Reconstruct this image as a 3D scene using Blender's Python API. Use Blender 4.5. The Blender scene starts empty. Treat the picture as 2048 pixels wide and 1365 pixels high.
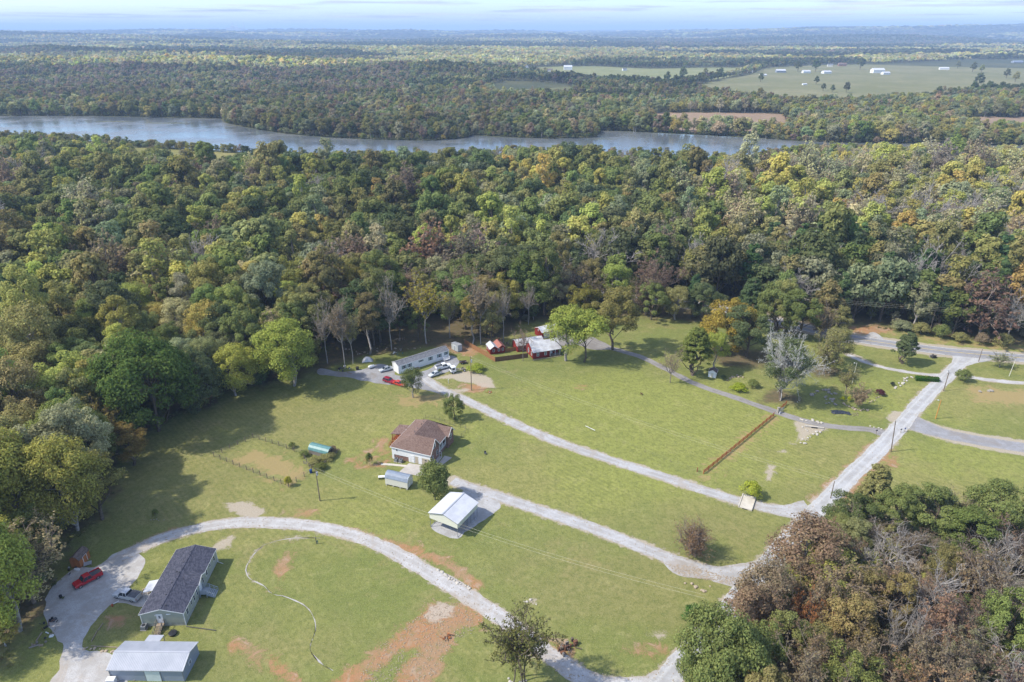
import bpy, bmesh, math, random
import numpy as np
from mathutils import Vector, Matrix
from mathutils.geometry import tessellate_polygon

# ------------------------------------------------------------------ camera
SC = bpy.context.scene
COL = SC.collection
CAM_H = 105.0
FPX = 1365.0                       # focal length in photo pixels (photo is 2048 wide)
PITCH = math.atan((682.5 - 60.0) / FPX)
cd = bpy.data.cameras.new('camera')
cam = bpy.data.objects.new('camera', cd)
COL.objects.link(cam)
cam.location = (0, 0, CAM_H)
cam.rotation_euler = (math.pi / 2 - PITCH, 0, 0)
cd.sensor_width = 36.0
cd.lens = 36.0 * FPX / 2048.0
cd.clip_start = 1.0
cd.clip_end = 200000.0
SC.camera = cam

# ------------------------------------------------------------------ sun, sky, exposure
SUN_EL = math.radians(47.0)
SUN_AZ = math.atan2(-8.6, -1.4)    # towards the sun, measured from +Y towards +X
sun_vec = Vector((math.sin(SUN_AZ) * math.cos(SUN_EL), math.cos(SUN_AZ) * math.cos(SUN_EL), math.sin(SUN_EL)))
sl = bpy.data.lights.new('sun', 'SUN')
sl.energy = 2.9
sl.angle = math.radians(1.2)
sl.color = (1.0, 0.94, 0.83)
so = bpy.data.objects.new('sun', sl)
COL.objects.link(so)
so.rotation_euler = sun_vec.to_track_quat('Z', 'Y').to_euler()

W = bpy.data.worlds.new('World')
SC.world = W
W.use_nodes = True
wn = W.node_tree
wn.nodes.clear()
def WN(t, **k):
    n = wn.nodes.new(t)
    for a, b in k.items():
        setattr(n, a, b)
    return n
wl = wn.links.new
sky = WN('ShaderNodeTexSky', sky_type='NISHITA', sun_disc=False, sun_elevation=SUN_EL, sun_rotation=SUN_AZ,
         altitude=200.0, air_density=1.0, dust_density=1.2, ozone_density=2.0)
tcw = WN('ShaderNodeTexCoord')
sepw = WN('ShaderNodeSeparateXYZ')
wl(tcw.outputs['Generated'], sepw.inputs[0])
def wmath(op, a, b=None, c=None):
    n = WN('ShaderNodeMath', operation=op)
    for i, v in enumerate((a, b, c)):
        if v is None:
            continue
        if isinstance(v, (int, float)):
            n.inputs[i].default_value = v
        else:
            wl(v, n.inputs[i])
    return n.outputs[0]
zz_ = wmath('MAXIMUM', sepw.outputs['Z'], 0.0)
den = wmath('ADD', zz_, 0.012)
cx_ = wmath('DIVIDE', sepw.outputs['X'], den)
cy_ = wmath('DIVIDE', sepw.outputs['Y'], den)
comb = WN('ShaderNodeCombineXYZ')
wl(cx_, comb.inputs[0]); wl(cy_, comb.inputs[1])
def wnoise(scale, detail, rough, off):
    mp = WN('ShaderNodeMapping')
    mp.inputs['Location'].default_value = off
    wl(comb.outputs[0], mp.inputs['Vector'])
    n = WN('ShaderNodeTexNoise')
    n.inputs['Scale'].default_value = scale
    n.inputs['Detail'].default_value = detail
    n.inputs['Roughness'].default_value = rough
    wl(mp.outputs[0], n.inputs['Vector'])
    return n.outputs['Fac']
n1 = wnoise(0.16, 8.0, 0.6, (3.0, 7.0, 0.0))
n2 = wnoise(0.36, 6.0, 0.6, (11.0, 2.0, 4.0))
cov = WN('ShaderNodeMapRange', interpolation_type='SMOOTHSTEP')
cov.inputs['From Min'].default_value = 0.485
cov.inputs['From Max'].default_value = 0.59
wl(n1, cov.inputs['Value'])
ccol = WN('ShaderNodeValToRGB')
ccol.color_ramp.elements[0].position = 0.36
ccol.color_ramp.elements[0].color = (0.235, 0.265, 0.345, 1)
ccol.color_ramp.elements[1].position = 0.62
ccol.color_ramp.elements[1].color = (0.44, 0.44, 0.455, 1)
wl(n2, ccol.inputs[0])
SKY_STRENGTH = 0.14
sks = WN('ShaderNodeMixRGB', blend_type='MULTIPLY')
sks.inputs[0].default_value = 1.0
wl(sky.outputs[0], sks.inputs[1])
sks.inputs[2].default_value = (SKY_STRENGTH * .78, SKY_STRENGTH * .9, SKY_STRENGTH * 1.07, 1)
wmix = WN('ShaderNodeMixRGB')
covm = wmath('MULTIPLY', cov.outputs[0], 0.8)
wl(covm, wmix.inputs[0])
wl(sks.outputs[0], wmix.inputs[1])
wl(ccol.outputs[0], wmix.inputs[2])
bg = WN('ShaderNodeBackground')
wl(wmix.outputs[0], bg.inputs[0])
bg.inputs[1].default_value = 1.0
wo = WN('ShaderNodeOutputWorld')
wl(bg.outputs[0], wo.inputs[0])

vs = SC.view_settings
vs.view_transform = 'Standard'
vs.look = 'None'
vs.gamma = 1.0
vs.use_curve_mapping = False
vs.exposure = 1.16

cy = SC.cycles
cy.max_bounces = 5
cy.diffuse_bounces = 2
cy.glossy_bounces = 2
cy.transmission_bounces = 3
cy.transparent_max_bounces = 6
cy.volume_bounces = 0
cy.caustics_reflective = False
cy.caustics_refractive = False
cy.use_denoising = True
SC.render.film_transparent = False

# ------------------------------------------------------------------ picture -> ground helpers
CP, SP = math.cos(PITCH), math.sin(PITCH)
def P(px, py, z=0.0):
    u = (px - 1024.0) / FPX
    v = (py - 682.5) / FPX
    dz = -(SP + v * CP)
    t = (z - CAM_H) / dz
    return (u * t, (CP - v * SP) * t)
def PW(pts, z=0.0):
    return [P(a, b, z) for a, b in pts]
def proj(x, y, z):
    d = y * CP - (z - CAM_H) * SP
    up = y * SP + (z - CAM_H) * CP
    return 1024.0 + FPX * x / d, 682.5 - FPX * up / d
def depth(x, y, z=0.0):
    return y * CP - (z - CAM_H) * SP
def height_for(x, y, topy):
    lo, hi = 0.0, 60.0
    for _ in range(40):
        m = (lo + hi) / 2
        if proj(x, y, m)[1] > topy:
            lo = m
        else:
            hi = m
    return lo

rng = np.random.default_rng(7)
random.seed(7)

def vnoise(x, y, scale, seed=0):
    x = np.asarray(x, float) / scale; y = np.asarray(y, float) / scale
    xi = np.floor(x).astype(np.int64); yi = np.floor(y).astype(np.int64)
    fx = x - xi; fy = y - yi
    fx = fx * fx * (3 - 2 * fx); fy = fy * fy * (3 - 2 * fy)
    def h(a, b):
        n = (a * 374761393 + b * 668265263 + seed * 1442695041) & 0x7fffffff
        n = ((n ^ (n >> 13)) * 1274126177) & 0x7fffffff
        return ((n ^ (n >> 16)) & 0xffff) / 65535.0
    return (h(xi, yi) * (1 - fx) + h(xi + 1, yi) * fx) * (1 - fy) + (h(xi, yi + 1) * (1 - fx) + h(xi + 1, yi + 1) * fx) * fy

def seg_dist(px, py, pts, closed=False):
    d = np.full(px.shape, 1e9)
    n = len(pts)
    for i in range(n if closed else n - 1):
        ax, ay = pts[i]; bx, by = pts[(i + 1) % n]
        vx, vy = bx - ax, by - ay
        L = vx * vx + vy * vy + 1e-9
        t = np.clip(((px - ax) * vx + (py - ay) * vy) / L, 0, 1)
        d = np.minimum(d, np.hypot(px - ax - t * vx, py - ay - t * vy))
    return d
def in_poly(px, py, pts):
    ins = np.zeros(px.shape, bool)
    n = len(pts)
    j = n - 1
    for i in range(n):
        xi, yi = pts[i]; xj, yj = pts[j]
        c = ((yi > py) != (yj > py)) & (px < (xj - xi) * (py - yi) / (yj - yi + 1e-12) + xi)
        ins ^= c
        j = i
    return ins
def sd_poly(px, py, pts):
    d = seg_dist(px, py, pts, True)
    return np.where(in_poly(px, py, pts), d, -d)
def spline(pts, step=1.0, closed=False):
    out = []
    n = len(pts)
    for i in range(n if closed else n - 1):
        if closed:
            p0, p1, p2, p3 = pts[i - 1], pts[i], pts[(i + 1) % n], pts[(i + 2) % n]
        else:
            p0 = pts[max(i - 1, 0)]; p1 = pts[i]; p2 = pts[i + 1]; p3 = pts[min(i + 2, n - 1)]
        L = math.dist(p1[:2], p2[:2])
        k = max(1, int(L / step))
        for j in range(k):
            t = j / k
            out.append(tuple(0.5 * (2 * b + (c - a) * t + (2 * a - 5 * b + 4 * c - d) * t * t + (3 * b - a - 3 * c + d) * t ** 3)
                             for a, b, c, d in zip(p0, p1, p2, p3)))
    if not closed:
        out.append(tuple(pts[-1]))
    return out

# ------------------------------------------------------------------ object helpers
def tag(o, label=None, cat=None, group=None, kind=None):
    if label: o['label'] = label
    if cat: o['category'] = cat
    if group: o['group'] = group
    if kind: o['kind'] = kind
    return o
def thing(name, label, cat, loc=(0, 0, 0), rotz=0.0, group=None):
    o = bpy.data.objects.new(name, None)
    COL.objects.link(o)
    o.empty_display_size = 0.5
    o.location = loc if len(loc) == 3 else (loc[0], loc[1], 0.0)
    o.rotation_euler = (0, 0, rotz)
    return tag(o, label, cat, group)
def link_mesh(name, me, parent=None):
    o = bpy.data.objects.new(name, me)
    COL.objects.link(o)
    if parent is not None:
        o.parent = parent
    return o

class MB:
    """collects polygons, then builds them as one mesh object"""
    def __init__(s):
        s.v = []; s.f = []
    def add(s, vs, fs):
        b = len(s.v)
        s.v += [tuple(p) for p in vs]
        s.f += [tuple(b + i for i in f) for f in fs]
        return s
    def box(s, x0, x1, y0, y1, z0, z1):
        vs = [(x0, y0, z0), (x1, y0, z0), (x1, y1, z0), (x0, y1, z0), (x0, y0, z1), (x1, y0, z1), (x1, y1, z1), (x0, y1, z1)]
        return s.add(vs, [(3, 2, 1, 0), (4, 5, 6, 7), (0, 1, 5, 4), (1, 2, 6, 5), (2, 3, 7, 6), (3, 0, 4, 7)])
    def boxf(s, o, r, n, a0, a1, z0, z1, d0, d1):
        """box on a wall: o origin, r to the right, n out of the wall"""
        o = Vector(o); r = Vector(r); n = Vector(n); u = Vector((0, 0, 1))
        vs = [o + r * a + n * d + u * z for z in (z0, z1) for d in (d1, d0) for a in (a0, a1)]
        vs = [vs[0], vs[1], vs[3], vs[2], vs[4], vs[5], vs[7], vs[6]]
        return s.add(vs, [(3, 2, 1, 0), (4, 5, 6, 7), (0, 1, 5, 4), (1, 2, 6, 5), (2, 3, 7, 6), (3, 0, 4, 7)])
    def bar(s, a, b, w, h=None):
        """square bar from a to b"""
        a = Vector(a); b = Vector(b); h = h or w
        d = (b - a).normalized()
        up = Vector((0, 0, 1)) if abs(d.z) < 0.95 else Vector((1, 0, 0))
        r = d.cross(up).normalized(); u = r.cross(d)
        vs = [p + r * sx * w / 2 + u * sz * h / 2 for p in (a, b) for sx, sz in ((-1, -1), (1, -1), (1, 1), (-1, 1))]
        return s.add(vs, [(3, 2, 1, 0), (4, 5, 6, 7), (0, 1, 5, 4), (1, 2, 6, 5), (2, 3, 7, 6), (3, 0, 4, 7)])
    def tube(s, a, b, r0, r1=None, n=6, cap=True):
        a = Vector(a); b = Vector(b); r1 = r0 if r1 is None else r1
        d = (b - a).normalized()
        up = Vector((0, 0, 1)) if abs(d.z) < 0.95 else Vector((1, 0, 0))
        r = d.cross(up).normalized(); u = r.cross(d)
        vs = []
        for p, rr in ((a, r0), (b, r1)):
            for k in range(n):
                t = 2 * math.pi * k / n
                vs.append(p + r * math.cos(t) * rr + u * math.sin(t) * rr)
        fs = [(k, (k + 1) % n, n + (k + 1) % n, n + k) for k in range(n)]
        if cap:
            fs += [tuple(range(n - 1, -1, -1)), tuple(range(n, 2 * n))]
        return s.add(vs, fs)
    def slab(s, poly, t):
        """roof plane: polygon with thickness t downwards"""
        n = len(poly)
        vs = [Vector(p) for p in poly] + [Vector(p) - Vector((0, 0, t)) for p in poly]
        fs = [tuple(range(n)), tuple(range(2 * n - 1, n - 1, -1))] + [(i, i + n, (i + 1) % n + n, (i + 1) % n) for i in range(n)]
        return s.add(vs, fs)
    def prism(s, poly, axis, t0, t1):
        """polygon in a plane, extruded along 'x' or 'y'; poly given as (other, z)"""
        n = len(poly)
        vs = []
        for t in (t0, t1):
            for a, z in poly:
                vs.append((t, a, z) if axis == 'x' else (a, t, z))
        fs = [tuple(range(n)), tuple(range(2 * n - 1, n - 1, -1))] + [(i, i + n, (i + 1) % n + n, (i + 1) % n) for i in range(n)]
        return s.add(vs, fs)
    def build(s, name, mat, parent=None, smooth=False, bevel=0.0, fixn=True):
        me = bpy.data.meshes.new(name)
        me.from_pydata([tuple(p) for p in s.v], [], s.f)
        if fixn or bevel:
            bm = bmesh.new(); bm.from_mesh(me)
            if bevel:
                bmesh.ops.remove_doubles(bm, verts=bm.verts, dist=1e-4)
                bmesh.ops.bevel(bm, geom=list(bm.edges), offset=bevel, segments=2, affect='EDGES', profile=0.6)
            bmesh.ops.recalc_face_normals(bm, faces=bm.faces)
            bm.to_mesh(me); bm.free()
        if smooth:
            me.polygons.foreach_set('use_smooth', [True] * len(me.polygons))
        me.materials.append(mat)
        me.update()
        return link_mesh(name, me, parent)

# ------------------------------------------------------------------ materials
MATS = {}
class NT:
    def __init__(s, name):
        s.m = bpy.data.materials.new(name)
        s.m.use_nodes = True
        s.t = s.m.node_tree
        s.t.nodes.clear()
        s.out = s.t.nodes.new('ShaderNodeOutputMaterial')
        MATS[name] = s.m
    def n(s, t, **k):
        nd = s.t.nodes.new(t)
        for a, b in k.items():
            setattr(nd, a, b)
        return nd
    def l(s, a, b):
        s.t.links.new(a, b)
    def set(s, sock, v):
        if isinstance(v, bpy.types.NodeSocket):
            s.l(v, sock)
        elif isinstance(v, tuple) and len(v) == 3 and sock.type == 'RGBA':
            sock.default_value = (*v, 1)
        else:
            sock.default_value = v
    def math(s, op, a, b=None, c=None, clamp=False):
        nd = s.n('ShaderNodeMath', operation=op, use_clamp=clamp)
        for i, v in enumerate((a, b, c)):
            if v is not None:
                s.set(nd.inputs[i], v)
        return nd.outputs[0]
    def mix(s, f, a, b, mode='MIX'):
        nd = s.n('ShaderNodeMixRGB', blend_type=mode)
        s.set(nd.inputs[0], f); s.set(nd.inputs[1], a); s.set(nd.inputs[2], b)
        return nd.outputs[0]
    def noise(s, vec, scale, detail=4.0, rough=0.55, dist=0.0):
        nd = s.n('ShaderNodeTexNoise')
        if vec is not None: s.l(vec, nd.inputs['Vector'])
        nd.inputs['Scale'].default_value = scale
        nd.inputs['Detail'].default_value = detail
        nd.inputs['Roughness'].default_value = rough
        nd.inputs['Distortion'].default_value = dist
        return nd.outputs['Fac']
    def ramp(s, f, a, b, lo=0.0, hi=1.0, smooth=True):
        nd = s.n('ShaderNodeMapRange', interpolation_type='SMOOTHSTEP' if smooth else 'LINEAR')
        nd.clamp = True
        s.set(nd.inputs['Value'], f)
        nd.inputs['From Min'].default_value = a
        nd.inputs['From Max'].default_value = b
        nd.inputs['To Min'].default_value = lo
        nd.inputs['To Max'].default_value = hi
        return nd.outputs[0]
    def attr(s, name, kind='GEOMETRY', out='Fac'):
        nd = s.n('ShaderNodeAttribute', attribute_name=name, attribute_type=kind)
        return nd.outputs[out]
    def obj(s):
        return s.n('ShaderNodeTexCoord').outputs['Object']
    def sep(s, v):
        nd = s.n('ShaderNodeSeparateXYZ'); s.l(v, nd.inputs[0]); return nd.outputs
    def comb(s, x, y, z):
        nd = s.n('ShaderNodeCombineXYZ')
        for i, v in enumerate((x, y, z)):
            s.set(nd.inputs[i], v)
        return nd.outputs[0]
    def bump(s, h, strength, dist=0.02):
        nd = s.n('ShaderNodeBump')
        nd.inputs['Strength'].default_value = strength
        nd.inputs['Distance'].default_value = dist
        s.l(h, nd.inputs['Height'])
        return nd.outputs[0]
    def bsdf(s, color, rough=0.8, metal=0.0, normal=None, spec=0.3, coat=0.0):
        b = s.n('ShaderNodeBsdfPrincipled')
        s.set(b.inputs['Base Color'], color)
        s.set(b.inputs['Roughness'], rough)
        s.set(b.inputs['Metallic'], metal)
        b.inputs['Specular IOR Level'].default_value = spec
        b.inputs['Coat Weight'].default_value = coat
        if normal is not None: s.l(normal, b.inputs['Normal'])
        s.l(b.outputs[0], s.out.inputs[0])
        return s.m

def m_mottle(name, c1, c2, scale=3.0, rough=0.8, spec=0.3, metal=0.0, bump=0.0, fine=None):
    t = NT(name); v = t.obj()
    f = t.ramp(t.noise(v, scale, 5.0, 0.6), 0.32, 0.68)
    c = t.mix(f, c1, c2)
    nrm = None
    if fine:
        ff = t.noise(v, fine, 2.0, 0.6)
        c = t.mix(t.ramp(ff, 0.3, 0.7, 0.0, 0.45), c, (c1[0] * .55, c1[1] * .55, c1[2] * .55))
        if bump: nrm = t.bump(ff, bump, 0.05)
    return t.bsdf(c, rough, metal, nrm, spec)
def m_lines(name, c1, line, pitch, axis='z', width=0.1, noise=0.12, rough=0.6, spec=0.3, bump=0.3):
    """boards, laps or ribs: dark joint lines every 'pitch' metres of a local axis"""
    t = NT(name); v = t.obj(); o = t.sep(v)
    if axis == 'xy':
        a = t.math('ADD', o[0], o[1])
    else:
        a = o['xyz'.index(axis)]
    fr = t.math('FRACT', t.math('DIVIDE', a, pitch))
    ln = t.math('LESS_THAN', fr, width)
    nz = t.noise(v, 1.3, 4.0, 0.6)
    row = t.n('ShaderNodeTexWhiteNoise', noise_dimensions='1D')
    t.l(t.math('FLOOR', t.math('DIVIDE', a, pitch)), row.inputs['W'])
    g = t.math('ADD', t.math('MULTIPLY', nz, noise * 2), t.math('MULTIPLY', row.outputs[0], noise))
    c = t.mix(g, c1, (c1[0] * .55, c1[1] * .55, c1[2] * .55))
    c = t.mix(t.math('MULTIPLY', ln, 0.75), c, line)
    return t.bsdf(c, rough, 0.0, t.bump(fr, bump, 0.02), spec)
def m_shingle(name, c1, c2, pitch=0.16):
    t = NT(name); v = t.obj(); o = t.sep(v)
    row = t.math('FLOOR', t.math('DIVIDE', o[2], pitch * 0.45))
    al = t.math('ADD', t.math('ADD', o[0], o[1]), t.math('MULTIPLY', row, 0.37))
    tab = t.math('FLOOR', t.math('DIVIDE', al, 0.33))
    wn_ = t.n('ShaderNodeTexWhiteNoise', noise_dimensions='2D')
    t.l(t.comb(row, tab, 0.0), wn_.inputs['Vector'])
    big = t.noise(v, 0.6, 5.0, 0.65)
    f = t.math('ADD', t.math('MULTIPLY', wn_.outputs['Value'], 0.55), t.math('MULTIPLY', big, 0.6))
    c = t.mix(t.ramp(f, 0.2, 0.95), c1, c2)
    return t.bsdf(c, 0.9, 0.0, t.bump(t.noise(v, 30, 2.0), 0.3, 0.02), 0.15)
def m_brick(name, c1, c2, mortar):
    t = NT(name); v = t.obj(); o = t.sep(v)
    b = t.n('ShaderNodeTexBrick')
    t.l(t.comb(t.math('ADD', o[0], o[1]), o[2], 0.0), b.inputs['Vector'])
    b.inputs['Color1'].default_value = (*c1, 1); b.inputs['Color2'].default_value = (*c2, 1)
    b.inputs['Mortar'].default_value = (*mortar, 1)
    b.inputs['Scale'].default_value = 1.0
    b.inputs['Mortar Size'].default_value = 0.012
    b.inputs['Brick Width'].default_value = 0.24
    b.inputs['Row Height'].default_value = 0.085
    c = t.mix(t.ramp(t.noise(v, 1.2, 5.0), 0.35, 0.75, 0.0, 0.5), b.outputs['Color'], (c1[0] * .5, c1[1] * .5, c1[2] * .5))
    return t.bsdf(c, 0.85, 0.0, t.bump(b.outputs['Fac'], -0.4, 0.02), 0.2)

m_lines('sage_siding', (0.36, 0.37, 0.30), (0.22, 0.23, 0.18), 0.2)
m_mottle('skirting', (0.36, 0.37, 0.33), (0.27, 0.27, 0.23), 1.5)
m_lines('white_siding', (0.72, 0.72, 0.70), (0.5, 0.5, 0.5), 0.2, noise=0.06)
m_lines('cream_siding', (0.62, 0.60, 0.52), (0.45, 0.43, 0.37), 0.24, noise=0.08)
m_lines('cream_metal', (0.62, 0.62, 0.52), (0.46, 0.46, 0.38), 0.25, noise=0.07, rough=0.45)
m_lines('grey_metal_siding', (0.26, 0.29, 0.34), (0.17, 0.19, 0.23), 0.24, noise=0.1, rough=0.45)
m_lines('red_siding', (0.235, 0.022, 0.018), (0.11, 0.012, 0.01), 0.24, 'xy', noise=0.2)
m_lines('orange_boards', (0.44, 0.155, 0.045), (0.18, 0.06, 0.02), 0.3, 'xy', noise=0.3)
m_lines('grey_shed_metal', (0.42, 0.45, 0.46), (0.3, 0.32, 0.33), 0.22, 'xy', noise=0.12, rough=0.5)
m_mottle('white_metal_roof', (0.50, 0.51, 0.535), (0.42, 0.43, 0.46), 0.7, 0.55, 0.2)
m_mottle('grey_metal_roof', (0.38, 0.39, 0.425), (0.32, 0.335, 0.37), 0.5, 0.55, 0.2)
m_mottle('teal_metal_roof', (0.13, 0.26, 0.25), (0.09, 0.2, 0.19), 0.8, 0.4, 0.4)
m_mottle('blue_grey_roof', (0.23, 0.27, 0.33), (0.18, 0.21, 0.26), 0.8, 0.5, 0.3)
m_mottle('rust_metal_roof', (0.36, 0.15, 0.12), (0.28, 0.12, 0.1), 0.8, 0.6, 0.2)
m_mottle('old_tin_roof', (0.52, 0.53, 0.55), (0.34, 0.33, 0.34), 0.45, 0.6, 0.2)
m_shingle('slate_shingle', (0.034, 0.036, 0.052), (0.075, 0.077, 0.102))
m_shingle('grey_shingle', (0.10, 0.105, 0.12), (0.17, 0.175, 0.19))
m_shingle('brown_shingle', (0.115, 0.072, 0.058), (0.195, 0.135, 0.112))
m_shingle('dark_brown_shingle', (0.09, 0.065, 0.055), (0.16, 0.125, 0.11))
m_brick('red_brick', (0.24, 0.10, 0.065), (0.17, 0.07, 0.05), (0.3, 0.26, 0.22))
m_mottle('white_paint', (0.74, 0.74, 0.73), (0.62, 0.62, 0.61), 1.5, 0.5)
m_mottle('cream_paint', (0.6, 0.57, 0.47), (0.5, 0.47, 0.39), 1.5, 0.6)
m_mottle('tan_paint', (0.42, 0.36, 0.27), (0.36, 0.31, 0.23), 1.5, 0.6)
m_mottle('grey_paint', (0.33, 0.37, 0.4), (0.26, 0.29, 0.32), 2.0, 0.6)
m_mottle('green_paint', (0.05, 0.16, 0.14), (0.04, 0.12, 0.11), 2.0, 0.6)
m_mottle('pale_green_door', (0.55, 0.6, 0.58), (0.48, 0.53, 0.51), 0.8, 0.45)
m_mottle('black_plastic', (0.012, 0.012, 0.014), (0.025, 0.025, 0.028), 3.0, 0.45, 0.4)
m_mottle('dark_grey', (0.06, 0.062, 0.068), (0.09, 0.09, 0.1), 2.0, 0.6)
m_mottle('mid_grey', (0.2, 0.21, 0.22), (0.15, 0.155, 0.16), 2.0, 0.6)
m_mottle('galvanised', (0.42, 0.44, 0.46), (0.33, 0.34, 0.36), 2.0, 0.45, 0.5, 0.3)
m_mottle('weathered_wood', (0.28, 0.22, 0.16), (0.2, 0.155, 0.11), 4.0, 0.85)
m_mottle('grey_wood', (0.23, 0.2, 0.17), (0.16, 0.14, 0.12), 4.0, 0.85)
m_mottle('pole_wood', (0.20, 0.155, 0.115), (0.13, 0.1, 0.075), 2.0, 0.9)
m_mottle('orange_pole_wood', (0.5, 0.24, 0.05), (0.42, 0.2, 0.05), 2.0, 0.8)
m_mottle('red_stained_wood', (0.32, 0.09, 0.03), (0.24, 0.065, 0.022), 2.0, 0.75)
m_lines('fence_boards', (0.38, 0.19, 0.085), (0.16, 0.08, 0.04), 0.15, 'xy', width=0.14, noise=0.4)
m_lines('dark_fence_boards', (0.17, 0.085, 0.05), (0.07, 0.035, 0.02), 0.15, 'xy', width=0.14, noise=0.4)
m_mottle('concrete', (0.46, 0.43, 0.39), (0.36, 0.33, 0.3), 0.5, 0.9, 0.2, 0, 0.2, 14)
m_mottle('white_stone', (0.5, 0.46, 0.40), (0.36, 0.33, 0.28), 1.5, 0.9, 0.2, 0, 0.3, 9)
m_mottle('grey_stone', (0.36, 0.32, 0.27), (0.22, 0.195, 0.165), 1.2, 0.9, 0.2, 0, 0.3, 9)
m_mottle('tan_stone', (0.42, 0.34, 0.25), (0.3, 0.24, 0.17), 1.2, 0.9, 0.2, 0, 0.3, 9)
m_mottle('lime_deck', (0.5, 0.46, 0.39), (0.42, 0.38, 0.32), 0.7, 0.9)
m_mottle('charred', (0.02, 0.019, 0.018), (0.05, 0.045, 0.04), 3.0, 0.9)
m_mottle('rust', (0.16, 0.07, 0.035), (0.09, 0.05, 0.035), 3.0, 0.9)
m_mottle('blue_plastic', (0.02, 0.06, 0.2), (0.015, 0.05, 0.16), 3.0, 0.5)
m_mottle('dark_tarp', (0.02, 0.024, 0.035), (0.035, 0.04, 0.055), 1.5, 0.55, 0.4)
m_mottle('rubber', (0.018, 0.018, 0.018), (0.028, 0.027, 0.026), 4.0, 0.9)
m_mottle('rim_alloy', (0.5, 0.51, 0.52), (0.4, 0.41, 0.42), 4.0, 0.35, 0.5, 0.6)
m_mottle('wire_metal', (0.42, 0.40, 0.30), (0.36, 0.34, 0.26), 1.0, 0.5)
m_mottle('fence_wire', (0.16, 0.15, 0.13), (0.11, 0.1, 0.09), 1.0, 0.6)
def m_gloss(name, c, rough=0.25, spec=0.5, coat=0.6):
    t = NT(name)
    f = t.noise(t.obj(), 2.2, 3.0)
    return t.bsdf(t.mix(t.ramp(f, 0.3, 0.7, 0.0, 0.22), c, (c[0] * .6, c[1] * .6, c[2] * .6)), rough, 0.0, None, spec, coat)
m_gloss('red_car_paint', (0.42, 0.012, 0.022))
m_gloss('dark_red_car_paint', (0.26, 0.012, 0.03))
m_gloss('orange_red_car_paint', (0.5, 0.05, 0.03))
m_gloss('silver_car_paint', (0.46, 0.47, 0.49))
m_gloss('pale_silver_car_paint', (0.52, 0.55, 0.56))
m_gloss('white_car_paint', (0.74, 0.75, 0.75))
m_gloss('glass', (0.02, 0.03, 0.04), 0.08, 0.6, 0.0)
m_gloss('light_glass', (0.16, 0.19, 0.2), 0.1, 0.6, 0.0)
m_gloss('headlight_glass', (0.6, 0.6, 0.58), 0.1)
m_gloss('taillight_glass', (0.3, 0.01, 0.01), 0.2)
# ------------------------------------------------------------------ layout of the place (outlines read off the photo, laid on the ground)
LEFT_WOOD = PW([(-420, 1420), (0, 1330), (60, 1262), (98, 1205), (108, 1120), (132, 1078), (190, 1042), (215, 985), (240, 905), (285, 862),
                (345, 832), (420, 808), (440, 786), (520, 772), (600, 752), (630, 738), (645, 700), (650, 560), (-420, 560)])
BACK_WOOD = PW([(632, 738), (690, 712), (760, 694), (860, 682), (930, 674), (1000, 678), (1030, 656), (1060, 642), (1110, 636), (1150, 628),
                (1290, 634), (1400, 640), (1440, 640), (1520, 662), (1600, 664), (1680, 648), (1762, 650), (1900, 674), (2080, 698), (2400, 730), (2500, 560), (650, 560)])
MID_WOOD = PW([(-420, 560), (2600, 560), (2500, 325), (2110, 318), (1900, 308), (1700, 305), (1600, 308), (1480, 327), (1300, 317), (1060, 311), (960, 313),
               (850, 319), (700, 321), (560, 315), (450, 307), (300, 297), (150, 285), (-300, 266)])
LOWER_WOOD = PW([(1662, 1046), (1700, 1012), (1760, 1036), (1850, 1060), (1960, 1064), (2100, 1046), (2420, 1000), (2700, 1500), (1470, 1560), (1440, 1400),
                 (1450, 1330), (1492, 1262), (1555, 1190), (1618, 1112)])
WOODS = {'left': LEFT_WOOD, 'back': BACK_WOOD, 'mid': MID_WOOD, 'lower': LOWER_WOOD}
RIVER = PW([(-260, 232), (180, 233), (330, 236), (440, 238), (450, 246), (500, 258), (560, 267), (640, 275), (760, 281), (860, 282), (925, 278), (942, 271),
            (1000, 275), (1100, 278), (1188, 276), (1200, 262), (1260, 264), (1400, 271), (1500, 276), (1600, 283), (1700, 287), (1800, 288), (1900, 290), (2300, 296),
            (2300, 318), (1900, 304), (1700, 300), (1600, 303), (1480, 322), (1400, 318), (1300, 312), (1200, 308), (1060, 306), (960, 308), (850, 314),
            (700, 316), (560, 310), (450, 302), (300, 292), (150, 280), (-260, 262)])
FIELDS = {   # clearings: outline, colour name
    'pasture': (PW([(1365, 180), (1450, 158), (1500, 150), (1540, 136), (1640, 131), (1740, 129), (1900, 124), (2200, 116), (2260, 190), (1960, 188), (1880, 198), (1740, 207), (1640, 213), (1570, 213), (1470, 200)]), 'pasture_grass'),
    'bright_meadow': (PW([(1030, 152), (1060, 136), (1180, 133), (1300, 138), (1400, 136), (1490, 136), (1500, 142), (1440, 158), (1330, 170), (1230, 166), (1120, 160)]), 'bright_grass'),
    'rough_meadow': (PW([(965, 176), (1010, 166), (1120, 169), (1175, 184), (1120, 200), (1000, 199)]), 'rough_grass'),
    'ploughed_field': (PW([(1280, 228), (1400, 226), (1560, 229), (1590, 262), (1440, 265), (1310, 259)]), 'ploughed_soil'),
    'stubble_field': (PW([(1930, 236), (2200, 238), (2220, 268), (1930, 266)]), 'ploughed_soil'),
    'bare_field': (PW([(1110, 331), (1200, 333), (1320, 334), (1310, 364), (1180, 364), (1110, 356)]), 'ploughed_soil'),
    'long_meadow': (PW([(265, 298), (400, 304), (560, 311), (740, 319), (730, 366), (560, 364), (400, 352), (270, 338)]), 'long_grass'),
    'hill_pasture': (PW([(-100, 110), (20, 113), (60, 117), (20, 121), (-100, 121)]), 'bright_grass'),
}
ROADS = {}
def road(name, px, w):
    ROADS[name] = (spline(PW(px), 2.0), w)
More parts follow.
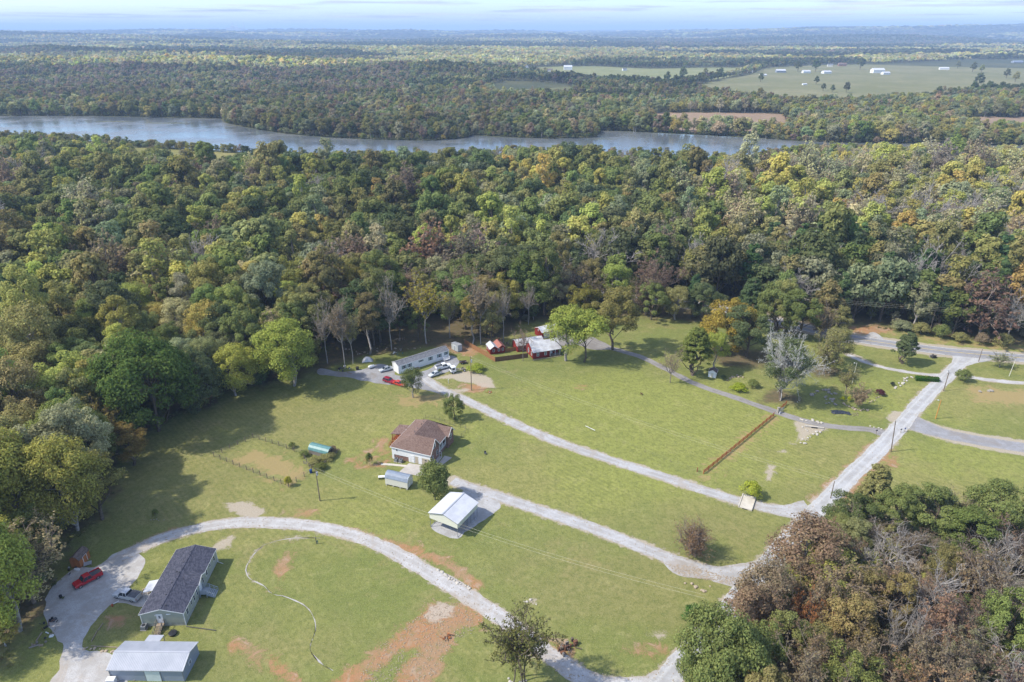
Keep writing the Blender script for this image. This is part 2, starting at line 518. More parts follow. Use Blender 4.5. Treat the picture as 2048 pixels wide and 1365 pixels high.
road('main_road', [(-300, 520), (0, 527), (300, 536), (600, 546), (800, 556), (1000, 572), (1200, 590), (1400, 612), (1520, 634), (1620, 658), (1695, 675), (1800, 691), (1900, 704), (2048, 717), (2300, 740)], 8.6)
road('lane', [(1942, 708), (1917, 730), (1893, 754), (1850, 796), (1800, 852), (1760, 896), (1700, 954), (1650, 1003), (1600, 1056), (1545, 1118), (1480, 1195), (1410, 1272), (1345, 1345), (1280, 1420)], 5.0)
road('paved_side_road', [(1806, 838), (1840, 852), (1890, 868), (1960, 882), (2048, 896), (2300, 936)], 6.4)
road('red_house_drive', [(1780, 872), (1740, 860), (1680, 855), (1620, 845), (1560, 827), (1480, 799), (1390, 768), (1330, 738), (1280, 714), (1215, 694), (1165, 676), (1130, 664)], 3.3)
road('mobile_home_drive', [(1622, 1022), (1570, 1022), (1500, 1008), (1420, 985), (1330, 955), (1200, 913), (1100, 878), (1000, 834), (930, 800), (880, 778), (850, 756)], 4.2)
road('brick_house_drive', [(1530, 1150), (1450, 1152), (1370, 1128), (1290, 1098), (1200, 1062), (1100, 1028), (1010, 998), (950, 978), (905, 962)], 4.4)
road('loop_drive', [(1352, 1340), (1300, 1368), (1220, 1372), (1160, 1350), (1110, 1318), (1060, 1280), (1000, 1235), (940, 1195), (870, 1153), (800, 1112), (720, 1075), (640, 1055), (560, 1047), (480, 1045), (400, 1056), (320, 1078), (240, 1115)], 4.0)
road('garden_track', [(1900, 750), (1860, 750), (1800, 742), (1740, 728), (1695, 710)], 2.4)
road('farm_track', [(1930, 752), (1975, 760), (2040, 766), (2200, 775)], 2.8)

def hz(x, y):
    """height of the land; flat out to the far bank of the river, hills beyond"""
    x = np.asarray(x, float); y = np.asarray(y, float)
    z = np.zeros(np.broadcast(x, y).shape)
    def hill(px, py, rx, ry, h):
        cx, cy_ = P(px, py)
        return h * np.exp(-(((x - cx) / rx) ** 2 + ((y - cy_) / ry) ** 2))
    z = z + hill(250, 150, 420, 260, 14) + hill(560, 146, 330, 260, 17) + hill(880, 158, 200, 170, 20) + hill(-100, 150, 500, 300, 18) + hill(420, 122, 420, 200, 22) + hill(60, 118, 500, 260, 34)
    z = z + hill(60, 88, 1500, 700, 62) + hill(420, 96, 900, 420, 34) + hill(750, 110, 500, 300, 14) + hill(300, 105, 700, 300, 16)
    d = np.hypot(x, y)
    far = np.clip((d - 2600) / 2500, 0, 1)
    z = z + far * (62 * np.clip(vnoise(x, y, 1700, 3) - 0.42, 0, 1) * 1.6 + 26 * np.clip(vnoise(x, y, 700, 13) - 0.45, 0, 1))
    vf = np.clip((d - 8500) / 4500, 0, 1)
    right = np.clip((x / np.maximum(y, 1) - 0.05) / 0.6, 0, 1)
    z = z + vf * (28 + 62 * vnoise(x, y, 4200, 5) + 78 * right * (0.6 + 0.5 * vnoise(x, y, 3600, 9)))
    return z * np.clip((y - 900) / 300, 0, 1)

# ------------------------------------------------------------------ ground sheet
def axis_lines(lo, hi, step, out_lo, out_hi, grow):
    a = list(np.arange(lo, hi + 1e-6, step))
    v, s = hi, step
    while v < out_hi:
        s = max(step, min(s * (1 + grow), max(step, abs(v) * grow))) if abs(v) > 50 else step * 1.5
        v += max(s, step); a.append(v)
    v, s = lo, step; b = []
    while v > out_lo:
        s = max(step, abs(v) * grow)
        v -= s; b.append(v)
    return np.array(b[::-1] + a)
gx = axis_lines(-150.0, 235.0, 1.0, -42000, 42000, 0.04)
gy = axis_lines(60.0, 320.0, 1.0, -600, 46000, 0.035)
GX, GY = np.meshgrid(gx, gy)
GXf, GYf = GX.ravel(), GY.ravel()
GZf = hz(GXf, GYf)
def stroke(px, hw):
    return ('s', spline(PW(px), 2.0), hw)
def poly(px):
    return ('p', PW(px))
def blob(px, py, rx, ry):
    return ('e', P(px, py), rx, ry)
def field_of(items, soft=0.0):
    out = np.full(GXf.shape, -9.0)
    near = (GYf < 900) & (np.abs(GXf) < 900)
    x, y = GXf[near], GYf[near]
    o = out[near]
    for it in items:
        if it[0] == 's':
            v = it[2] - seg_dist(x, y, it[1])
        elif it[0] == 'p':
            v = sd_poly(x, y, it[1])
        else:
            r = np.hypot((x - it[1][0]) / it[2], (y - it[1][1]) / it[3])
            v = (1 - r) * min(it[2], it[3])
        o = np.maximum(o, v)
    out[near] = np.clip(o, -9, 9)
    return out
A = {}
A['dirt'] = field_of([
    stroke([(690, 1062), (760, 1083), (840, 1106), (895, 1128), (950, 1168)], 1.3),
    poly([(868, 1210), (935, 1202), (968, 1226), (975, 1250), (925, 1258), (905, 1290), (880, 1345), (850, 1400), (780, 1410), (800, 1340), (830, 1300), (790, 1310), (735, 1360), (690, 1400), (640, 1400), (680, 1355), (750, 1300), (820, 1245)]),
    stroke([(470, 1291), (520, 1315), (575, 1350), (625, 1400)], 0.9),
    stroke([(786, 902), (752, 914), (722, 922), (716, 932), (736, 938), (764, 930), (785, 915)], 0.55),
    stroke([(700, 922), (735, 905), (750, 900)], 0.5), poly([(752, 880), (775, 878), (770, 905), (757, 905)]),
    poly([(1748, 944), (1772, 925), (1800, 916), (1796, 930), (1766, 948)]),
    stroke([(1075, 1290), (1100, 1305), (1130, 1302)], 1.6),
    poly([(886, 690), (950, 692), (978, 700), (945, 712), (900, 706)]), blob(950, 775, 4.5, 3.5),
    poly([(1702, 656), (1755, 650), (1785, 660), (1745, 672), (1706, 668)]),
    blob(565, 1135, 1.2, 3.5), blob(235, 1240, 1.6, 1.2), blob(1310, 1303, 3.0, 1.0), blob(1160, 774, 1.6, 0.8),
    blob(610, 1025, 2.6, 1.2), stroke([(1270, 1088), (1360, 1120), (1420, 1140)], 0.2),
    stroke([(250, 1105), (330, 1066), (400, 1046)], 0.5), stroke([(1760, 900), (1700, 960), (1655, 1005)], 3.2),
])
A['pale'] = field_of([
    poly([(443, 1008), (498, 1003), (532, 1024), (505, 1040), (470, 1027)]), poly([(420, 1102), (438, 1080), (470, 1070), (456, 1096)]),
    poly([(1530, 945), (1537, 930), (1549, 932), (1545, 960), (1532, 964)]), poly([(1592, 838), (1650, 846), (1655, 862), (1602, 872), (1588, 850)]),
    poly([(1598, 868), (1624, 866), (1612, 880), (1592, 884)]), blob(1566, 904, 1.2, 0.7), blob(1586, 886, 1.0, 0.5),
    poly([(862, 758), (905, 748), (950, 740), (985, 760), (995, 778), (965, 774), (905, 758)]), stroke([(870, 775), (900, 782), (935, 780)], 0.9),
    stroke([(640, 1076), (580, 1077), (530, 1090), (503, 1115), (493, 1140), (500, 1158), (528, 1172)], 0.02),
    poly([(850, 1230), (880, 1205), (915, 1212), (895, 1235), (866, 1248)]), blob(1062, 1203, 1.2, 0.8), blob(1322, 1270, 1.2, 0.6), blob(1690, 648, 2.4, 1.4),
    stroke([(1690, 705), (1720, 716), (1735, 724)], 1.1), blob(1060, 1305, 1.2, 1.2),
] + [('s', ROADS[k][0], ROADS[k][1] / 2 - 0.1) for k in ('lane', 'mobile_home_drive', 'brick_house_drive', 'loop_drive', 'garden_track', 'farm_track')]
  + [('s', ROADS['main_road'][0], 5.6), ('s', ROADS['paved_side_road'][0], 4.4)])
A['straw'] = field_of([poly([(466, 918), (520, 903), (560, 915), (612, 945), (576, 972), (520, 945)]), poly([(1930, 775), (2090, 782), (2120, 815), (1960, 806)]),
                       stroke([(1705, 655), (1800, 668), (1900, 684), (2060, 700)], 1.5), stroke([(1410, 950), (1552, 832)], 0.7), blob(840, 800, 8, 3)])
A['leaf'] = field_of([('p', p) for p in WOODS.values()] + [poly([(636, 745), (700, 722), (800, 700), (930, 694), (1010, 690), (1030, 640), (640, 640)]), blob(1480, 712, 12, 9), blob(1560, 795, 6, 4), blob(1650, 745, 6, 4)])
A['lush_sunlit'] = field_of([blob(1890, 930, 26, 14), blob(1300, 830, 46, 26), blob(1500, 900, 34, 16), blob(720, 1020, 16, 8), blob(1180, 960, 40, 12), blob(760, 860, 16, 12), blob(1840, 800, 24, 14), blob(1990, 690, 30, 5), blob(930, 855, 5, 4), blob(1450, 950, 25, 3)])
A['dry'] = field_of([blob(1690, 910, 18, 9), blob(640, 840, 30, 14), blob(350, 960, 22, 18), blob(980, 960, 18, 10), blob(1240, 1170, 26, 12), blob(520, 1010, 25, 6), blob(1400, 1050, 16, 9), blob(1850, 1000, 30, 12), blob(1980, 800, 24, 10), blob(230, 1230, 6, 6), blob(560, 1300, 12, 6)])

me = bpy.data.meshes.new('ground')
nx, ny = len(gx), len(gy)
idx = np.arange(nx * ny).reshape(ny, nx)
quads = np.stack([idx[:-1, :-1], idx[:-1, 1:], idx[1:, 1:], idx[1:, :-1]], -1).reshape(-1, 4)
def fast_mesh(me, verts, faces):
    verts = np.asarray(verts, np.float32); faces = np.asarray(faces, np.int32)
    k = faces.shape[1]
    me.vertices.add(len(verts)); me.vertices.foreach_set('co', verts.ravel())
    me.loops.add(faces.size); me.loops.foreach_set('vertex_index', faces.ravel())
    me.polygons.add(len(faces))
    me.polygons.foreach_set('loop_start', np.arange(0, faces.size, k, dtype=np.int32))
    me.polygons.foreach_set('loop_total', np.full(len(faces), k, np.int32))
    me.update(calc_edges=True)
    return me
fast_mesh(me, np.stack([GXf, GYf, GZf], -1), quads)
me.polygons.foreach_set('use_smooth', [True] * len(me.polygons))
for k, v in A.items():
    a = me.attributes.new('sd_' + k, 'FLOAT', 'POINT')
    a.data.foreach_set('value', v.astype(np.float32))
ground = link_mesh('ground', me)
tag(ground, 'mown grass and woodland floor of the open country', 'ground', kind='structure')

t = NT('ground_cover')
pos = t.n('ShaderNodeNewGeometry').outputs['Position']
o = t.sep(pos)
def msk(name, width, nz, amp):
    s = t.math('ADD', t.attr('sd_' + name), t.math('MULTIPLY', t.math('SUBTRACT', t.ramp(nz, 0.3, 0.7, 0.0, 1.0, False), 0.5), amp))
    return t.ramp(s, -width, width)
nb = t.noise(pos, 0.02, 5.0, 0.6)
nm = t.noise(pos, 0.11, 6.0, 0.65)
nf = t.noise(pos, 0.75, 5.0, 0.7)
nff = t.noise(pos, 4.5, 3.0, 0.7)
clump = t.noise(pos, 1.7, 3.0, 0.75)
nq = t.noise(pos, 0.28, 5.0, 0.7, 0.8)
g = t.mix(t.ramp(nb, 0.38, 0.62), (0.155, 0.175, 0.048), (0.222, 0.212, 0.070))
g = t.mix(t.ramp(nm, 0.42, 0.62, 0.0, 0.75), g, (0.128, 0.155, 0.042))
g = t.mix(t.ramp(t.noise(pos, 0.05, 6.0, 0.7, 0.6), 0.52, 0.66, 0.0, 0.7), g, (0.25, 0.205, 0.092))
g = t.mix(t.math('MULTIPLY', msk('lush_sunlit', 8.0, nm, 18.0), 0.75), g, (0.245, 0.255, 0.062))  # yellow-green grass, with sunlight on the middle lawns painted in
g = t.mix(t.math('MULTIPLY', msk('dry', 6.0, nm, 16.0), 0.5), g, (0.235, 0.195, 0.085))
# mowing lines
wv = t.n('ShaderNodeTexWave', wave_type='BANDS', bands_direction='DIAGONAL')
wv.inputs['Scale'].default_value = 0.34
wv.inputs['Distortion'].default_value = 7.0
wv.inputs['Detail'].default_value = 2.0
wv.inputs['Detail Scale'].default_value = 0.06
t.l(pos, wv.inputs['Vector'])
g = t.mix(t.math('MULTIPLY', t.ramp(wv.outputs['Fac'], 0.3, 0.8), t.ramp(nb, 0.42, 0.6, 0.08, 0.32)), g, (0.125, 0.145, 0.04))
g = t.mix(t.ramp(nq, 0.46, 0.62, 0.0, 0.38), g, (0.13, 0.145, 0.038))
g = t.mix(t.ramp(nq, 0.44, 0.34, 0.0, 0.35), g, (0.30, 0.275, 0.115))
g = t.mix(t.ramp(nf, 0.45, 0.62, 0.0, 0.55), g, (0.11, 0.125, 0.035))
g = t.mix(t.ramp(clump, 0.51, 0.66, 0.0, 0.55), g, (0.09, 0.108, 0.03))
g = t.mix(t.ramp(nff, 0.52, 0.66, 0.0, 0.45), g, (0.32, 0.30, 0.14))
# straw, leaf litter, soil, limestone
g = t.mix(t.math('MULTIPLY', msk('straw', 1.3, nq, 8.0), 0.8), g, t.mix(nff, (0.36, 0.26, 0.13), (0.22, 0.17, 0.07)))
lit = t.mix(t.ramp(nf, 0.35, 0.65), (0.125, 0.085, 0.055), (0.085, 0.075, 0.04))
lit = t.mix(t.ramp(clump, 0.55, 0.7, 0.0, 0.6), lit, (0.2, 0.135, 0.085))
g = t.mix(t.math('MULTIPLY', msk('leaf', 3.0, nm, 9.0), 0.88), g, lit)
dirtc = t.mix(t.ramp(nm, 0.35, 0.65), (0.33, 0.165, 0.082), (0.30, 0.19, 0.112))
dirtc = t.mix(t.ramp(nff, 0.45, 0.7, 0.0, 0.6), dirtc, (0.19, 0.125, 0.075))
dirtc = t.mix(t.ramp(nq, 0.54, 0.66, 0.0, 0.5), dirtc, (0.34, 0.27, 0.2))
g = t.mix(t.math('MULTIPLY', msk('dirt', 0.7, t.math('ADD', t.math('MULTIPLY', nq, 0.6), t.math('MULTIPLY', nff, 0.4)), 6.5), t.ramp(nf, 0.62, 0.5, 0.6, 0.95)), g, dirtc)
palec = t.mix(t.ramp(nff, 0.3, 0.7), (0.42, 0.37, 0.31), (0.30, 0.24, 0.18))
g = t.mix(t.math('MULTIPLY', msk('pale', 0.4, t.math('ADD', t.math('MULTIPLY', nq, 0.45), t.math('MULTIPLY', t.math('ADD', nf, nff), 0.275)), 3.2), 0.85), g, palec)
# far country: wooded, with paler openings
dist = t.math('POWER', t.math('ADD', t.math('MULTIPLY', o[0], o[0]), t.math('MULTIPLY', o[1], o[1])), 0.5)
farc = t.mix(t.ramp(t.noise(pos, 0.004, 6.0, 0.65), 0.42, 0.62), (0.06, 0.068, 0.034), (0.09, 0.09, 0.042))
opening = t.ramp(t.noise(pos, 0.0011, 5.0, 0.6), 0.60, 0.66)
farc = t.mix(t.math('MULTIPLY', opening, t.ramp(dist, 2500.0, 5000.0, 0.0, 0.8)), farc, (0.15, 0.15, 0.06))
g = t.mix(t.ramp(dist, 640.0, 760.0), g, farc)
hgt = t.math('ADD', t.math('MULTIPLY', nff, 0.5), clump)
t.bsdf(g, 0.95, 0.0, t.bump(hgt, 0.55, 0.25), 0.1)
me.materials.append(t.m)

# ------------------------------------------------------------------ road surfaces
def m_road(name, base, edge, track, speck, fine=5.0):
    t = NT(name)
    pos = t.n('ShaderNodeNewGeometry').outputs['Position']
    a = t.math('ABSOLUTE', t.attr('across'))
    n0 = t.noise(pos, 0.25, 5.0, 0.65); n1_ = t.noise(pos, fine, 3.0, 0.75); n2_ = t.noise(pos, 1.2, 4.0, 0.65)
    c = t.mix(t.ramp(n0, 0.40, 0.60), base, (base[0] * .78, base[1] * .76, base[2] * .73))
    tr = t.math('SUBTRACT', 1.0, t.math('MULTIPLY', t.math('ABSOLUTE', t.math('SUBTRACT', a, 0.48)), 4.0), clamp=True)
    c = t.mix(t.math('MULTIPLY', tr, t.ramp(n2_, 0.25, 0.7, 0.2, 0.8)), c, track)
    if 'gravel' in name:
        n3_ = t.noise(pos, 0.13, 6.0, 0.7, 0.5)
        c = t.mix(t.ramp(n3_, 0.52, 0.64, 0.0, 0.6), c, (base[0] * .74, base[1] * .62, base[2] * .48))
    e = t.math('ADD', a, t.math('MULTIPLY', t.math('SUBTRACT', n2_, 0.5), 1.8))
    c = t.mix(t.ramp(e, 0.72, 1.0, 0.0, 0.75), c, edge)
    c = t.mix(t.ramp(n2_, 0.50, 0.64, 0.0, 0.45), c, (speck[0] * 1.05, speck[1], speck[2] * .92))
    c = t.mix(t.ramp(n1_, 0.47, 0.62, 0.0, 0.75), c, speck)
    return t.bsdf(c, 0.95, 0.0, t.bump(n1_, 0.4, 0.08), 0.15)
m_road('asphalt', (0.24, 0.24, 0.256), (0.31, 0.29, 0.26), (0.205, 0.205, 0.222), (0.27, 0.27, 0.28), 9.0)
m_road('pale_gravel', (0.385, 0.38, 0.38), (0.32, 0.28, 0.22), (0.44, 0.435, 0.435), (0.27, 0.265, 0.26))
m_road('lane_chip', (0.385, 0.385, 0.39), (0.46, 0.44, 0.40), (0.52, 0.515, 0.50), (0.30, 0.30, 0.30))
m_road('worn_drive', (0.245, 0.23, 0.22), (0.27, 0.24, 0.185), (0.30, 0.29, 0.28), (0.175, 0.165, 0.155))
m_road('white_gravel', (0.42, 0.41, 0.40), (0.35, 0.29, 0.225), (0.47, 0.46, 0.455), (0.285, 0.27, 0.26))
m_road('grey_gravel', (0.285, 0.285, 0.298), (0.33, 0.30, 0.27), (0.245, 0.245, 0.258), (0.19, 0.19, 0.195))
m_mottle('white_line', (0.62, 0.62, 0.6), (0.45, 0.45, 0.44), 0.8, 0.7)
m_mottle('yellow_line', (0.5, 0.38, 0.12), (0.36, 0.3, 0.16), 0.8, 0.7)

def ribbon(name, pts, w, mat, z, ragged=0.25, seed=0, flare=None):
    """strip along a centre line, five verts across, with uneven edges"""
    pts = spline(pts, 1.0)
    n = len(pts)
    vs = []; ac = []
    r = random.Random(seed)
    s = 0.0
    for i, (x, y) in enumerate(pts):
        a = pts[max(i - 1, 0)]; b = pts[min(i + 1, n - 1)]
        dx, dy = b[0] - a[0], b[1] - a[1]
        L = math.hypot(dx, dy) or 1
        nxv, nyv = -dy / L, dx / L
        ww = w if flare is None else w + flare(i / (n - 1))
        for k in (-1.0, -0.5, 0.0, 0.5, 1.0):
            j = 0.0
            if abs(k) == 1.0 and ragged:
                j = (float(vnoise(i * 1.0, k * 50.0, 3.0, seed)) - 0.5) * 2 * ragged + (r.random() - 0.5) * ragged * 0.9
            off = k * (ww / 2) + (k * j)
            vs.append((x + nxv * off, y + nyv * off, z)); ac.append(k)
    fs = [(i * 5 + k, (i + 1) * 5 + k, (i + 1) * 5 + k + 1, i * 5 + k + 1) for i in range(n - 1) for k in range(4)]
    me = bpy.data.meshes.new(name)
    me.from_pydata(vs, [], fs)
    at = me.attributes.new('across', 'FLOAT', 'POINT')
    at.data.foreach_set('value', np.array(ac, np.float32))
    me.materials.append(MATS[mat])
    ob = link_mesh(name, me)
    tag(ob, kind='structure')
    return ob
def patch(name, pts, mat, z, ragged=0.3, seed=1, smooth=True):
    pts = spline(pts, 1.0, True) if smooth else pts
    r = random.Random(seed)
    if ragged:
        pts = [(x + (float(vnoise(x, y, 2.5, seed)) - 0.5) * 3 * ragged + (r.random() - .5) * ragged * .6, y + (float(vnoise(x, y, 2.5, seed + 9)) - 0.5) * 3 * ragged + (r.random() - .5) * ragged * .6) for x, y in pts]
    tris = tessellate_polygon([[Vector((x, y, 0)) for x, y in pts]])
    me = bpy.data.meshes.new(name)
    me.from_pydata([(x, y, z) for x, y in pts], [], [tuple(f) for f in tris])
    at = me.attributes.new('across', 'FLOAT', 'POINT')
    at.data.foreach_set('value', np.full(len(pts), 0.15, np.float32))
    bm = bmesh.new(); bm.from_mesh(me); bmesh.ops.recalc_face_normals(bm, faces=bm.faces)
    if bm.faces and sum(f.normal.z for f in bm.faces) < 0:
        bmesh.ops.reverse_faces(bm, faces=bm.faces)
    bm.to_mesh(me); bm.free()
    me.materials.append(MATS[mat])
    ob = link_mesh(name, me)
    tag(ob, kind='structure')
    return ob
RP = {k: v[0] for k, v in ROADS.items()}
ribbon('main_road', RP['main_road'], 7.0, 'asphalt', 0.050, 0.15, 1)
for sgn, nm_ in ((-1, 'edge_line'), (1, 'edge_line')):
    pts = RP['main_road']
    off = []
    for i in range(len(pts)):
        a = pts[max(i - 1, 0)]; b = pts[min(i + 1, len(pts) - 1)]
        L = math.dist(a, b)
        off.append((pts[i][0] - (b[1] - a[1]) / L * 3.05 * sgn, pts[i][1] + (b[0] - a[0]) / L * 3.05 * sgn))
    off = [p for p in off if (p[0] < P(1880, 700)[0] or p[0] > P(1990, 700)[0])] if sgn < 0 else off
    if sgn < 0:
        i0 = max(i for i, p in enumerate(off) if p[0] <= P(1880, 700)[0])
        segs = [off[:i0 + 1], off[i0 + 1:]]
    else:
        segs = [off]
    for sg in segs:
        if len(sg) > 2:
            ribbon('road_edge_line', sg, 0.2, 'white_line', 0.066, 0.0, 2)
ribbon('road_centre_line', RP['main_road'], 0.34, 'yellow_line', 0.066, 0.0, 3)
ribbon('lane', RP['lane'], 4.3, 'lane_chip', 0.036, 0.3, 4, lambda u: 9.0 * max(0, 1 - u / 0.06) ** 1.5)
ribbon('paved_side_road', RP['paved_side_road'], 5.6, 'grey_gravel', 0.030, 0.15, 5, lambda u: 5.5 * max(0, 1 - u / 0.22) ** 1.3)
ribbon('red_house_drive', RP['red_house_drive'], 2.8, 'worn_drive', 0.027, 0.25, 6, lambda u: 3.0 * max(0, 1 - u / 0.05))
ribbon('mobile_home_drive', RP['mobile_home_drive'], 3.3, 'pale_gravel', 0.024, 0.3, 7, lambda u: 5.0 * max(0, 1 - u / 0.07))
ribbon('brick_house_drive', RP['brick_house_drive'], 3.5, 'pale_gravel', 0.021, 0.3, 8, lambda u: 5.0 * max(0, 1 - u / 0.2))
ribbon('loop_drive', RP['loop_drive'], 3.6, 'white_gravel', 0.018, 0.4, 9)
ribbon('garden_track', RP['garden_track'], 1.9, 'white_gravel', 0.020, 0.4, 10)
ribbon('farm_track', RP['farm_track'], 2.2, 'white_gravel', 0.021, 0.4, 11)
ribbon('footpath', spline(PW([(640, 1076), (580, 1077), (530, 1090), (503, 1115), (493, 1140), (500, 1158), (528, 1172), (545, 1188), (575, 1196), (605, 1210), (626, 1232), (630, 1262), (620, 1298), (638, 1325), (666, 1342)]), 1.0), 0.13, 'white_gravel', 0.022, 0.22, 12)
patch('gravel_yard', PW([(262, 1096), (228, 1108), (190, 1135), (150, 1138), (118, 1160), (90, 1205), (92, 1245), (128, 1290), (118, 1330), (100, 1400), (245, 1400), (228, 1310), (172, 1300), (176, 1268), (205, 1225), (228, 1210), (285, 1212), (296, 1190), (262, 1178), (276, 1150), (290, 1120)]), 'white_gravel', 0.015, 0.35, 3)
patch('parking_area', PW([(640, 738), (690, 744), (720, 740), (760, 728), (785, 735), (795, 752), (850, 742), (900, 712), (918, 726), (900, 742), (868, 752), (862, 772), (880, 785), (850, 782), (800, 770), (760, 768), (700, 756), (640, 750)]), 'grey_gravel', 0.016, 0.3, 4)
patch('carport_pad', PW([(862, 1056), (915, 1079), (930, 1066), (964, 1042), (1000, 1016), (985, 988), (950, 975), (925, 985), (945, 1010), (900, 1035)]), 'pale_gravel', 0.014, 0.3, 5)
patch('red_house_yard', PW([(1112, 668), (1150, 664), (1205, 684), (1225, 697), (1190, 700), (1150, 690), (1118, 690)]), 'worn_drive', 0.013, 0.3, 6)
patch('concrete_pad', PW([(818, 927), (862, 934), (868, 950), (850, 955), (798, 945)]), 'concrete', 0.06, 0.0, 7, False)
patch('back_walk', PW([(889, 912), (904, 916), (880, 934), (872, 934)]), 'concrete', 0.05, 0.0, 8, False)
ribbon('garden_walk', PW([(762, 929), (785, 930), (814, 933)]), 0.9, 'lime_deck', 0.05, 0.0, 8)
patch('rock_apron', PW([(1330, 1128), (1360, 1152), (1420, 1162), (1470, 1172), (1500, 1160), (1440, 1150), (1380, 1132)]), 'pale_gravel', 0.028, 0.3, 13)
patch('road_pull_off', PW([(1722, 680), (1735, 668), (1752, 666), (1768, 684)]), 'pale_gravel', 0.03, 0.2, 14)

# ------------------------------------------------------------------ river and fields
t = NT('river_water')
pos = t.n('ShaderNodeNewGeometry').outputs['Position']
mp = t.n('ShaderNodeMapping'); t.l(pos, mp.inputs['Vector']); mp.inputs['Scale'].default_value = (0.35, 1.0, 1.0)
w1 = t.noise(mp.outputs[0], 0.5, 4.0, 0.6); w2 = t.noise(pos, 0.02, 4.0, 0.6)
c = t.mix(t.ramp(w2, 0.4, 0.62), (0.10, 0.115, 0.125), (0.13, 0.135, 0.13))
t.bsdf(c, t.ramp(w2, 0.4, 0.62, 0.14, 0.30), 0.0, t.bump(w1, 0.35, 0.25), 0.5)
rv = patch('river', RIVER, 'river_water', 0.12, 0.0, 1, False)
def m_field(name, c1, c2, c3, scale):
    t = NT(name)
    pos = t.n('ShaderNodeNewGeometry').outputs['Position']
    n0 = t.noise(pos, scale, 6.0, 0.65, 0.5); n1_ = t.noise(pos, scale * 8, 5.0, 0.7)
    c = t.mix(t.ramp(n0, 0.36, 0.66), c1, c2)
    c = t.mix(t.ramp(n1_, 0.45, 0.7, 0.0, 0.7), c, c3)
    return t.bsdf(c, 0.95, 0.0, None, 0.1)
m_field('pasture_grass', (0.15, 0.15, 0.065), (0.20, 0.185, 0.095), (0.12, 0.115, 0.06), 0.006)
m_field('bright_grass', (0.22, 0.22, 0.10), (0.17, 0.18, 0.075), (0.13, 0.14, 0.06), 0.012)
m_field('rough_grass', (0.11, 0.115, 0.05), (0.15, 0.145, 0.06), (0.08, 0.08, 0.04), 0.015)
m_field('ploughed_soil', (0.27, 0.19, 0.13), (0.22, 0.16, 0.105), (0.17, 0.125, 0.08), 0.02)
m_field('long_grass', (0.17, 0.165, 0.055), (0.22, 0.195, 0.07), (0.12, 0.12, 0.045), 0.02)
for k, (pl, mt) in FIELDS.items():
    p0 = patch(k, pl, mt, float(hz(*pl[0])) + 0.3 if k == 'hill_pasture' else 0.3, 0.0, 2)
# mud bars in the river
for k, (px_, py_, l_) in enumerate(((230, 244, 22), (335, 247, 26), (470, 252, 9), (1210, 279, 12))):
    c_ = P(px_, py_)
    patch('mud_bar', [(c_[0] + l_ * math.cos(a) * (1 + .3 * math.sin(3 * a)), c_[1] + l_ * .16 * math.sin(a) * (1 + .4 * math.cos(2 * a))) for a in np.linspace(0, 6.1, 14)], 'rough_grass', 0.2, 0.4, 30 + k)
# ------------------------------------------------------------------ trees
def m_leaf(name='leaf'):
    t = NT(name)
    tint = t.attr('tint', 'INSTANCER', 'Color')
    rnd = t.n('ShaderNodeNewGeometry').outputs['Random Per Island']
    k = t.math('ADD', 0.68, t.math('MULTIPLY', rnd, 0.64))
    c = t.mix(1.0, tint, t.comb(k, k, k), 'MULTIPLY')
    hs = t.n('ShaderNodeHueSaturation')
    wn_ = t.n('ShaderNodeTexWhiteNoise', noise_dimensions='1D'); t.l(rnd, wn_.inputs['W'])
    t.l(t.math('ADD', 0.485, t.math('MULTIPLY', wn_.outputs['Value'], 0.03)), hs.inputs['Hue'])
    t.l(c, hs.inputs['Color'])
    d = t.n('ShaderNodeBsdfDiffuse'); tr = t.n('ShaderNodeBsdfTranslucent'); mx = t.n('ShaderNodeMixShader')
    t.l(hs.outputs[0], d.inputs[0]); t.l(hs.outputs[0], tr.inputs[0])
    mx.inputs[0].default_value = 0.42
    t.l(d.outputs[0], mx.inputs[1]); t.l(tr.outputs[0], mx.inputs[2]); t.l(mx.outputs[0], t.out.inputs[0])
    return t.m
LEAF = m_leaf()
def m_bark(name, c1, c2):
    t = NT(name); v = t.obj()
    n0 = t.noise(v, 3.0, 4.0, 0.6)
    return t.bsdf(t.mix(t.ramp(n0, 0.35, 0.65), c1, c2), 0.95, 0.0, None, 0.1)
BARK = m_bark('bark', (0.15, 0.12, 0.09), (0.09, 0.07, 0.055))
PALE_BARK = m_bark('pale_bark', (0.36, 0.33, 0.30), (0.24, 0.215, 0.19))
SILVER_BARK = m_bark('silver_bark', (0.52, 0.50, 0.47), (0.40, 0.38, 0.355))
TWIG = m_bark('twig_bark', (0.25, 0.205, 0.17), (0.17, 0.135, 0.11))

def leaf_quads(R, centers, radii, counts, size, upbias, C, R3):
    """leaf sprays: small quads spread over clumps, facing outwards"""
    V = []
    for c, rc, m in zip(centers, radii, counts):
        d = R.normal(size=(m, 3)); d[:, 2] += upbias
        d /= np.linalg.norm(d, axis=1, keepdims=True)
        rr = rc * (0.35 + 0.65 * R.random(m) ** 0.45)
        p = c + d * rr[:, None] * np.array([1.0, 1.0, 0.8])
        out = (p - C) / R3; out /= (np.linalg.norm(out, axis=1, keepdims=True) + 1e-6)
        nrm = d * 0.7 + out * 0.5 + R.normal(size=(m, 3)) * 0.42 + np.array([0, 0, 0.25])
        nrm /= np.linalg.norm(nrm, axis=1, keepdims=True)
        a = np.cross(nrm, R.normal(size=(m, 3))); a /= np.linalg.norm(a, axis=1, keepdims=True)
        b = np.cross(nrm, a)
        s = (size * (0.6 + 0.8 * R.random(m)))[:, None] * 0.5
        V.append(np.stack([p - a * s * 1.25, p - b * s * 0.75 + a * s * .15, p + a * s * 1.25, p + b * s * 0.75 - a * s * .15], 1))
    V = np.concatenate(V)
    return V.reshape(-1, 3)
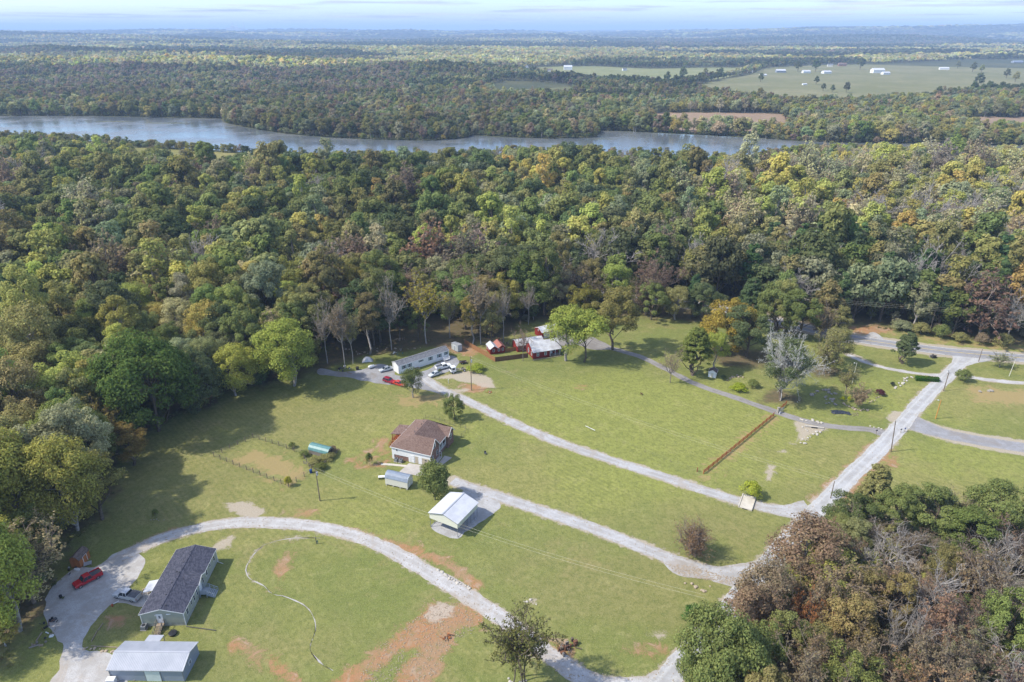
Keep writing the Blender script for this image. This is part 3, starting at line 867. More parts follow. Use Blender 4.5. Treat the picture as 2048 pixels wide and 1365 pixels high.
class Tubes:
    def __init__(s): s.v = []; s.f = []; s.n = 0
    def seg(s, a, b, r0, r1, k=4):
        a = np.asarray(a, float); b = np.asarray(b, float)
        d = b - a; L = np.linalg.norm(d)
        if L < 1e-5: return
        d /= L
        up = np.array([0, 0, 1.0]) if abs(d[2]) < 0.9 else np.array([1.0, 0, 0])
        r = np.cross(d, up); r /= np.linalg.norm(r); u = np.cross(r, d)
        an = np.arange(k) * 2 * np.pi / k
        ring = np.cos(an)[:, None] * r + np.sin(an)[:, None] * u
        s.v.append(np.concatenate([a + ring * r0, b + ring * r1]))
        s.f += [(s.n + i, s.n + (i + 1) % k, s.n + k + (i + 1) % k, s.n + k + i) for i in range(k)]
        s.n += 2 * k
    def path(s, pts, r0, r1, k=4):
        n = len(pts) - 1
        for i in range(n):
            s.seg(pts[i], pts[i + 1], r0 + (r1 - r0) * i / n, r0 + (r1 - r0) * (i + 1) / n, k)
    def arrays(s):
        return (np.concatenate(s.v), np.array(s.f)) if s.v else (np.zeros((0, 3)), np.zeros((0, 4), int))
def bend(R, a, b, n=3, amt=0.12):
    a = np.asarray(a, float); b = np.asarray(b, float)
    L = np.linalg.norm(b - a)
    pts = [a + (b - a) * i / n for i in range(n + 1)]
    for i in range(1, n):
        pts[i] = pts[i] + R.normal(size=3) * L * amt * 0.5
    return pts

def proto_leafy(seed, H=14.0, Rr=4.8, base=0.28, nclump=34, nleaf=6000, size=0.40, shape='round', low=-0.55, trunk_r=0.28, fill=0.86, rc=0.27):
    R = np.random.default_rng(seed)
    zc = H * (base + 1.0) / 2
    R3 = np.array([Rr, Rr, H * (1.0 - base) / 2])
    C = np.array([0, 0, zc])
    cs = []
    lob = R.normal(size=(6, 3))
    lob /= np.linalg.norm(lob, axis=1, keepdims=True)
    amp = R.uniform(-0.32, 0.26, 6)
    while len(cs) < nclump:
        d = R.normal(size=3); d[2] += 0.35
        d /= np.linalg.norm(d)
        if d[2] < low: continue
        k = fill * (0.50 + 0.50 * R.random() ** 0.6)
        k *= 1.0 + float(np.sum(amp * np.clip(lob @ d, 0, 1) ** 3))
        p = d * k
        if shape == 'cone':
            h = (p[2] + 1) / 2
            w = max(0.08, (1.0 - h) ** 0.85 * 1.05 + 0.05)
            q = R.random() ** 0.4 * w; an = R.random() * 6.283
            p = np.array([math.cos(an) * q, math.sin(an) * q, h * 2 - 1])
        elif shape == 'vase':
            h = (p[2] + 1) / 2
            w = 0.45 + 0.65 * h
            p = np.array([p[0] * w, p[1] * w, p[2]])
        elif shape == 'tall':
            pass
        cs.append(C + p * R3)
    cs = np.array(cs)
    rad = Rr * rc * R.uniform(0.7, 1.35, nclump)
    if shape == 'cone': rad *= 0.75
    cnt = np.maximum(6, (nleaf * rad ** 2 / np.sum(rad ** 2)).astype(int))
    lv = leaf_quads(R, cs, rad, cnt, size, 0.35, C, R3)
    lv[:, 2] = np.maximum(lv[:, 2], 0.15)
    T = Tubes()
    top = np.array([R.normal() * .3, R.normal() * .3, H * (0.9 if shape == 'cone' else 0.72)])
    tp = bend(R, (0, 0, -0.3), top, 5, 0.06)
    T.path(tp, trunk_r, trunk_r * 0.25, 6)
    for c in cs[R.permutation(nclump)[:14]]:
        z0 = min(max(H * base * 0.8, c[2] - H * .3), H * .66)
        k = z0 / top[2]
        st = np.array([top[0] * k, top[1] * k, z0])
        T.path(bend(R, st, c, 3, 0.16), trunk_r * 0.38, trunk_r * 0.08, 4)
    return lv, T.arrays()
def proto_bare(seed, H=14.0, Rr=4.5, fork=0.3, nl=7, leaves=0, size=0.3, trunk_r=0.24, spread=1.0, tw=0.026, multi=1):
    R = np.random.default_rng(seed)
    T = Tubes(); tips = []
    for mstem in range(multi):
        b0 = np.array([0, 0, -0.3]) + (R.normal(size=3) * [0.5, 0.5, 0] if multi > 1 else 0)
        an0 = 6.283 * mstem / max(multi, 1) + R.random()
        lean = np.array([math.cos(an0), math.sin(an0), 0]) * (Rr * 0.45 if multi > 1 else 0.2)
        ftop = b0 + np.array([0, 0, H * fork + .3]) + lean * fork
        T.path(bend(R, b0, ftop, 3, 0.05), trunk_r, trunk_r * 0.75, 6)
        L1 = nl if multi == 1 else max(3, nl // 2)
        for i in range(L1):
            an = 6.283 * (i + R.random() * .6) / L1 + seed
            el = R.uniform(0.75, 1.3) if i else 1.5
            Ll = H * (1 - fork) * R.uniform(0.55, 0.82)
            e1 = ftop + lean * 0.6 + np.array([math.cos(an) * math.cos(el) * spread, math.sin(an) * math.cos(el) * spread, math.sin(el)]) * Ll * np.array([Rr / 4.5, Rr / 4.5, 1])
            p1 = bend(R, ftop, e1, 4, 0.16)
            T.path(p1, trunk_r * 0.5, 0.05, 5)
            for j in range(6):
                s0 = p1[1 + j % 4]
                d = (e1 - ftop) / np.linalg.norm(e1 - ftop) + R.normal(size=3) * 0.55 + np.array([0, 0, .25])
                d /= np.linalg.norm(d)
                e2 = s0 + d * Ll * R.uniform(0.3, 0.5)
                p2 = bend(R, s0, e2, 3, 0.18)
                T.path(p2, 0.062, 0.03, 3)
                for q in range(6):
                    s1 = p2[1 + q % 3]
                    d2 = d + R.normal(size=3) * 0.7 + np.array([0, 0, .2]); d2 /= np.linalg.norm(d2)
                    e3 = s1 + d2 * Ll * R.uniform(0.14, 0.26)
                    T.seg(s1, e3, tw * 1.1, tw * .7, 3); tips.append(e3)
                    for w in range(3):
                        d3 = d2 + R.normal(size=3) * 0.6; d3 /= np.linalg.norm(d3)
                        s2 = s1 + (e3 - s1) * R.uniform(.3, 1)
                        e4 = s2 + d3 * Ll * R.uniform(0.06, 0.13)
                        T.seg(s2, e4, tw * .7, tw * .4, 3); tips.append(e4)
    lv = np.zeros((0, 3))
    if leaves:
        tips = np.array(tips)
        sel = tips[R.integers(0, len(tips), leaves)]
        C = np.array([0, 0, H * .65])
        lv = leaf_quads(R, sel, np.full(leaves, 0.35), np.full(leaves, 1), size, 0.1, C, np.array([Rr, Rr, H * .4]))
    return lv, T.arrays()

PROTO = {}     # name -> dict(H, W, trunk mesh, crown mesh, joined mesh)
PROTO_COL = bpy.data.collections.new('tree_prototypes')
def make_proto(name, data, bark):
    lv, (tv, tf) = data
    nq = len(lv) // 4
    allv = np.concatenate([lv, tv]) if len(tv) else lv
    H_ = float(allv[:, 2].max()); W_ = float(np.percentile(np.hypot(allv[:, 0], allv[:, 1]), 97) * 2)
    d = dict(H=H_, W=W_)
    lf = np.arange(nq * 4).reshape(-1, 4)
    if nq:
        m = fast_mesh(bpy.data.meshes.new('crown'), lv, lf); m.materials.append(LEAF); d['crown'] = m
    if len(tv):
        m = fast_mesh(bpy.data.meshes.new('trunk'), tv, tf); m.materials.append(bark); d['trunk'] = m
    m = fast_mesh(bpy.data.meshes.new('tree_' + name), allv, np.concatenate([lf, tf + len(lv)]) if len(tv) else lf)
    m.materials.append(LEAF); m.materials.append(bark)
    mi = np.zeros(len(m.polygons), np.int32); mi[nq:] = 1
    m.polygons.foreach_set('material_index', mi)
    ob = bpy.data.objects.new('tree_%02d_%s' % (len(PROTO), name), m)
    d['obj'] = ob; d['index'] = len(PROTO)
    PROTO_COL.objects.link(ob)
    PROTO[name] = d
# near prototypes
make_proto('round_a', proto_leafy(11, 13, 5.2, 0.10, 64, 15000, 0.25, low=-0.8, rc=0.20, fill=0.95), BARK)
make_proto('round_b', proto_leafy(12, 14, 4.8, 0.12, 56, 13500, 0.25, low=-0.8, rc=0.20, fill=0.95), BARK)
make_proto('round_c', proto_leafy(13, 12, 5.4, 0.06, 66, 15000, 0.26, low=-0.9, rc=0.20, fill=0.95), BARK)
make_proto('tall_a', proto_leafy(14, 17, 4.0, 0.20, 50, 12500, 0.25, low=-0.75, rc=0.22, fill=0.93), BARK)
make_proto('tall_b', proto_leafy(15, 18, 3.6, 0.24, 46, 11000, 0.25, fill=0.84, low=-0.8), PALE_BARK)
make_proto('airy_a', proto_leafy(16, 14, 4.6, 0.10, 56, 10500, 0.23, rc=0.23, low=-0.8), PALE_BARK)
make_proto('airy_b', proto_leafy(17, 15, 4.4, 0.12, 50, 9000, 0.23, rc=0.22, low=-0.8), BARK)
make_proto('cone_a', proto_leafy(18, 13, 3.6, 0.02, 190, 15000, 0.24, 'cone', rc=0.17), BARK)
make_proto('cone_b', proto_leafy(19, 15, 3.3, 0.08, 130, 11000, 0.24, 'cone', rc=0.19), BARK)
make_proto('ball', proto_leafy(20, 8, 3.9, 0.07, 80, 11000, 0.27, low=-0.95, trunk_r=0.16, rc=0.25), BARK)
make_proto('shrub', proto_leafy(21, 3.0, 1.9, 0.0, 34, 2600, 0.18, low=-0.4, trunk_r=0.07, rc=0.3), BARK)
make_proto('vase', proto_leafy(22, 12, 5.2, 0.28, 44, 6000, 0.28, 'vase', trunk_r=0.16, rc=0.24), BARK)
make_proto('grand_a', proto_leafy(23, 15, 7.0, 0.04, 120, 30000, 0.25, low=-0.9, rc=0.19), BARK)
make_proto('grand_b', proto_leafy(24, 15, 6.2, 0.06, 100, 20000, 0.24, low=-0.9, rc=0.2), PALE_BARK)
make_proto('bare_a', proto_bare(31, 14, 4.6, 0.30), PALE_BARK)
make_proto('silver', proto_bare(55, 14, 5.0, 0.20, 20, 12000, 0.15, 0.11, 1.0, 0.024), SILVER_BARK)
make_proto('bare_b', proto_bare(32, 15, 4.0, 0.38, 6), PALE_BARK)
make_proto('twiggy_a', proto_bare(33, 13, 4.8, 0.24, 7, 3200, 0.24), TWIG)
make_proto('twiggy_b', proto_bare(34, 14, 4.4, 0.24, 8, 7000, 0.24), TWIG)
make_proto('twiggy_c', proto_bare(35, 12, 5.0, 0.16, 9, 10000, 0.25), TWIG)
make_proto('greybare', proto_bare(36, 13, 4.6, 0.26, 8, 900, 0.26), TWIG)
make_proto('clump_stem', proto_bare(37, 12, 4.2, 0.42, 8, 4200, 0.28, 0.12, 0.9, 0.024, 5), BARK)
make_proto('thicket', proto_bare(38, 6, 2.8, 0.05, 9, 5000, 0.15, 0.035, 0.7, 0.012, 7), TWIG)
make_proto('tall_bare', proto_bare(39, 19, 4.0, 0.42, 8, 1200, 0.30, 0.26), PALE_BARK)
make_proto('tall_thin', proto_bare(40, 19, 3.6, 0.40, 9, 5200, 0.34, 0.24), PALE_BARK)
# middle distance
make_proto('m_round_a', proto_leafy(41, 13, 5.0, 0.10, 46, 3600, 0.56, low=-0.75), BARK)
make_proto('m_round_b', proto_leafy(42, 14, 4.6, 0.12, 40, 3200, 0.56, low=-0.75), BARK)
make_proto('m_round_c', proto_leafy(43, 12, 5.2, 0.08, 50, 3600, 0.56, low=-0.8), BARK)
make_proto('m_tall', proto_leafy(44, 17, 3.8, 0.18, 34, 3000, 0.55, low=-0.75), BARK)
make_proto('m_airy', proto_leafy(45, 14, 4.4, 0.12, 36, 2200, 0.48, rc=0.24, low=-0.75), PALE_BARK)
make_proto('m_cone', proto_leafy(46, 14, 3.2, 0.10, 46, 2800, 0.50, 'cone', rc=0.25), BARK)
make_proto('m_bare', proto_bare(47, 14, 4.4, 0.30, 6, 0, .3, 0.24, 1.0, 0.05), PALE_BARK)
make_proto('m_twiggy', proto_bare(48, 13, 4.6, 0.22, 7, 2200, 0.5, 0.22, 1.0, 0.045), TWIG)
# far
make_proto('f_round_a', proto_leafy(51, 13, 5.6, 0.0, 16, 420, 1.6, low=-.3, rc=0.36), BARK)
make_proto('f_round_b', proto_leafy(52, 14, 5.2, 0.0, 14, 380, 1.6, low=-.3, rc=0.36), BARK)
make_proto('f_tall', proto_leafy(53, 16, 4.2, 0.0, 12, 340, 1.5, low=-.3, rc=0.36), BARK)
make_proto('f_airy', proto_leafy(54, 13, 5.2, 0.0, 16, 340, 1.3, low=-.3, rc=0.34), TWIG)

make_proto('weed', proto_leafy(62, 0.9, 0.6, 0.0, 8, 60, 0.26, low=-.1, trunk_r=0.02, rc=0.5), BARK)
TINT = dict(green=(0.199, 0.230, 0.074), dark=(0.130, 0.158, 0.068), ygreen=(0.364, 0.358, 0.099), olive=(0.280, 0.263, 0.101), brown=(0.274, 0.213, 0.132),
            russet=(0.275, 0.192, 0.118), gold=(0.414, 0.336, 0.101), pale=(0.426, 0.392, 0.213), sage=(0.263, 0.280, 0.151), pine=(0.112, 0.162, 0.067),
            tan=(0.370, 0.280, 0.168), lime=(0.325, 0.364, 0.078), bareleaf=(0.291, 0.235, 0.162))
WORDS = dict(green='green leafy tree', dark='dark green leafy tree', ygreen='yellow green leafy tree', olive='olive green tree', brown='brown leaved tree', russet='russet half-bare tree',
             gold='golden yellow tree', pale='pale thin-leaved tree', sage='grey green tree', pine='pointed evergreen tree', bare='bare pale-limbed tree', grey='grey bare twiggy tree')
NEARP = dict(green=['round_a', 'round_b', 'round_c', 'tall_a'], dark=['round_a', 'round_c', 'round_b'], ygreen=['round_b', 'airy_a', 'round_c', 'tall_b'], olive=['airy_a', 'round_b', 'tall_a', 'airy_b'],
             brown=['twiggy_c', 'airy_b', 'twiggy_b'], russet=['twiggy_b', 'twiggy_c', 'twiggy_a'], gold=['round_b', 'airy_a', 'tall_a'], pale=['airy_a', 'twiggy_b', 'airy_b'], sage=['airy_a', 'airy_b', 'round_b'],
             pine=['cone_a', 'cone_b'], bare=['bare_a', 'bare_b'], grey=['greybare', 'twiggy_a', 'greybare'])
MIDP = dict(green=['m_round_a', 'm_round_b', 'm_round_c', 'm_tall'], dark=['m_round_a', 'm_round_c'], ygreen=['m_round_b', 'm_airy', 'm_tall'], olive=['m_airy', 'm_round_b', 'm_tall'], brown=['m_twiggy', 'm_airy'],
            russet=['m_twiggy', 'm_airy'], gold=['m_round_b', 'm_airy'], pale=['m_airy', 'm_twiggy'], sage=['m_airy', 'm_round_a'], pine=['m_cone'], bare=['m_bare'], grey=['m_bare', 'm_twiggy'])
FARP = dict(pine=['f_tall'], bare=['f_airy'], grey=['f_airy'], pale=['f_airy'])
SPEC = list(WORDS)
MIXES = {
    'left': dict(green=.26, dark=.07, ygreen=.34, olive=.20, sage=.07, brown=.03, russet=.02, gold=.02, pale=.03, grey=.02),
    'leftup': dict(green=.28, dark=.20, ygreen=.14, olive=.24, sage=.08, brown=.03, pale=.03, grey=.02),
    'back': dict(green=.26, dark=.2, olive=.2, russet=.05, brown=.09, grey=.07, bare=.04, ygreen=.06, pale=.02),
    'mid': dict(green=.36, dark=.24, olive=.18, ygreen=.10, gold=.015, sage=.07, pale=.02, grey=.015),
    'midright_sunlit': dict(sage=.14, pale=.24, ygreen=.24, olive=.12, green=.07, bare=.09, gold=.05, grey=.04, brown=.02),
    'road': dict(green=.28, dark=.18, pine=.14, olive=.18, sage=.10, bare=.05, grey=.04, russet=.02, gold=.025),
    'lower': dict(russet=.22, brown=.15, bare=.19, grey=.15, olive=.12, green=.05, sage=.07, ygreen=.015),
    'bank': dict(olive=.3, sage=.2, brown=.12, green=.16, dark=.14, pale=.05, gold=.01, grey=.03),
    'bankright': dict(olive=.28, sage=.24, pale=.12, gold=.04, green=.16, brown=.06, ygreen=.10),
    'hill': dict(grey=.34, dark=.22, sage=.12, olive=.14, brown=.14, bare=.04),
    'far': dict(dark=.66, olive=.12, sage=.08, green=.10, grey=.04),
    'far_sunlit': dict(pale=.3, ygreen=.2, olive=.2, sage=.2, gold=.10),
}
def pick_species(n, mix, R):
    ks = list(mix); w = np.array([mix[k] for k in ks]); w = w / w.sum()
    return [ks[i] for i in R.choice(len(ks), n, p=w)]
def tint_of(sp, R, spread=0.22):
    b = TINT.get(sp, TINT['bareleaf'])
    k = 1 + R.uniform(-spread, spread)
    return [max(0.01, c * k * (1 + R.uniform(-.1, .1))) for c in b]

TREES = []     # every tree standing on its own or in a wood near enough to be picked out
def put_tree(x, y, proto, sx, sz, tint, label, group=None, name='tree', cat='tree', rot=None):
    p = PROTO[proto]
    rot = random.random() * 6.283 if rot is None else rot
    r = thing(name, label, cat, (x, y, 0), rot, group)
    r.scale = (sx, sx, sz)
    for part in ('trunk', 'crown'):
        if part in p:
            o_ = link_mesh(part, p[part], r)
            if part == 'crown':
                o_['tint'] = tint
    TREES.append((x, y, p['W'] * sx / 2))
    return r
def tree_px(bx, by, topy, wpx, proto, tint, label, group=None, name='tree', cat='tree'):
    x, y = P(bx, by)
    h = height_for(x, y, topy)
    w = wpx * depth(x, y, h * .6) / FPX
    p = PROTO[proto]
    t_ = TINT[tint] if isinstance(tint, str) else tint
    return put_tree(x, y, proto, w / p['W'], h / p['H'], list(t_), label, group, name, cat)

# --- trees that stand out in the photo, each set where it grows
H_ = tree_px
H_(870, 1000, 928, 64, 'ball', 'green', 'dense round green tree between the cream shed and the open carport')
H_(909, 840, 787, 46, 'round_c', 'green', 'round green lawn tree behind the brick house beside the gravel drive')
H_(826, 795, 738, 46, 'airy_a', (0.134, 0.162, 0.058), 'olive green tree in front of the white mobile home')
H_(588, 772, 640, 128, 'grand_b', 'lime', 'big bright yellow green tree at the head of the left lawn')
H_(472, 792, 688, 96, 'grand_b', (0.42, 0.42, 0.09), 'round yellow tree at the lawn edge left of the biggest yellow green one')
H_(500, 752, 622, 98, 'round_b', 'green', 'rounded green tree behind the yellow trees at the lawn edge')
H_(318, 862, 660, 190, 'grand_a', (0.122, 0.176, 0.043), 'huge spreading green tree overhanging the left lawn')
H_(400, 820, 690, 120, 'round_c', 'dark', 'dark green tree at the shaded right end of the huge spreading tree')
H_(222, 900, 775, 120, 'twiggy_a', 'gold', 'half-bare pale-limbed tree below the huge spreading green tree')
H_(268, 930, 850, 95, 'airy_b', (0.234, 0.172, 0.054), 'orange brown tree at the edge of the shaded left lawn')
H_(170, 960, 800, 150, 'grand_a', (0.22, 0.25, 0.07), 'yellow tipped green tree in the left wood above the willow-like thicket')
H_(60, 1085, 860, 170, 'grand_b', (0.38, 0.37, 0.09), 'feathery yellow green tree by the left edge of the photo')
H_(155, 1062, 868, 150, 'grand_b', (0.36, 0.34, 0.085), 'feathery yellow tree beside the shaded grass on the left')
H_(205, 1040, 905, 110, 'airy_b', (0.29, 0.275, 0.09), 'drooping olive tree nearest the shaded left lawn')
H_(40, 1262, 1050, 170, 'grand_b', (0.36, 0.40, 0.085), 'bright lime tree in the lower left corner by the gravel yard')
H_(72, 1135, 1025, 100, 'round_b', 'green', 'dark green tree crowding the orange shed')
H_(10, 1190, 1040, 120, 'airy_a', (0.40, 0.38, 0.08), 'yellow flecked tree on the left edge behind the lime tree')
# tall trees behind the mobile home
H_(655, 728, 588, 62, 'tall_bare', 'bareleaf', 'ash grey leaning tree left of the woodland clearing')
H_(690, 738, 590, 50, 'tall_thin', 'brown', 'slender brown tree with a bare trunk by the junk pile')
H_(706, 728, 620, 48, 'tall_thin', 'olive', 'thin olive tree just right of the slender brown one')
H_(740, 708, 585, 62, 'tall_b', (0.216, 0.180, 0.082), 'ivy clad olive tree in front of the woodland clearing')
H_(783, 700, 543, 76, 'tall_bare', 'bareleaf', 'tall bare pinkish grey tree behind the mobile home')
H_(853, 688, 546, 84, 'tall_thin', (0.342, 0.288, 0.054), 'tall golden green tree with forked pale limbs behind the mobile home')
H_(800, 676, 600, 48, 'tall_a', 'dark', 'dark tree between the bare tree and the golden green tree')
H_(838, 682, 606, 44, 'tall_a', 'green', 'narrow green tree left of the golden green one')
H_(900, 676, 580, 50, 'tall_thin', 'olive', 'thin dark trunked tree left of the grey shed')
H_(945, 690, 590, 44, 'tall_b', (0.288, 0.234, 0.072), 'leafy yellow green tree by the wooden fence corner')
H_(962, 690, 545, 62, 'tall_thin', 'brown', 'tall rusty crowned tree behind the wooden fence')
H_(985, 690, 600, 46, 'airy_b', 'olive', 'small olive tree behind the red cabin')
H_(1007, 685, 560, 54, 'tall_bare', 'brown', 'brown twiggy tree with a tall trunk behind the red cabin')
H_(1057, 650, 562, 46, 'tall_bare', 'bareleaf', 'white trunked bare tree behind the red garage')
H_(1046, 722, 648, 48, 'greybare', (0.360, 0.216, 0.162), 'small pinkish brown tree in front of the red house')
# around the red house and its drive
H_(1132, 722, 612, 84, 'airy_a', 'lime', 'light green tree right of the red house, left of the pair')
H_(1168, 724, 618, 92, 'vase', 'lime', 'light green wide-topped tree beside the red house drive')
H_(1225, 700, 574, 104, 'round_b', (0.244, 0.216, 0.072), 'big ochre green tree at the bend of the red house drive')
H_(1172, 650, 566, 80, 'round_c', (0.208, 0.190, 0.046), 'golden flecked dark tree behind the light green pair')
H_(1340, 766, 690, 58, 'greybare', 'tan', 'small tan leafless tree beside the red house drive')
H_(1386, 752, 654, 66, 'cone_a', (0.180, 0.208, 0.054), 'pointed green tree left of the white garden shed')
H_(1428, 738, 664, 52, 'airy_a', 'lime', 'light green tree behind the white garden shed')
H_(1448, 700, 594, 116, 'round_c', (0.342, 0.260, 0.054), 'broad golden tree at the back of the right lawn')
H_(1492, 714, 612, 100, 'round_a', 'dark', 'dark green tree in front of the broad golden one')
H_(1560, 802, 652, 122, 'silver', (0.46, 0.45, 0.41), 'silvery bare-topped tree standing over the rock garden')
H_(1562, 801, 676, 112, 'airy_b', (0.126, 0.154, 0.064), 'green lower-crowned tree under the silvery bare top')
H_(1646, 748, 648, 80, 'twiggy_c', 'olive', 'thin grey green tree right of the silvery tree')
H_(1668, 730, 655, 60, 'airy_a', 'olive', 'olive tree by the main road, right of the thin grey green one')
H_(1806, 728, 664, 46, 'cone_a', 'dark', 'lone dark cedar between the main road and the lane', name='cedar_tree')
H_(1716, 815, 763, 50, 'twiggy_c', 'tan', 'tan wispy tree among the garden rocks')
H_(1690, 788, 728, 50, 'twiggy_b', 'olive', 'sparse olive tree behind the tan wispy one')
H_(1998, 735, 703, 48, 'twiggy_b', 'sage', 'grey green bushy tree beside the main road on the right')
# foreground
H_(1045, 1362, 1208, 152, 'clump_stem', (0.154, 0.154, 0.050), 'multi-stemmed tree over the loop drive at the bottom')
H_(1428, 1420, 1222, 190, 'grand_a', 'green', 'big bright green tree at the bottom right of the lawn')
H_(1500, 1400, 1262, 120, 'round_b', 'green', 'smaller green tree right of the bottom lawn tree')
H_(1395, 1385, 1300, 90, 'round_c', 'green', 'low green tree at the bottom edge beside the lane')
H_(1600, 1182, 1048, 150, 'airy_a', 'russet', 'rusty tree leaning over the lane bend')
H_(1540, 1215, 1095, 90, 'greybare', 'sage', 'wispy grey tree over the gravel drive entrance')
H_(1535, 1300, 1170, 130, 'twiggy_b', 'russet', 'coppery brown tree above the bottom green tree')
H_(1600, 1290, 1172, 100, 'twiggy_c', (0.324, 0.154, 0.064), 'dense rust brown tree right of the coppery one')
H_(1655, 1265, 1160, 60, 'airy_b', 'ygreen', 'slim yellow green tree among the rust brown trees')
H_(1735, 1045, 930, 64, 'cone_b', 'olive', 'narrow dark olive tree rising beside the lane')
H_(1690, 1062, 985, 110, 'round_c', (0.126, 0.154, 0.054), 'dark olive tree at the lane end of the lower wood')
H_(1780, 1068, 968, 90, 'round_b', 'green', 'green tree right of the narrow dark olive one')
H_(1860, 1082, 984, 120, 'round_a', 'green', 'wide green tree at the top edge of the lower wood')
H_(1965, 1075, 962, 140, 'round_c', 'green', 'broad green tree at the right end of the lower wood')
H_(1930, 1120, 1020, 120, 'round_b', (0.154, 0.190, 0.054), 'light green tree below the broad one in the lower wood')
H_(1770, 1150, 1028, 130, 'bare_a', 'bareleaf', 'wide silvery bare tree in the upper part of the lower wood')
H_(1670, 1150, 1060, 80, 'greybare', 'sage', 'pale twiggy tree left of the wide silvery bare one')
H_(1640, 1205, 1105, 130, 'airy_a', 'ygreen', 'yellow green tree in the middle of the lower wood')
H_(1775, 1330, 1190, 100, 'bare_a', 'bareleaf', 'tall white-limbed bare tree at the bottom of the lower wood')
H_(1815, 1340, 1200, 80, 'bare_b', 'bareleaf', 'bare tree just right of the tall white-limbed one')
H_(1770, 1230, 1125, 130, 'twiggy_b', 'russet', 'wide russet tree below the silvery bare tree')
H_(1980, 1240, 1140, 90, 'bare_b', 'bareleaf', 'pale bare tree near the right edge of the lower wood')
H_(1470, 1318, 1176, 118, 'airy_b', 'russet', 'dense copper tree covering the lane left of the coppery brown one')
H_(1512, 1262, 1134, 112, 'airy_a', 'brown', 'dull brown tree covering the lane below the wispy grey one')
H_(1640, 1150, 1035, 110, 'twiggy_c', (0.240, 0.156, 0.084), 'brown tree hiding the lane bend behind the rusty one')
H_(1462, 1400, 1285, 120, 'round_a', 'green', 'green tree between the bottom lawn tree and its smaller neighbour')
H_(1302, 640, 566, 66, 'round_b', 'green', 'green tree at the left end of the row hiding the main road')
H_(1350, 640, 572, 60, 'airy_a', 'olive', 'olive tree in the row behind the small upper lawn')
H_(1402, 644, 560, 70, 'round_a', 'dark', 'dark green tree in the row behind the broad golden tree')
H_(1545, 672, 566, 84, 'round_c', 'green', 'wide green tree behind the silvery tree in front of the main road')
H_(1598, 676, 578, 84, 'round_a', (0.17, 0.2, 0.062), 'full green tree just left of the main road opening')
H_(1640, 682, 600, 64, 'twiggy_c', 'brown', 'brown tree screening the main road above the thin grey green one')
H_(1672, 676, 612, 52, 'airy_b', 'olive', 'olive tree where the main road comes out of the wood')
N_HAND = len(TREES)

def bush(bx, by, topy, wpx, tint, label, proto='shrub', group=None):
    H_(bx, by, topy, wpx, proto, tint, label, group, 'bush', 'bush'); TREES.pop()
bush(1503, 993, 962, 44, (0.360, 0.396, 0.054), 'yellow green bush beside the small bridge deck')
bush(1386, 1108, 1028, 80, (0.252, 0.162, 0.090), 'large brown leafless bush on the lawn', 'thicket')
bush(1388, 1244, 1210, 50, (0.072, 0.154, 0.036), 'dark green rounded bush above the bottom green tree')
bush(1922, 762, 738, 34, 'green', 'green bush at the mouth of the farm track')
bush(1684, 802, 793, 11, (0.360, 0.396, 0.036), 'small yellow ball bush left of its twin in the rock garden')
bush(1700, 803, 793, 12, (0.360, 0.396, 0.036), 'small yellow ball bush right of its twin in the rock garden')
bush(1760, 790, 779, 22, (0.108, 0.040, 0.043), 'dark purple bush at the end of the rock garden')
bush(1475, 781, 768, 36, (0.306, 0.360, 0.036), 'low bright yellow bush by the red house drive')
bush(1505, 775, 760, 26, 'green', 'green bush right of the low bright yellow one')
bush(1785, 772, 764, 10, (0.054, 0.064, 0.054), 'small dark bush beside the white garden boulders')
bush(313, 1036, 1018, 14, 'green', 'small green bush alone on the shaded left lawn')
bush(740, 930, 905, 16, 'green', 'small green bush in the round soil bed')
bush(577, 972, 952, 18, (0.360, 0.342, 0.054), 'yellow weedy bush at the garden fence corner')
bush(950, 742, 730, 40, (0.306, 0.360, 0.054), 'yellow green weed clump by the cab truck')
bush(1430, 752, 744, 12, 'dark', 'dark bush against the white garden shed')
bush(1447, 760, 750, 14, 'dark', 'dark bush right of the white garden shed')
bush(880, 748, 738, 10, 'dark', 'dark weed bush near the utility pedestal')
# bushes along the far side of the main road
R0 = np.random.default_rng(5)
for i_, (bx_, by_, w_) in enumerate(((1802, 660, 46), (1838, 668, 40), (1878, 676, 36), (1916, 684, 34), (1960, 690, 30), (2004, 695, 36))):
    bush(bx_, by_, by_ - 20 - i_ % 3 * 4, w_, ('sage', 'olive', 'green', 'olive', 'brown', 'olive')[i_], '%s roadside bush, %s from the left along the far verge' % (('grey green', 'olive', 'green', 'dull olive', 'brownish', 'weedy olive')[i_], ('first', 'second', 'third', 'fourth', 'fifth', 'sixth')[i_]), group='bushes on the far verge of the main road')
# overgrown vines in front of the teal shed
for i_, (bx_, by_, w_, t_) in enumerate(((608, 912, 22, 'green'), (632, 928, 34, 'olive'), (655, 918, 34, 'olive'), (640, 938, 30, (0.162, 0.180, 0.054)), (664, 905, 24, 'brown'), (585, 896, 16, 'green'))):
    bush(bx_, by_, by_ - 11, w_, t_, '%s vine tangle %s' % (('green', 'thick olive', 'broad olive', 'trailing', 'reddish', 'small green')[i_], ('on the garden fence left of the teal shed', 'under the front of the teal shed', 'at the right front of the teal shed', 'on the pen rails below the teal shed', 'against the end of the teal shed', 'in the middle of the garden back fence')[i_]), group='vines round the teal shed')

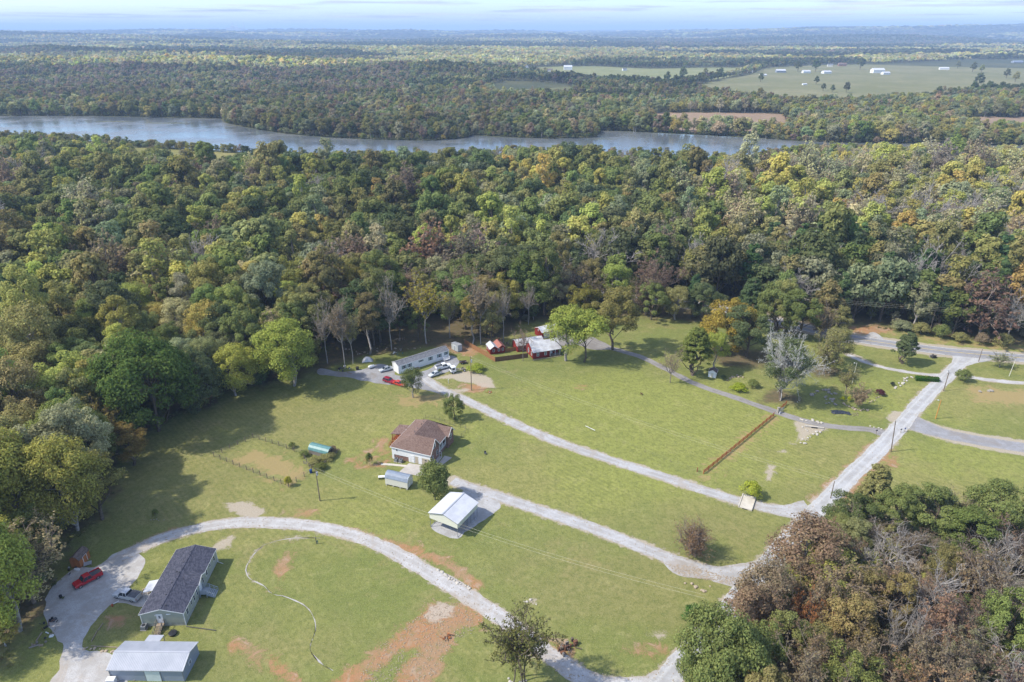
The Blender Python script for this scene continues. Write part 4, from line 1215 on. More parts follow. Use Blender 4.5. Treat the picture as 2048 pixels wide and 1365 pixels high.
# --- woods filled with trees
def scatter(pl, sp, seed):
    R = np.random.default_rng(seed)
    xs = [p[0] for p in pl]; ys = [p[1] for p in pl]
    ax = np.arange(min(xs), max(xs), sp); ay = np.arange(min(ys), max(ys), sp * 0.9)
    X, Y = np.meshgrid(ax, ay)
    X = X + (np.arange(len(ay)) % 2)[:, None] * sp / 2
    X = (X + R.uniform(-.36, .36, X.shape) * sp).ravel(); Y = (Y + R.uniform(-.36, .36, Y.shape) * sp).ravel()
    k = in_poly(X, Y, pl)
    return X[k], Y[k]
def keep_clear(X, Y):
    k = np.ones(X.shape, bool)
    for nm_, (pts, w_) in ROADS.items():
        k &= seg_dist(X, Y, pts) > w_ / 2 + (2.2 if nm_ == 'main_road' else 3.0)
    for nm_, (pl, _) in FIELDS.items():
        k &= ~in_poly(X, Y, pl)
    for tx, ty, r_ in TREES[:N_HAND]:
        k &= np.hypot(X - tx, Y - ty) > max(2.2, r_ * 0.62)
    return k
GLADE = PW([(470, 585), (560, 578), (660, 582), (650, 602), (480, 606)])
CLEARING = PW([(760, 690), (780, 655), (860, 640), (930, 650), (930, 690)])
auto = []
for nm_, sp_, sd_ in (('left', 8.6, 1), ('back', 8.8, 2), ('mid', 10.2, 3), ('lower', 7.4, 4)):
    X, Y = scatter(WOODS[nm_], sp_, sd_)
    k = keep_clear(X, Y) & ~in_poly(X, Y, GLADE) & ~in_poly(X, Y, CLEARING) & (Y > 52)
    # keep what the photo can see
    D_ = Y * CP + CAM_H * SP
    k &= np.abs(X) / D_ < 0.84
    for x, y in zip(X[k], Y[k]):
        auto.append((x, y, nm_))
AX = np.array([a[0] for a in auto]); AY = np.array([a[1] for a in auto])
nbd = seg_dist(AX, AY, RIVER[24:])
cn3 = vnoise(AX, AY, 24, 23)
cdr = 0.80 + 0.45 * vnoise(AX, AY, 55, 31) * 1.0
cn1 = vnoise(AX, AY, 52, 21); cn2 = vnoise(AX, AY, 16, 22)
Ra = np.random.default_rng(77)
recs = []
for i_, (x, y, nm_) in enumerate(auto):
    px_, py_ = proj(x, y, 6.0)
    if nm_ == 'lower': mx_ = 'lower'
    elif nm_ == 'left': mx_ = 'left' if py_ > 600 else 'leftup'
    elif nm_ == 'back': mx_ = 'back' if px_ < 1330 else 'road'
    else: mx_ = 'midright_sunlit' if (px_ > 1430 and py_ < 470 + (px_ - 1430) * 0.12) else ('leftup' if px_ < 560 else ('road' if px_ > 1500 else 'mid'))
    mix = dict(MIXES[mx_])
    # neighbours tend to be alike
    ks = list(mix)
    fav = ks[int(cn1[i_] * 0.999 * len(ks))]
    if mix[fav] > 0.04: mix[fav] *= 4.0
    sp_ = pick_species(1, mix, Ra)[0]
    sc = 0.78 + 1.05 * (0.5 * cn2[i_] + 0.5 * Ra.random() ** 1.4)
    if Ra.random() < 0.13 and mx_ != 'lower': sc *= 1.3
    if mx_ in ('back', 'road'): sc *= 1.08
    if mx_ in ('mid', 'midright_sunlit', 'leftup') and cn3[i_] < 0.2 and Ra.random() < 0.75: continue
    if mx_ == 'lower': sc = min(sc * 0.74, 1.0 if y < 105 else 0.72)
    cm_ = 1.2 if mx_ == 'midright_sunlit' else (1.08 if mx_ == 'left' else 1.0)  # right-hand wood: paler species, and brighter tint painting in sunlight
    if nbd[i_] < 110:
        if Ra.random() < 0.62 * (1 - nbd[i_] / 110): continue
        sc = min(sc, 1.15) * (0.42 + 0.58 * nbd[i_] / 110)
    recs.append([x, y, nm_, mx_, sp_, sc * Ra.uniform(1.02, 1.24), sc * Ra.uniform(0.92, 1.34), float(cdr[i_]) * cm_])
dcam = np.array([math.sqrt(r[0] ** 2 + r[1] ** 2 + CAM_H ** 2) for r in recs])
inview = np.array([(-60 < proj(r[0], r[1], 8)[0] < 2108) and (proj(r[0], r[1], 15)[1] < 1390) for r in recs])
order = np.argsort(np.where(inview, dcam, 1e9))
N_SINGLE = 300 - N_HAND
single = set(order[:N_SINGLE].tolist())
PLACE = dict(left='in the left wood', back='in the wood behind the homes', mid='in the river wood', lower='in the lower right wood')
groups = {}
for i_ in order[:N_SINGLE]:
    r = recs[i_]
    groups.setdefault((r[2], r[4]), []).append(i_)
def ordinal(n):
    w = ['first', 'second', 'third', 'fourth', 'fifth', 'sixth', 'seventh', 'eighth', 'ninth', 'tenth', 'eleventh', 'twelfth']
    if n < 12: return w[n]
    n += 1
    return '%d%s' % (n, 'th' if 10 <= n % 100 <= 20 else {1: 'st', 2: 'nd', 3: 'rd'}.get(n % 10, 'th'))
for (wd, sp_), ids in groups.items():
    ids.sort(key=lambda i: proj(recs[i][0], recs[i][1], 0)[0])
    for n_, i_ in enumerate(ids):
        x, y, _, mx_, _, sx, sz, cd_ = recs[i_]
        pr = NEARP[sp_][int(Ra.integers(len(NEARP[sp_])))]
        lab = WORDS[sp_] + ' ' + PLACE[wd]
        lab += (', %s from the left' % ordinal(n_)) if len(ids) > 1 else ', only one there'
        put_tree(x, y, pr, sx, sz, [c_ * cd_ for c_ in tint_of(sp_, Ra, .15)], lab, 'trees ' + PLACE[wd])

# --- the remaining trees of each wood: one mass, instanced on points
def gn_forest(name, pts, scl, rot, pidx, tint, label):
    n = len(pts)
    me = bpy.data.meshes.new(name)
    me.vertices.add(n)
    me.vertices.foreach_set('co', np.asarray(pts, np.float32).ravel())
    def at(nm_, ty, arr, key):
        a = me.attributes.new(nm_, ty, 'POINT')
        a.data.foreach_set(key, np.asarray(arr).ravel())
    at('scl', 'FLOAT_VECTOR', np.asarray(scl, np.float32), 'vector')
    at('rotz', 'FLOAT', np.asarray(rot, np.float32), 'value')
    at('pidx', 'INT', np.asarray(pidx, np.int32), 'value')
    tt = np.ones((n, 4), np.float32); tt[:, :3] = tint
    at('tint', 'FLOAT_COLOR', tt, 'color')
    ob = link_mesh(name, me)
    ng = bpy.data.node_groups.get('forest_instances')
    if ng is None:
        ng = bpy.data.node_groups.new('forest_instances', 'GeometryNodeTree')
        ng.interface.new_socket('Geometry', in_out='INPUT', socket_type='NodeSocketGeometry')
        ng.interface.new_socket('Geometry', in_out='OUTPUT', socket_type='NodeSocketGeometry')
        gi = ng.nodes.new('NodeGroupInput'); go = ng.nodes.new('NodeGroupOutput')
        ip = ng.nodes.new('GeometryNodeInstanceOnPoints')
        ci = ng.nodes.new('GeometryNodeCollectionInfo')
        ci.inputs['Collection'].default_value = PROTO_COL
        ci.inputs['Separate Children'].default_value = True
        ci.inputs['Reset Children'].default_value = True
        def nat(nm_, ty):
            a = ng.nodes.new('GeometryNodeInputNamedAttribute'); a.data_type = ty; a.inputs['Name'].default_value = nm_
            return a.outputs['Attribute']
        L = ng.links.new
        L(gi.outputs[0], ip.inputs['Points']); L(ci.outputs[0], ip.inputs['Instance'])
        ip.inputs['Pick Instance'].default_value = True
        L(nat('pidx', 'INT'), ip.inputs['Instance Index'])
        L(nat('scl', 'FLOAT_VECTOR'), ip.inputs['Scale'])
        cx = ng.nodes.new('ShaderNodeCombineXYZ'); L(nat('rotz', 'FLOAT'), cx.inputs['Z'])
        er = ng.nodes.new('FunctionNodeEulerToRotation'); L(cx.outputs[0], er.inputs[0])
        L(er.outputs[0], ip.inputs['Rotation'])
        L(ip.outputs[0], go.inputs[0])
    md = ob.modifiers.new('trees', 'NODES'); md.node_group = ng
    tag(ob, label, 'woodland', kind='stuff')
    return ob
PID = sorted(PROTO, key=lambda k: PROTO[k]['obj'].name)
PIDX = {k: i for i, k in enumerate(PID)}
mass = {}
for i_, r in enumerate(recs):
    if i_ in single: continue
    mass.setdefault(r[2], []).append((i_, r))
LAB = dict(left='mass of trees deeper in the wood on the left', back='mass of trees deeper in the wood behind the homes', mid='mass of mixed green woodland between the homes and the river', lower='mass of trees beyond the front rows of the lower wood')
for wd, lst in mass.items():
    pts = []; sc = []; ro = []; pi = []; ti = []
    for i_, r in lst:
        dd = dcam[i_]
        tab = NEARP if dd < 210 else MIDP
        pr = tab[r[4]][int(Ra.integers(len(tab[r[4]])))]
        pts.append((r[0], r[1], 0)); sc.append((r[5], r[5], r[6])); ro.append(Ra.random() * 6.283); pi.append(PIDX[pr]); ti.append([c_ * r[7] for c_ in tint_of(r[4], Ra, .15)])
    gn_forest('woodland', pts, sc, ro, pi, np.array(ti), LAB[wd])

# undergrowth inside the woods and low thicket on the near river bank
def low_growth(name, X, Y, label, mixn, smin, smax, seed, protos=('m_round_c', 'm_airy', 'm_round_a')):
    R = np.random.default_rng(seed)
    sp_ = pick_species(len(X), MIXES[mixn], R)
    s = R.uniform(smin, smax, len(X))
    gn_forest(name, np.stack([X, Y, hz(X, Y) - s * 1.2], -1), np.stack([s * 1.15, s * 1.15, s], -1), R.random(len(X)) * 6.283, [PIDX[protos[int(R.integers(len(protos)))]] for _ in X], np.array([tint_of(k, R) for k in sp_]), label)
UX, UY = [], []
for nm_, sp_, sd_ in (('left', 7.0, 61), ('back', 8.5, 62), ('mid', 11.0, 63), ('lower', 5.6, 64)):
    X, Y = scatter(WOODS[nm_], sp_, sd_)
    k = (seg_dist(X, Y, ROADS['main_road'][0]) > 6) & (seg_dist(X, Y, ROADS['lane'][0]) > 5) & (seg_dist(X, Y, ROADS['loop_drive'][0]) > 4) & (Y > 50) & ~in_poly(X, Y, GLADE) & ~in_poly(X, Y, CLEARING) & (np.abs(X) / (Y * CP + CAM_H * SP) < 0.84)
    if nm_ == 'back': k &= Y > 232
    for _, (pl, _2) in FIELDS.items(): k &= ~in_poly(X, Y, pl)
    UX.append(X[k]); UY.append(Y[k])
low_growth('undergrowth', np.concatenate(UX), np.concatenate(UY), 'low bushes and saplings under the woodland trees', 'leftup', 0.28, 0.6, 65)

# --- far bank and the country beyond
def band(d0, d1, sp0, grow, seed):
    R = np.random.default_rng(seed)
    xs, ys = [], []
    y = d0
    while y < d1:
        s = sp0 * (1 + grow * (y - d0) / d0)
        w = 0.80 * (y * CP + CAM_H * SP) + 40
        n = int(2 * w / s)
        xs.append(np.linspace(-w, w, n) + R.uniform(-.45, .45, n) * s); ys.append(y + R.uniform(-.45, .45, n) * s)
        y += s * 0.9
    return np.concatenate(xs), np.concatenate(ys)
def far_wood(name, X, Y, scale, label, mixer, protos, seed, sink=0.0, flat=1.0):
    R = np.random.default_rng(seed)
    Z = hz(X, Y)
    n = len(X)
    mixn = mixer(X, Y)
    sp_ = np.empty(n, object)
    for mk in set(mixn):
        sel = np.where(np.array(mixn) == mk)[0]
        sp_[sel] = pick_species(len(sel), MIXES[mk], R)
    c2 = vnoise(X, Y, 60, seed + 1)
    s = scale * (0.72 + 0.5 * c2 + R.uniform(-.14, .2, n))
    sc = np.stack([s * R.uniform(.9, 1.2, n), s * R.uniform(.9, 1.2, n), flat * s * R.uniform(.85, 1.15, n)], -1)
    pi = []
    for k in sp_:
        tab = protos.get(k, protos['*'])
        pi.append(PIDX[tab[int(R.integers(len(tab)))]])
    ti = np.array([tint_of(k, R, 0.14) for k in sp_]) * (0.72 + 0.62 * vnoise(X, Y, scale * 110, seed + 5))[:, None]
    bm_ = np.array([1.45 if k_ == 'far_sunlit' else (0.74 if k_ == 'far' else 1.0) for k_ in mixn])  # sunlit and cloud-shaded belts painted into the far tree tints
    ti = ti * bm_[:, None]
    gn_forest(name, np.stack([X, Y, Z - sink], -1), sc, R.random(n) * 6.283, pi, ti, label)
def clear_far(X, Y):
    k = ~in_poly(X, Y, RIVER) & (seg_dist(X, Y, RIVER, True) > 2.5)
    for _, (pl, _2) in FIELDS.items():
        k &= ~in_poly(X, Y, pl)
    return k
riv_x = np.array([p[0] for p in RIVER[:24]]); riv_y = np.array([p[1] for p in RIVER[:24]])
def beyond(X, Y):
    o_ = np.argsort(riv_x)
    return Y > np.interp(X, riv_x[o_], riv_y[o_]) - 60
FB = {'*': ['m_round_a', 'm_round_b', 'm_round_c', 'm_airy'], 'grey': ['m_twiggy', 'f_airy', 'm_airy'], 'bare': ['m_twiggy'], 'brown': ['m_airy', 'm_round_b'], 'pine': ['m_cone']}
FF = {'*': ['f_round_a', 'f_round_b', 'f_tall'], 'grey': ['f_airy'], 'bare': ['f_airy'], 'pale': ['f_airy', 'f_round_a'], 'brown': ['f_airy', 'f_round_b']}
def mix_bank(X, Y):
    out = []
    nz = vnoise(X, Y, 140, 91); nz2 = vnoise(X, Y * 2.4, 700, 94)
    for x, y, n_, n2_ in zip(X, Y, nz, nz2):
        px_ = proj(x, y, 0)[0]
        if y < 1130: out.append('bankright' if px_ > 1430 else 'bank')
        elif y > 1750 and n2_ > 0.62: out.append('far_sunlit')
        else: out.append('hill' if px_ < 820 and n_ > 0.25 else ('bank' if n_ < 0.5 else 'far'))
    return out
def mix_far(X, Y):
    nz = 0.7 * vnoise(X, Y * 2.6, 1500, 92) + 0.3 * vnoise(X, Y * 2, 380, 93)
    return ['far_sunlit' if n_ > 0.54 else ('hill' if n_ < 0.26 else 'far') for n_ in nz]  # belts of tree colour imitate broken sun and cloud shadow
X, Y = band(690, 1330, 10.2, 0.25, 81)
k = clear_far(X, Y) & beyond(X, Y) & ~in_poly(X, Y, MID_WOOD)
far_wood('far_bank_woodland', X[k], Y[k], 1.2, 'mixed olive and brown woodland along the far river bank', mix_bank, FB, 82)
# dense fringe at the water's edge
edge = spline(RIVER[:24], 5.0)
ex = np.array([p[0] for p in edge]); ey = np.array([p[1] for p in edge])
Re = np.random.default_rng(83)
low_growth('far_bank_thicket', ex + Re.uniform(-2, 2, len(ex)), ey + 4.5 + Re.uniform(0, 3, len(ex)), 'low green thicket at the foot of the far bank trees', 'bank', 0.35, 0.7, 84)
nedge = spline(RIVER[24:], 4.0)
ex = np.array([p[0] for p in nedge]); ey = np.array([p[1] for p in nedge])
low_growth('near_bank_thicket', ex + Re.uniform(-2, 2, len(ex)), ey - 5 - Re.uniform(0, 5, len(ex)), 'dark low thicket lining the near river bank', 'leftup', 0.35, 0.8, 85)
X, Y = band(1330, 2700, 12.5, 0.5, 86)
k = clear_far(X, Y)
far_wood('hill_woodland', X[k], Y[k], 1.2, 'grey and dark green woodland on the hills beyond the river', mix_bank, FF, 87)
X, Y = band(2700, 8000, 20.0, 0.9, 88)
k = clear_far(X, Y) & (vnoise(X, Y * 1.6, 420, 95) < 0.80)
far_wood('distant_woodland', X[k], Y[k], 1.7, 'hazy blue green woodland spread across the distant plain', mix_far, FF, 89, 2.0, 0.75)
X, Y = band(8000, 15000, 75.0, 0.8, 90)
k = vnoise(X, Y * 1.6, 900, 96) < 0.8
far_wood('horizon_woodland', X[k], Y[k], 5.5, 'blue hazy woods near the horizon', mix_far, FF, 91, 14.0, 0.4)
# single trees dotted over the far pasture
for i_, (px_, py_, hp_, tn_) in enumerate(((1521, 165, 14, 'dark'), (1632, 170, 13, 'dark'), (1646, 183, 12, 'dark'), (1664, 186, 12, 'dark'), (1410, 152, 12, 'olive'), (1442, 152, 12, 'dark'), (1945, 145, 15, 'dark'), (1962, 146, 12, 'olive'), (1915, 138, 12, 'sage'), (1955, 176, 22, 'dark'), (2012, 158, 15, 'dark'), (2030, 165, 16, 'olive'), (1692, 186, 16, 'dark'), (1595, 144, 17, 'dark'), (1630, 144, 20, 'dark'), (1720, 140, 18, 'dark'), (1335, 162, 14, 'dark'), (1365, 160, 20, 'dark'), (1352, 178, 14, 'dark'))):
    x, y = P(px_, py_)
    dd = depth(x, y)
    h_ = hp_ * dd / FPX
    put_tree(x, y, 'm_round_b', h_ / 11, h_ / 11, tint_of(tn_, R0), '%s field tree on the far pasture, %s from the left there' % ({'dark': 'dark', 'olive': 'olive', 'sage': 'grey green'}[tn_], ordinal(sorted([1521, 1632, 1646, 1664, 1410, 1442, 1945, 1962, 1915, 1955, 2012, 2030, 1692, 1595, 1630, 1720, 1335, 1365, 1352]).index(px_))), 'single trees on the far pasture')

# --- low weeds along the wood edges and the road verge (far too many to count)
Rt = np.random.default_rng(201)
ex, ey = [], []
for pts in (LEFT_WOOD[1:17], BACK_WOOD[0:6], [P(1700, 650), P(1900, 672), P(2080, 696)], LOWER_WOOD[9:] + LOWER_WOOD[:6]):
    for x, y in spline(pts, 0.5):
        for _ in range(2):
            ex.append(x + Rt.normal(0, 1.0)); ey.append(y + Rt.normal(0, 1.0))
ex = np.array(ex); ey = np.array(ey)
k = vnoise(ex, ey, 5, 205) > 0.45
ex, ey = ex[k], ey[k]; n_ = len(ex)
s_ = Rt.uniform(0.25, 0.7, n_)
base_t = np.array([[0.20, 0.21, 0.075], [0.27, 0.25, 0.11], [0.17, 0.19, 0.065], [0.26, 0.21, 0.11]])[Rt.integers(0, 4, n_)] * Rt.uniform(.8, 1.15, n_)[:, None]
gn_forest('edge_weeds', np.stack([ex, ey, np.zeros(n_)], -1), np.stack([s_, s_, s_ * .8], -1), Rt.random(n_) * 6.283, np.full(n_, PIDX['weed']), base_t, 'rough weeds along the wood edges and road verge')
bpy.data.objects['edge_weeds']['category'] = 'weeds'
# ------------------------------------------------------------------ building kit
UP = Vector((0, 0, 1))
def window(root, o, r, n, a, z, w, h, frame='white_paint', shutter=None, glass='glass', bars=True):
    f = MB()
    for a0, a1, z0, z1 in ((a, a + w, z - .07, z), (a, a + w, z + h, z + h + .07), (a - .07, a, z - .07, z + h + .07), (a + w, a + w + .07, z - .07, z + h + .07)):
        f.boxf(o, r, n, a0, a1, z0, z1, -.02, .05)
    if bars:
        f.boxf(o, r, n, a, a + w, z + h / 2 - .025, z + h / 2 + .025, 0.0, .04)
    fo = f.build('window', MATS[frame], root)
    MB().boxf(o, r, n, a, a + w, z, z + h, -.01, .022).build('pane', MATS[glass], fo)
    if shutter:
        for s0 in (a - .07 - .34, a + w + .07):
            MB().boxf(o, r, n, s0, s0 + .34, z - .05, z + h + .05, -.02, .045).build('shutter', MATS[shutter], fo)
    return fo
def door(root, o, r, n, a, z, w, h, mat='white_paint', lights=0):
    d = MB().boxf(o, r, n, a, a + w, z, z + h, -.02, .05).build('door', MATS[mat], root)
    fr = MB()
    for a0, a1, z0, z1 in ((a - .1, a, z, z + h + .1), (a + w, a + w + .1, z, z + h + .1), (a, a + w, z + h, z + h + .1)):
        fr.boxf(o, r, n, a0, a1, z0, z1, -.02, .075)
    fr.build('door_frame', MATS['white_paint'], d)
    MB().boxf(o, r, n, a + w * .84, a + w * .92, z + h * .46, z + h * .5, .05, .11).build('handle', MATS['galvanised'], d)
    for k in range(lights):
        MB().boxf(o, r, n, a + w * .3, a + w * .7, z + h * (.55 + .12 * k), z + h * (.63 + .12 * k), .0, .058).build('pane', MATS['glass'], d)
    return d
def ribs(mb, p0, p1, q0, q1, pitch=0.3, hgt=0.035, w=0.06):
    """raised seams on a roof slope: p0-p1 the lower edge, q0-q1 the upper edge"""
    p0, p1, q0, q1 = map(Vector, (p0, p1, q0, q1))
    L = (p1 - p0).length
    nn = (p1 - p0).cross(q0 - p0).normalized()
    if nn.z < 0: nn = -nn
    e = (p1 - p0).normalized() * w / 2
    for i in range(1, int(L / pitch)):
        k = i * pitch / L
        a = p0.lerp(p1, k); b = q0.lerp(q1, k)
        mb.add([a - e, a + e, a + e * .4 + nn * hgt, a - e * .4 + nn * hgt, b - e, b + e, b + e * .4 + nn * hgt, b - e * .4 + nn * hgt],
               [(0, 3, 2, 1), (4, 5, 6, 7), (1, 2, 6, 5), (2, 3, 7, 6), (3, 0, 4, 7)])
def gable_shell(root, W_, L_, h, rise, wallmat, roofmat, oh=.25, ohe=.25, thick=.1, axis='y', seam=0, zb=0.0, trim='white_paint', wallname='wall'):
    """walls with gable ends and a two-slope roof; ridge along local 'axis'"""
    w = MB()
    if axis == 'y':
        pr = [(0, zb), (W_, zb), (W_, h), (W_ / 2, h + rise), (0, h)]
        w.prism(pr, 'y', 0, L_)
        e0 = lambda x, y, z: (x, y, z)
        half, ln = W_ / 2, L_
    else:
        pr = [(0, zb), (L_, zb), (L_, h), (L_ / 2, h + rise), (0, h)]
        w.prism(pr, 'x', 0, W_)
        e0 = lambda x, y, z: (y, x, z)
        half, ln = L_ / 2, W_
    w.build(wallname, MATS[wallmat], root)
    sl = rise / half
    ze = h - sl * ohe + .04; zr = h + rise + .04
    A_ = [e0(-ohe, -oh, ze), e0(-ohe, ln + oh, ze), e0(half, ln + oh, zr), e0(half, -oh, zr)]
    B_ = [e0(2 * half + ohe, -oh, ze), e0(2 * half + ohe, ln + oh, ze), e0(half, ln + oh, zr), e0(half, -oh, zr)]
    rf = MB().slab([Vector(p) + UP * thick for p in A_], thick).slab([Vector(p) + UP * thick for p in B_], thick)
    if seam:
        for Q in (A_, B_):
            q = [Vector(p) + UP * thick for p in Q]
            ribs(rf, q[0], q[1], q[3], q[2], seam)
    ro = rf.build('roof', MATS[roofmat], root)
    cap = MB()
    c0, c1 = Vector(e0(half, -oh - .01, zr + thick)), Vector(e0(half, ln + oh + .01, zr + thick))
    cap.bar(c0, c1, .3, .07)
    cap.build('ridge_cap', MATS[roofmat], ro)
    tr = MB()
    for Q in (A_, B_):
        for i, j in ((0, 3), (1, 2), (0, 1)):
            d_ = (Vector(Q[j]) - Vector(Q[i]))
            tr.bar(Vector(Q[i]) + UP * (-.03 + thick * .4), Vector(Q[j]) + UP * (-.03 + thick * .4), .05, .16)
    tr.build('fascia', MATS[trim], root)
    return ro
def stairs(root, o, d, width, top, n, mat, name='steps', tread=.28, rails=True, railmat=None, railh=.95, rname='handrail'):
    """flight going down from height 'top' at o along unit vector d"""
    o = Vector(o); d = Vector(d); s = d.cross(UP).normalized()
    fl = thing_part(name, root)
    rise = top / n
    for i in range(n):
        z = top - rise * (i + 1) + rise * .0
        c = o + d * (tread * (i + .5))
        m = MB().bar(c - s * width / 2 + UP * (z + .0), c + s * width / 2 + UP * (z + .0), tread * .92, .06)
        m.build('step', MATS[mat], fl)
    for sg in (-1, 1):
        b = MB()
        b.bar(o + s * sg * width / 2 + UP * (top - rise - .12), o + s * sg * width / 2 + d * tread * n + UP * (-.05 + .02), .05, .22)
        b.build('stringer', MATS[mat], fl)
        if rails:
            hr = MB()
            a0 = o + s * sg * (width / 2 + .03) + UP * (top + railh - rise); a1 = o + s * sg * (width / 2 + .03) + d * tread * n + UP * (railh - .05)
            hr.bar(a0, a1, .06, .09)
            hr.bar(a0 - UP * .5, a1 - UP * .5, .04, .07)
            k = max(2, int(n / 2))
            for i in range(k + 1):
                p = a0.lerp(a1, i / k)
                hr.bar(p, Vector((p.x, p.y, max(-.05, p.z - railh - .1))), .07)
            hr.build(rname, MATS[railmat or mat], fl)
    return fl
def thing_part(name, root):
    o = bpy.data.objects.new(name, None); COL.objects.link(o); o.parent = root; o.empty_display_size = .2
    return o
X1, X_1, Y1, Y_1 = Vector((1, 0, 0)), Vector((-1, 0, 0)), Vector((0, 1, 0)), Vector((0, -1, 0))

# ------------------------------------------------------------------ sage manufactured home (bottom left)
hm = thing('manufactured_home', 'long sage green manufactured home with dark shingle roof beside the gravel yard', 'house', (-71.2, 97.1, 0), math.radians(2.5))
Wd, Ln, zs = 8.1, 17.6, 3.25
gable_shell(hm, Wd, Ln, zs, 1.15, 'sage_siding', 'slate_shingle', .2, .22, .1, 'y', zb=.85)
MB().box(.04, Wd - .04, .04, Ln - .04, -.05, .86).build('skirting', MATS['skirting'], hm)
cn = MB()
for cx_, cy2 in ((0, 0), (Wd, 0), (Wd, Ln), (0, Ln)):
    cn.box(cx_ - .06, cx_ + .06, cy2 - .06, cy2 + .06, .0, zs)
cn.build('corner_trim', MATS['white_paint'], hm)
dm = MB()
dm.slab([(Wd * .62, 8.9, 4.46), (Wd + .45, 8.9, 4.30), (Wd + .45, 6.95, 3.32), (Wd * .74, 6.95, 4.06)], .1)
dm.slab([(Wd * .62, 8.9, 4.46), (Wd + .45, 8.9, 4.30), (Wd + .45, 10.85, 3.32), (Wd * .74, 10.85, 4.06)], .1)
dm.build('dormer_roof', MATS['slate_shingle'], hm)
MB().prism([(6.98, 3.2), (10.82, 3.2), (8.9, 4.2)], 'x', Wd - .1, Wd + .28).build('dormer_gable', MATS['sage_siding'], hm)
dt = MB()
dt.bar((Wd + .46, 8.9, 4.27), (Wd + .46, 6.95, 3.29), .05, .16); dt.bar((Wd + .46, 8.9, 4.27), (Wd + .46, 10.85, 3.29), .05, .16)
dt.build('dormer_trim', MATS['white_paint'], hm)
oR = Vector((Wd, 0, 0))
for yy, ww, hh in ((1.2, .7, 1.3), (3.3, .6, .9), (4.7, .6, 1.3), (6.2, .6, 1.3), (9.4, .7, 1.2), (11.5, .7, 1.2), (13.5, .6, .8), (15.7, .75, 1.2)):
    window(hm, oR, Y1, X1, yy, 2.75 - hh, ww, hh)
door(hm, oR, Y1, X1, 7.75, .95, .95, 2.0)
oF = Vector((0, 0, 0))
door(hm, oF, X1, Y_1, 3.05, .95, .95, 2.05, lights=3)
MB().boxf(oF, X1, Y_1, 4.9, 5.7, 2.95, 3.15, 0, .06).build('vent', MATS['white_paint'], hm)
MB().boxf(oF, X1, Y_1, 2.75, 2.9, 2.75, 3.0, 0, .14).build('porch_lamp', MATS['white_paint'], hm)
pl = MB().box(2.85, 4.2, -1.0, -.03, .86, .93); 
pl.build('landing', MATS['weathered_wood'], hm)
stairs(hm, (3.52, -1.0, 0), (0, -1, 0), 1.1, .93, 6, 'weathered_wood', rails=True, railmat='grey_wood', tread=.34)
lr = MB()
for sx in (2.87, 4.18):
    lr.bar((sx, -.1, 1.9), (sx, -1.0, 1.9), .06, .09)
    for yy in (-.12, -1.0): lr.bar((sx, yy, 1.9), (sx, yy, -.05), .08)
lr.build('railing', MATS['grey_wood'], hm)
MB().box(Wd + .03, Wd + 1.55, 7.0, 9.0, .85, .93).build('side_deck', MATS['grey_paint'], hm)
dr = MB()
for a, b in (((Wd + .1, 7.03), (Wd + 1.5, 7.03)), ((Wd + .1, 8.97), (Wd + 1.5, 8.97))):
    for zq in (1.0, 1.85): dr.bar((*a, zq), (*b, zq), .05, .07)
    for q in range(10):
        xx = a[0] + (b[0] - a[0]) * q / 9
        dr.bar((xx, a[1], .93), (xx, a[1], 1.85), .04)
for xx, yy in ((Wd + .2, 7.05), (Wd + 1.5, 7.05), (Wd + .2, 8.95), (Wd + 1.5, 8.95)): dr.bar((xx, yy, -.05), (xx, yy, 1.95), .1)
dr.build('deck_railing', MATS['grey_paint'], hm)
stairs(hm, (Wd + 1.55, 8.0, 0), (1, 0, 0), 1.9, .93, 5, 'grey_paint', name='side_steps', railmat='grey_paint', tread=.3)
for k_, (xx, yy) in enumerate(((3.9, 15.6), (3.6, 12.6), (3.2, 10.0), (3.9, 9.6), (3.5, 6.8), (3.7, 3.6), (4.7, 1.0))):
    zr = zs + 1.15 * (1 - abs(xx - Wd / 2) / (Wd / 2)) + .13
    MB().tube((xx, yy, zr - .1), (xx, yy, zr + .28), .11, .11, 8).build('roof_vent', MATS['dark_grey'], hm)
MB().tube((Wd - .1, Ln - .2, .1), (Wd + 1.4, Ln - .9, .08), .06, .06, 6).build('downspout_extension', MATS['white_paint'], hm)

# lean-to awning and stored goods behind the home
aw = thing('awning_shelter', 'small white metal awning against the sage home, beside the silver pickup', 'shelter', (-74.15, 103.7, 0), math.radians(2.5))
aw_r = MB().slab([(0, 0, 2.25), (2.6, 0, 2.75), (2.6, 3.1, 2.75), (0, 3.1, 2.25)], .06)
ribs(aw_r, (0, 0, 2.25), (0, 3.1, 2.25), (2.6, 0, 2.75), (2.6, 3.1, 2.75), .3)
aw_r.build('roof', MATS['white_metal_roof'], aw)
for xx, yy in ((.12, .12), (.12, 2.98), (2.45, .12), (2.45, 2.98)):
    MB().box(xx - .04, xx + .04, yy - .04, yy + .04, 0, 2.22).build('post', MATS['galvanised'], aw)

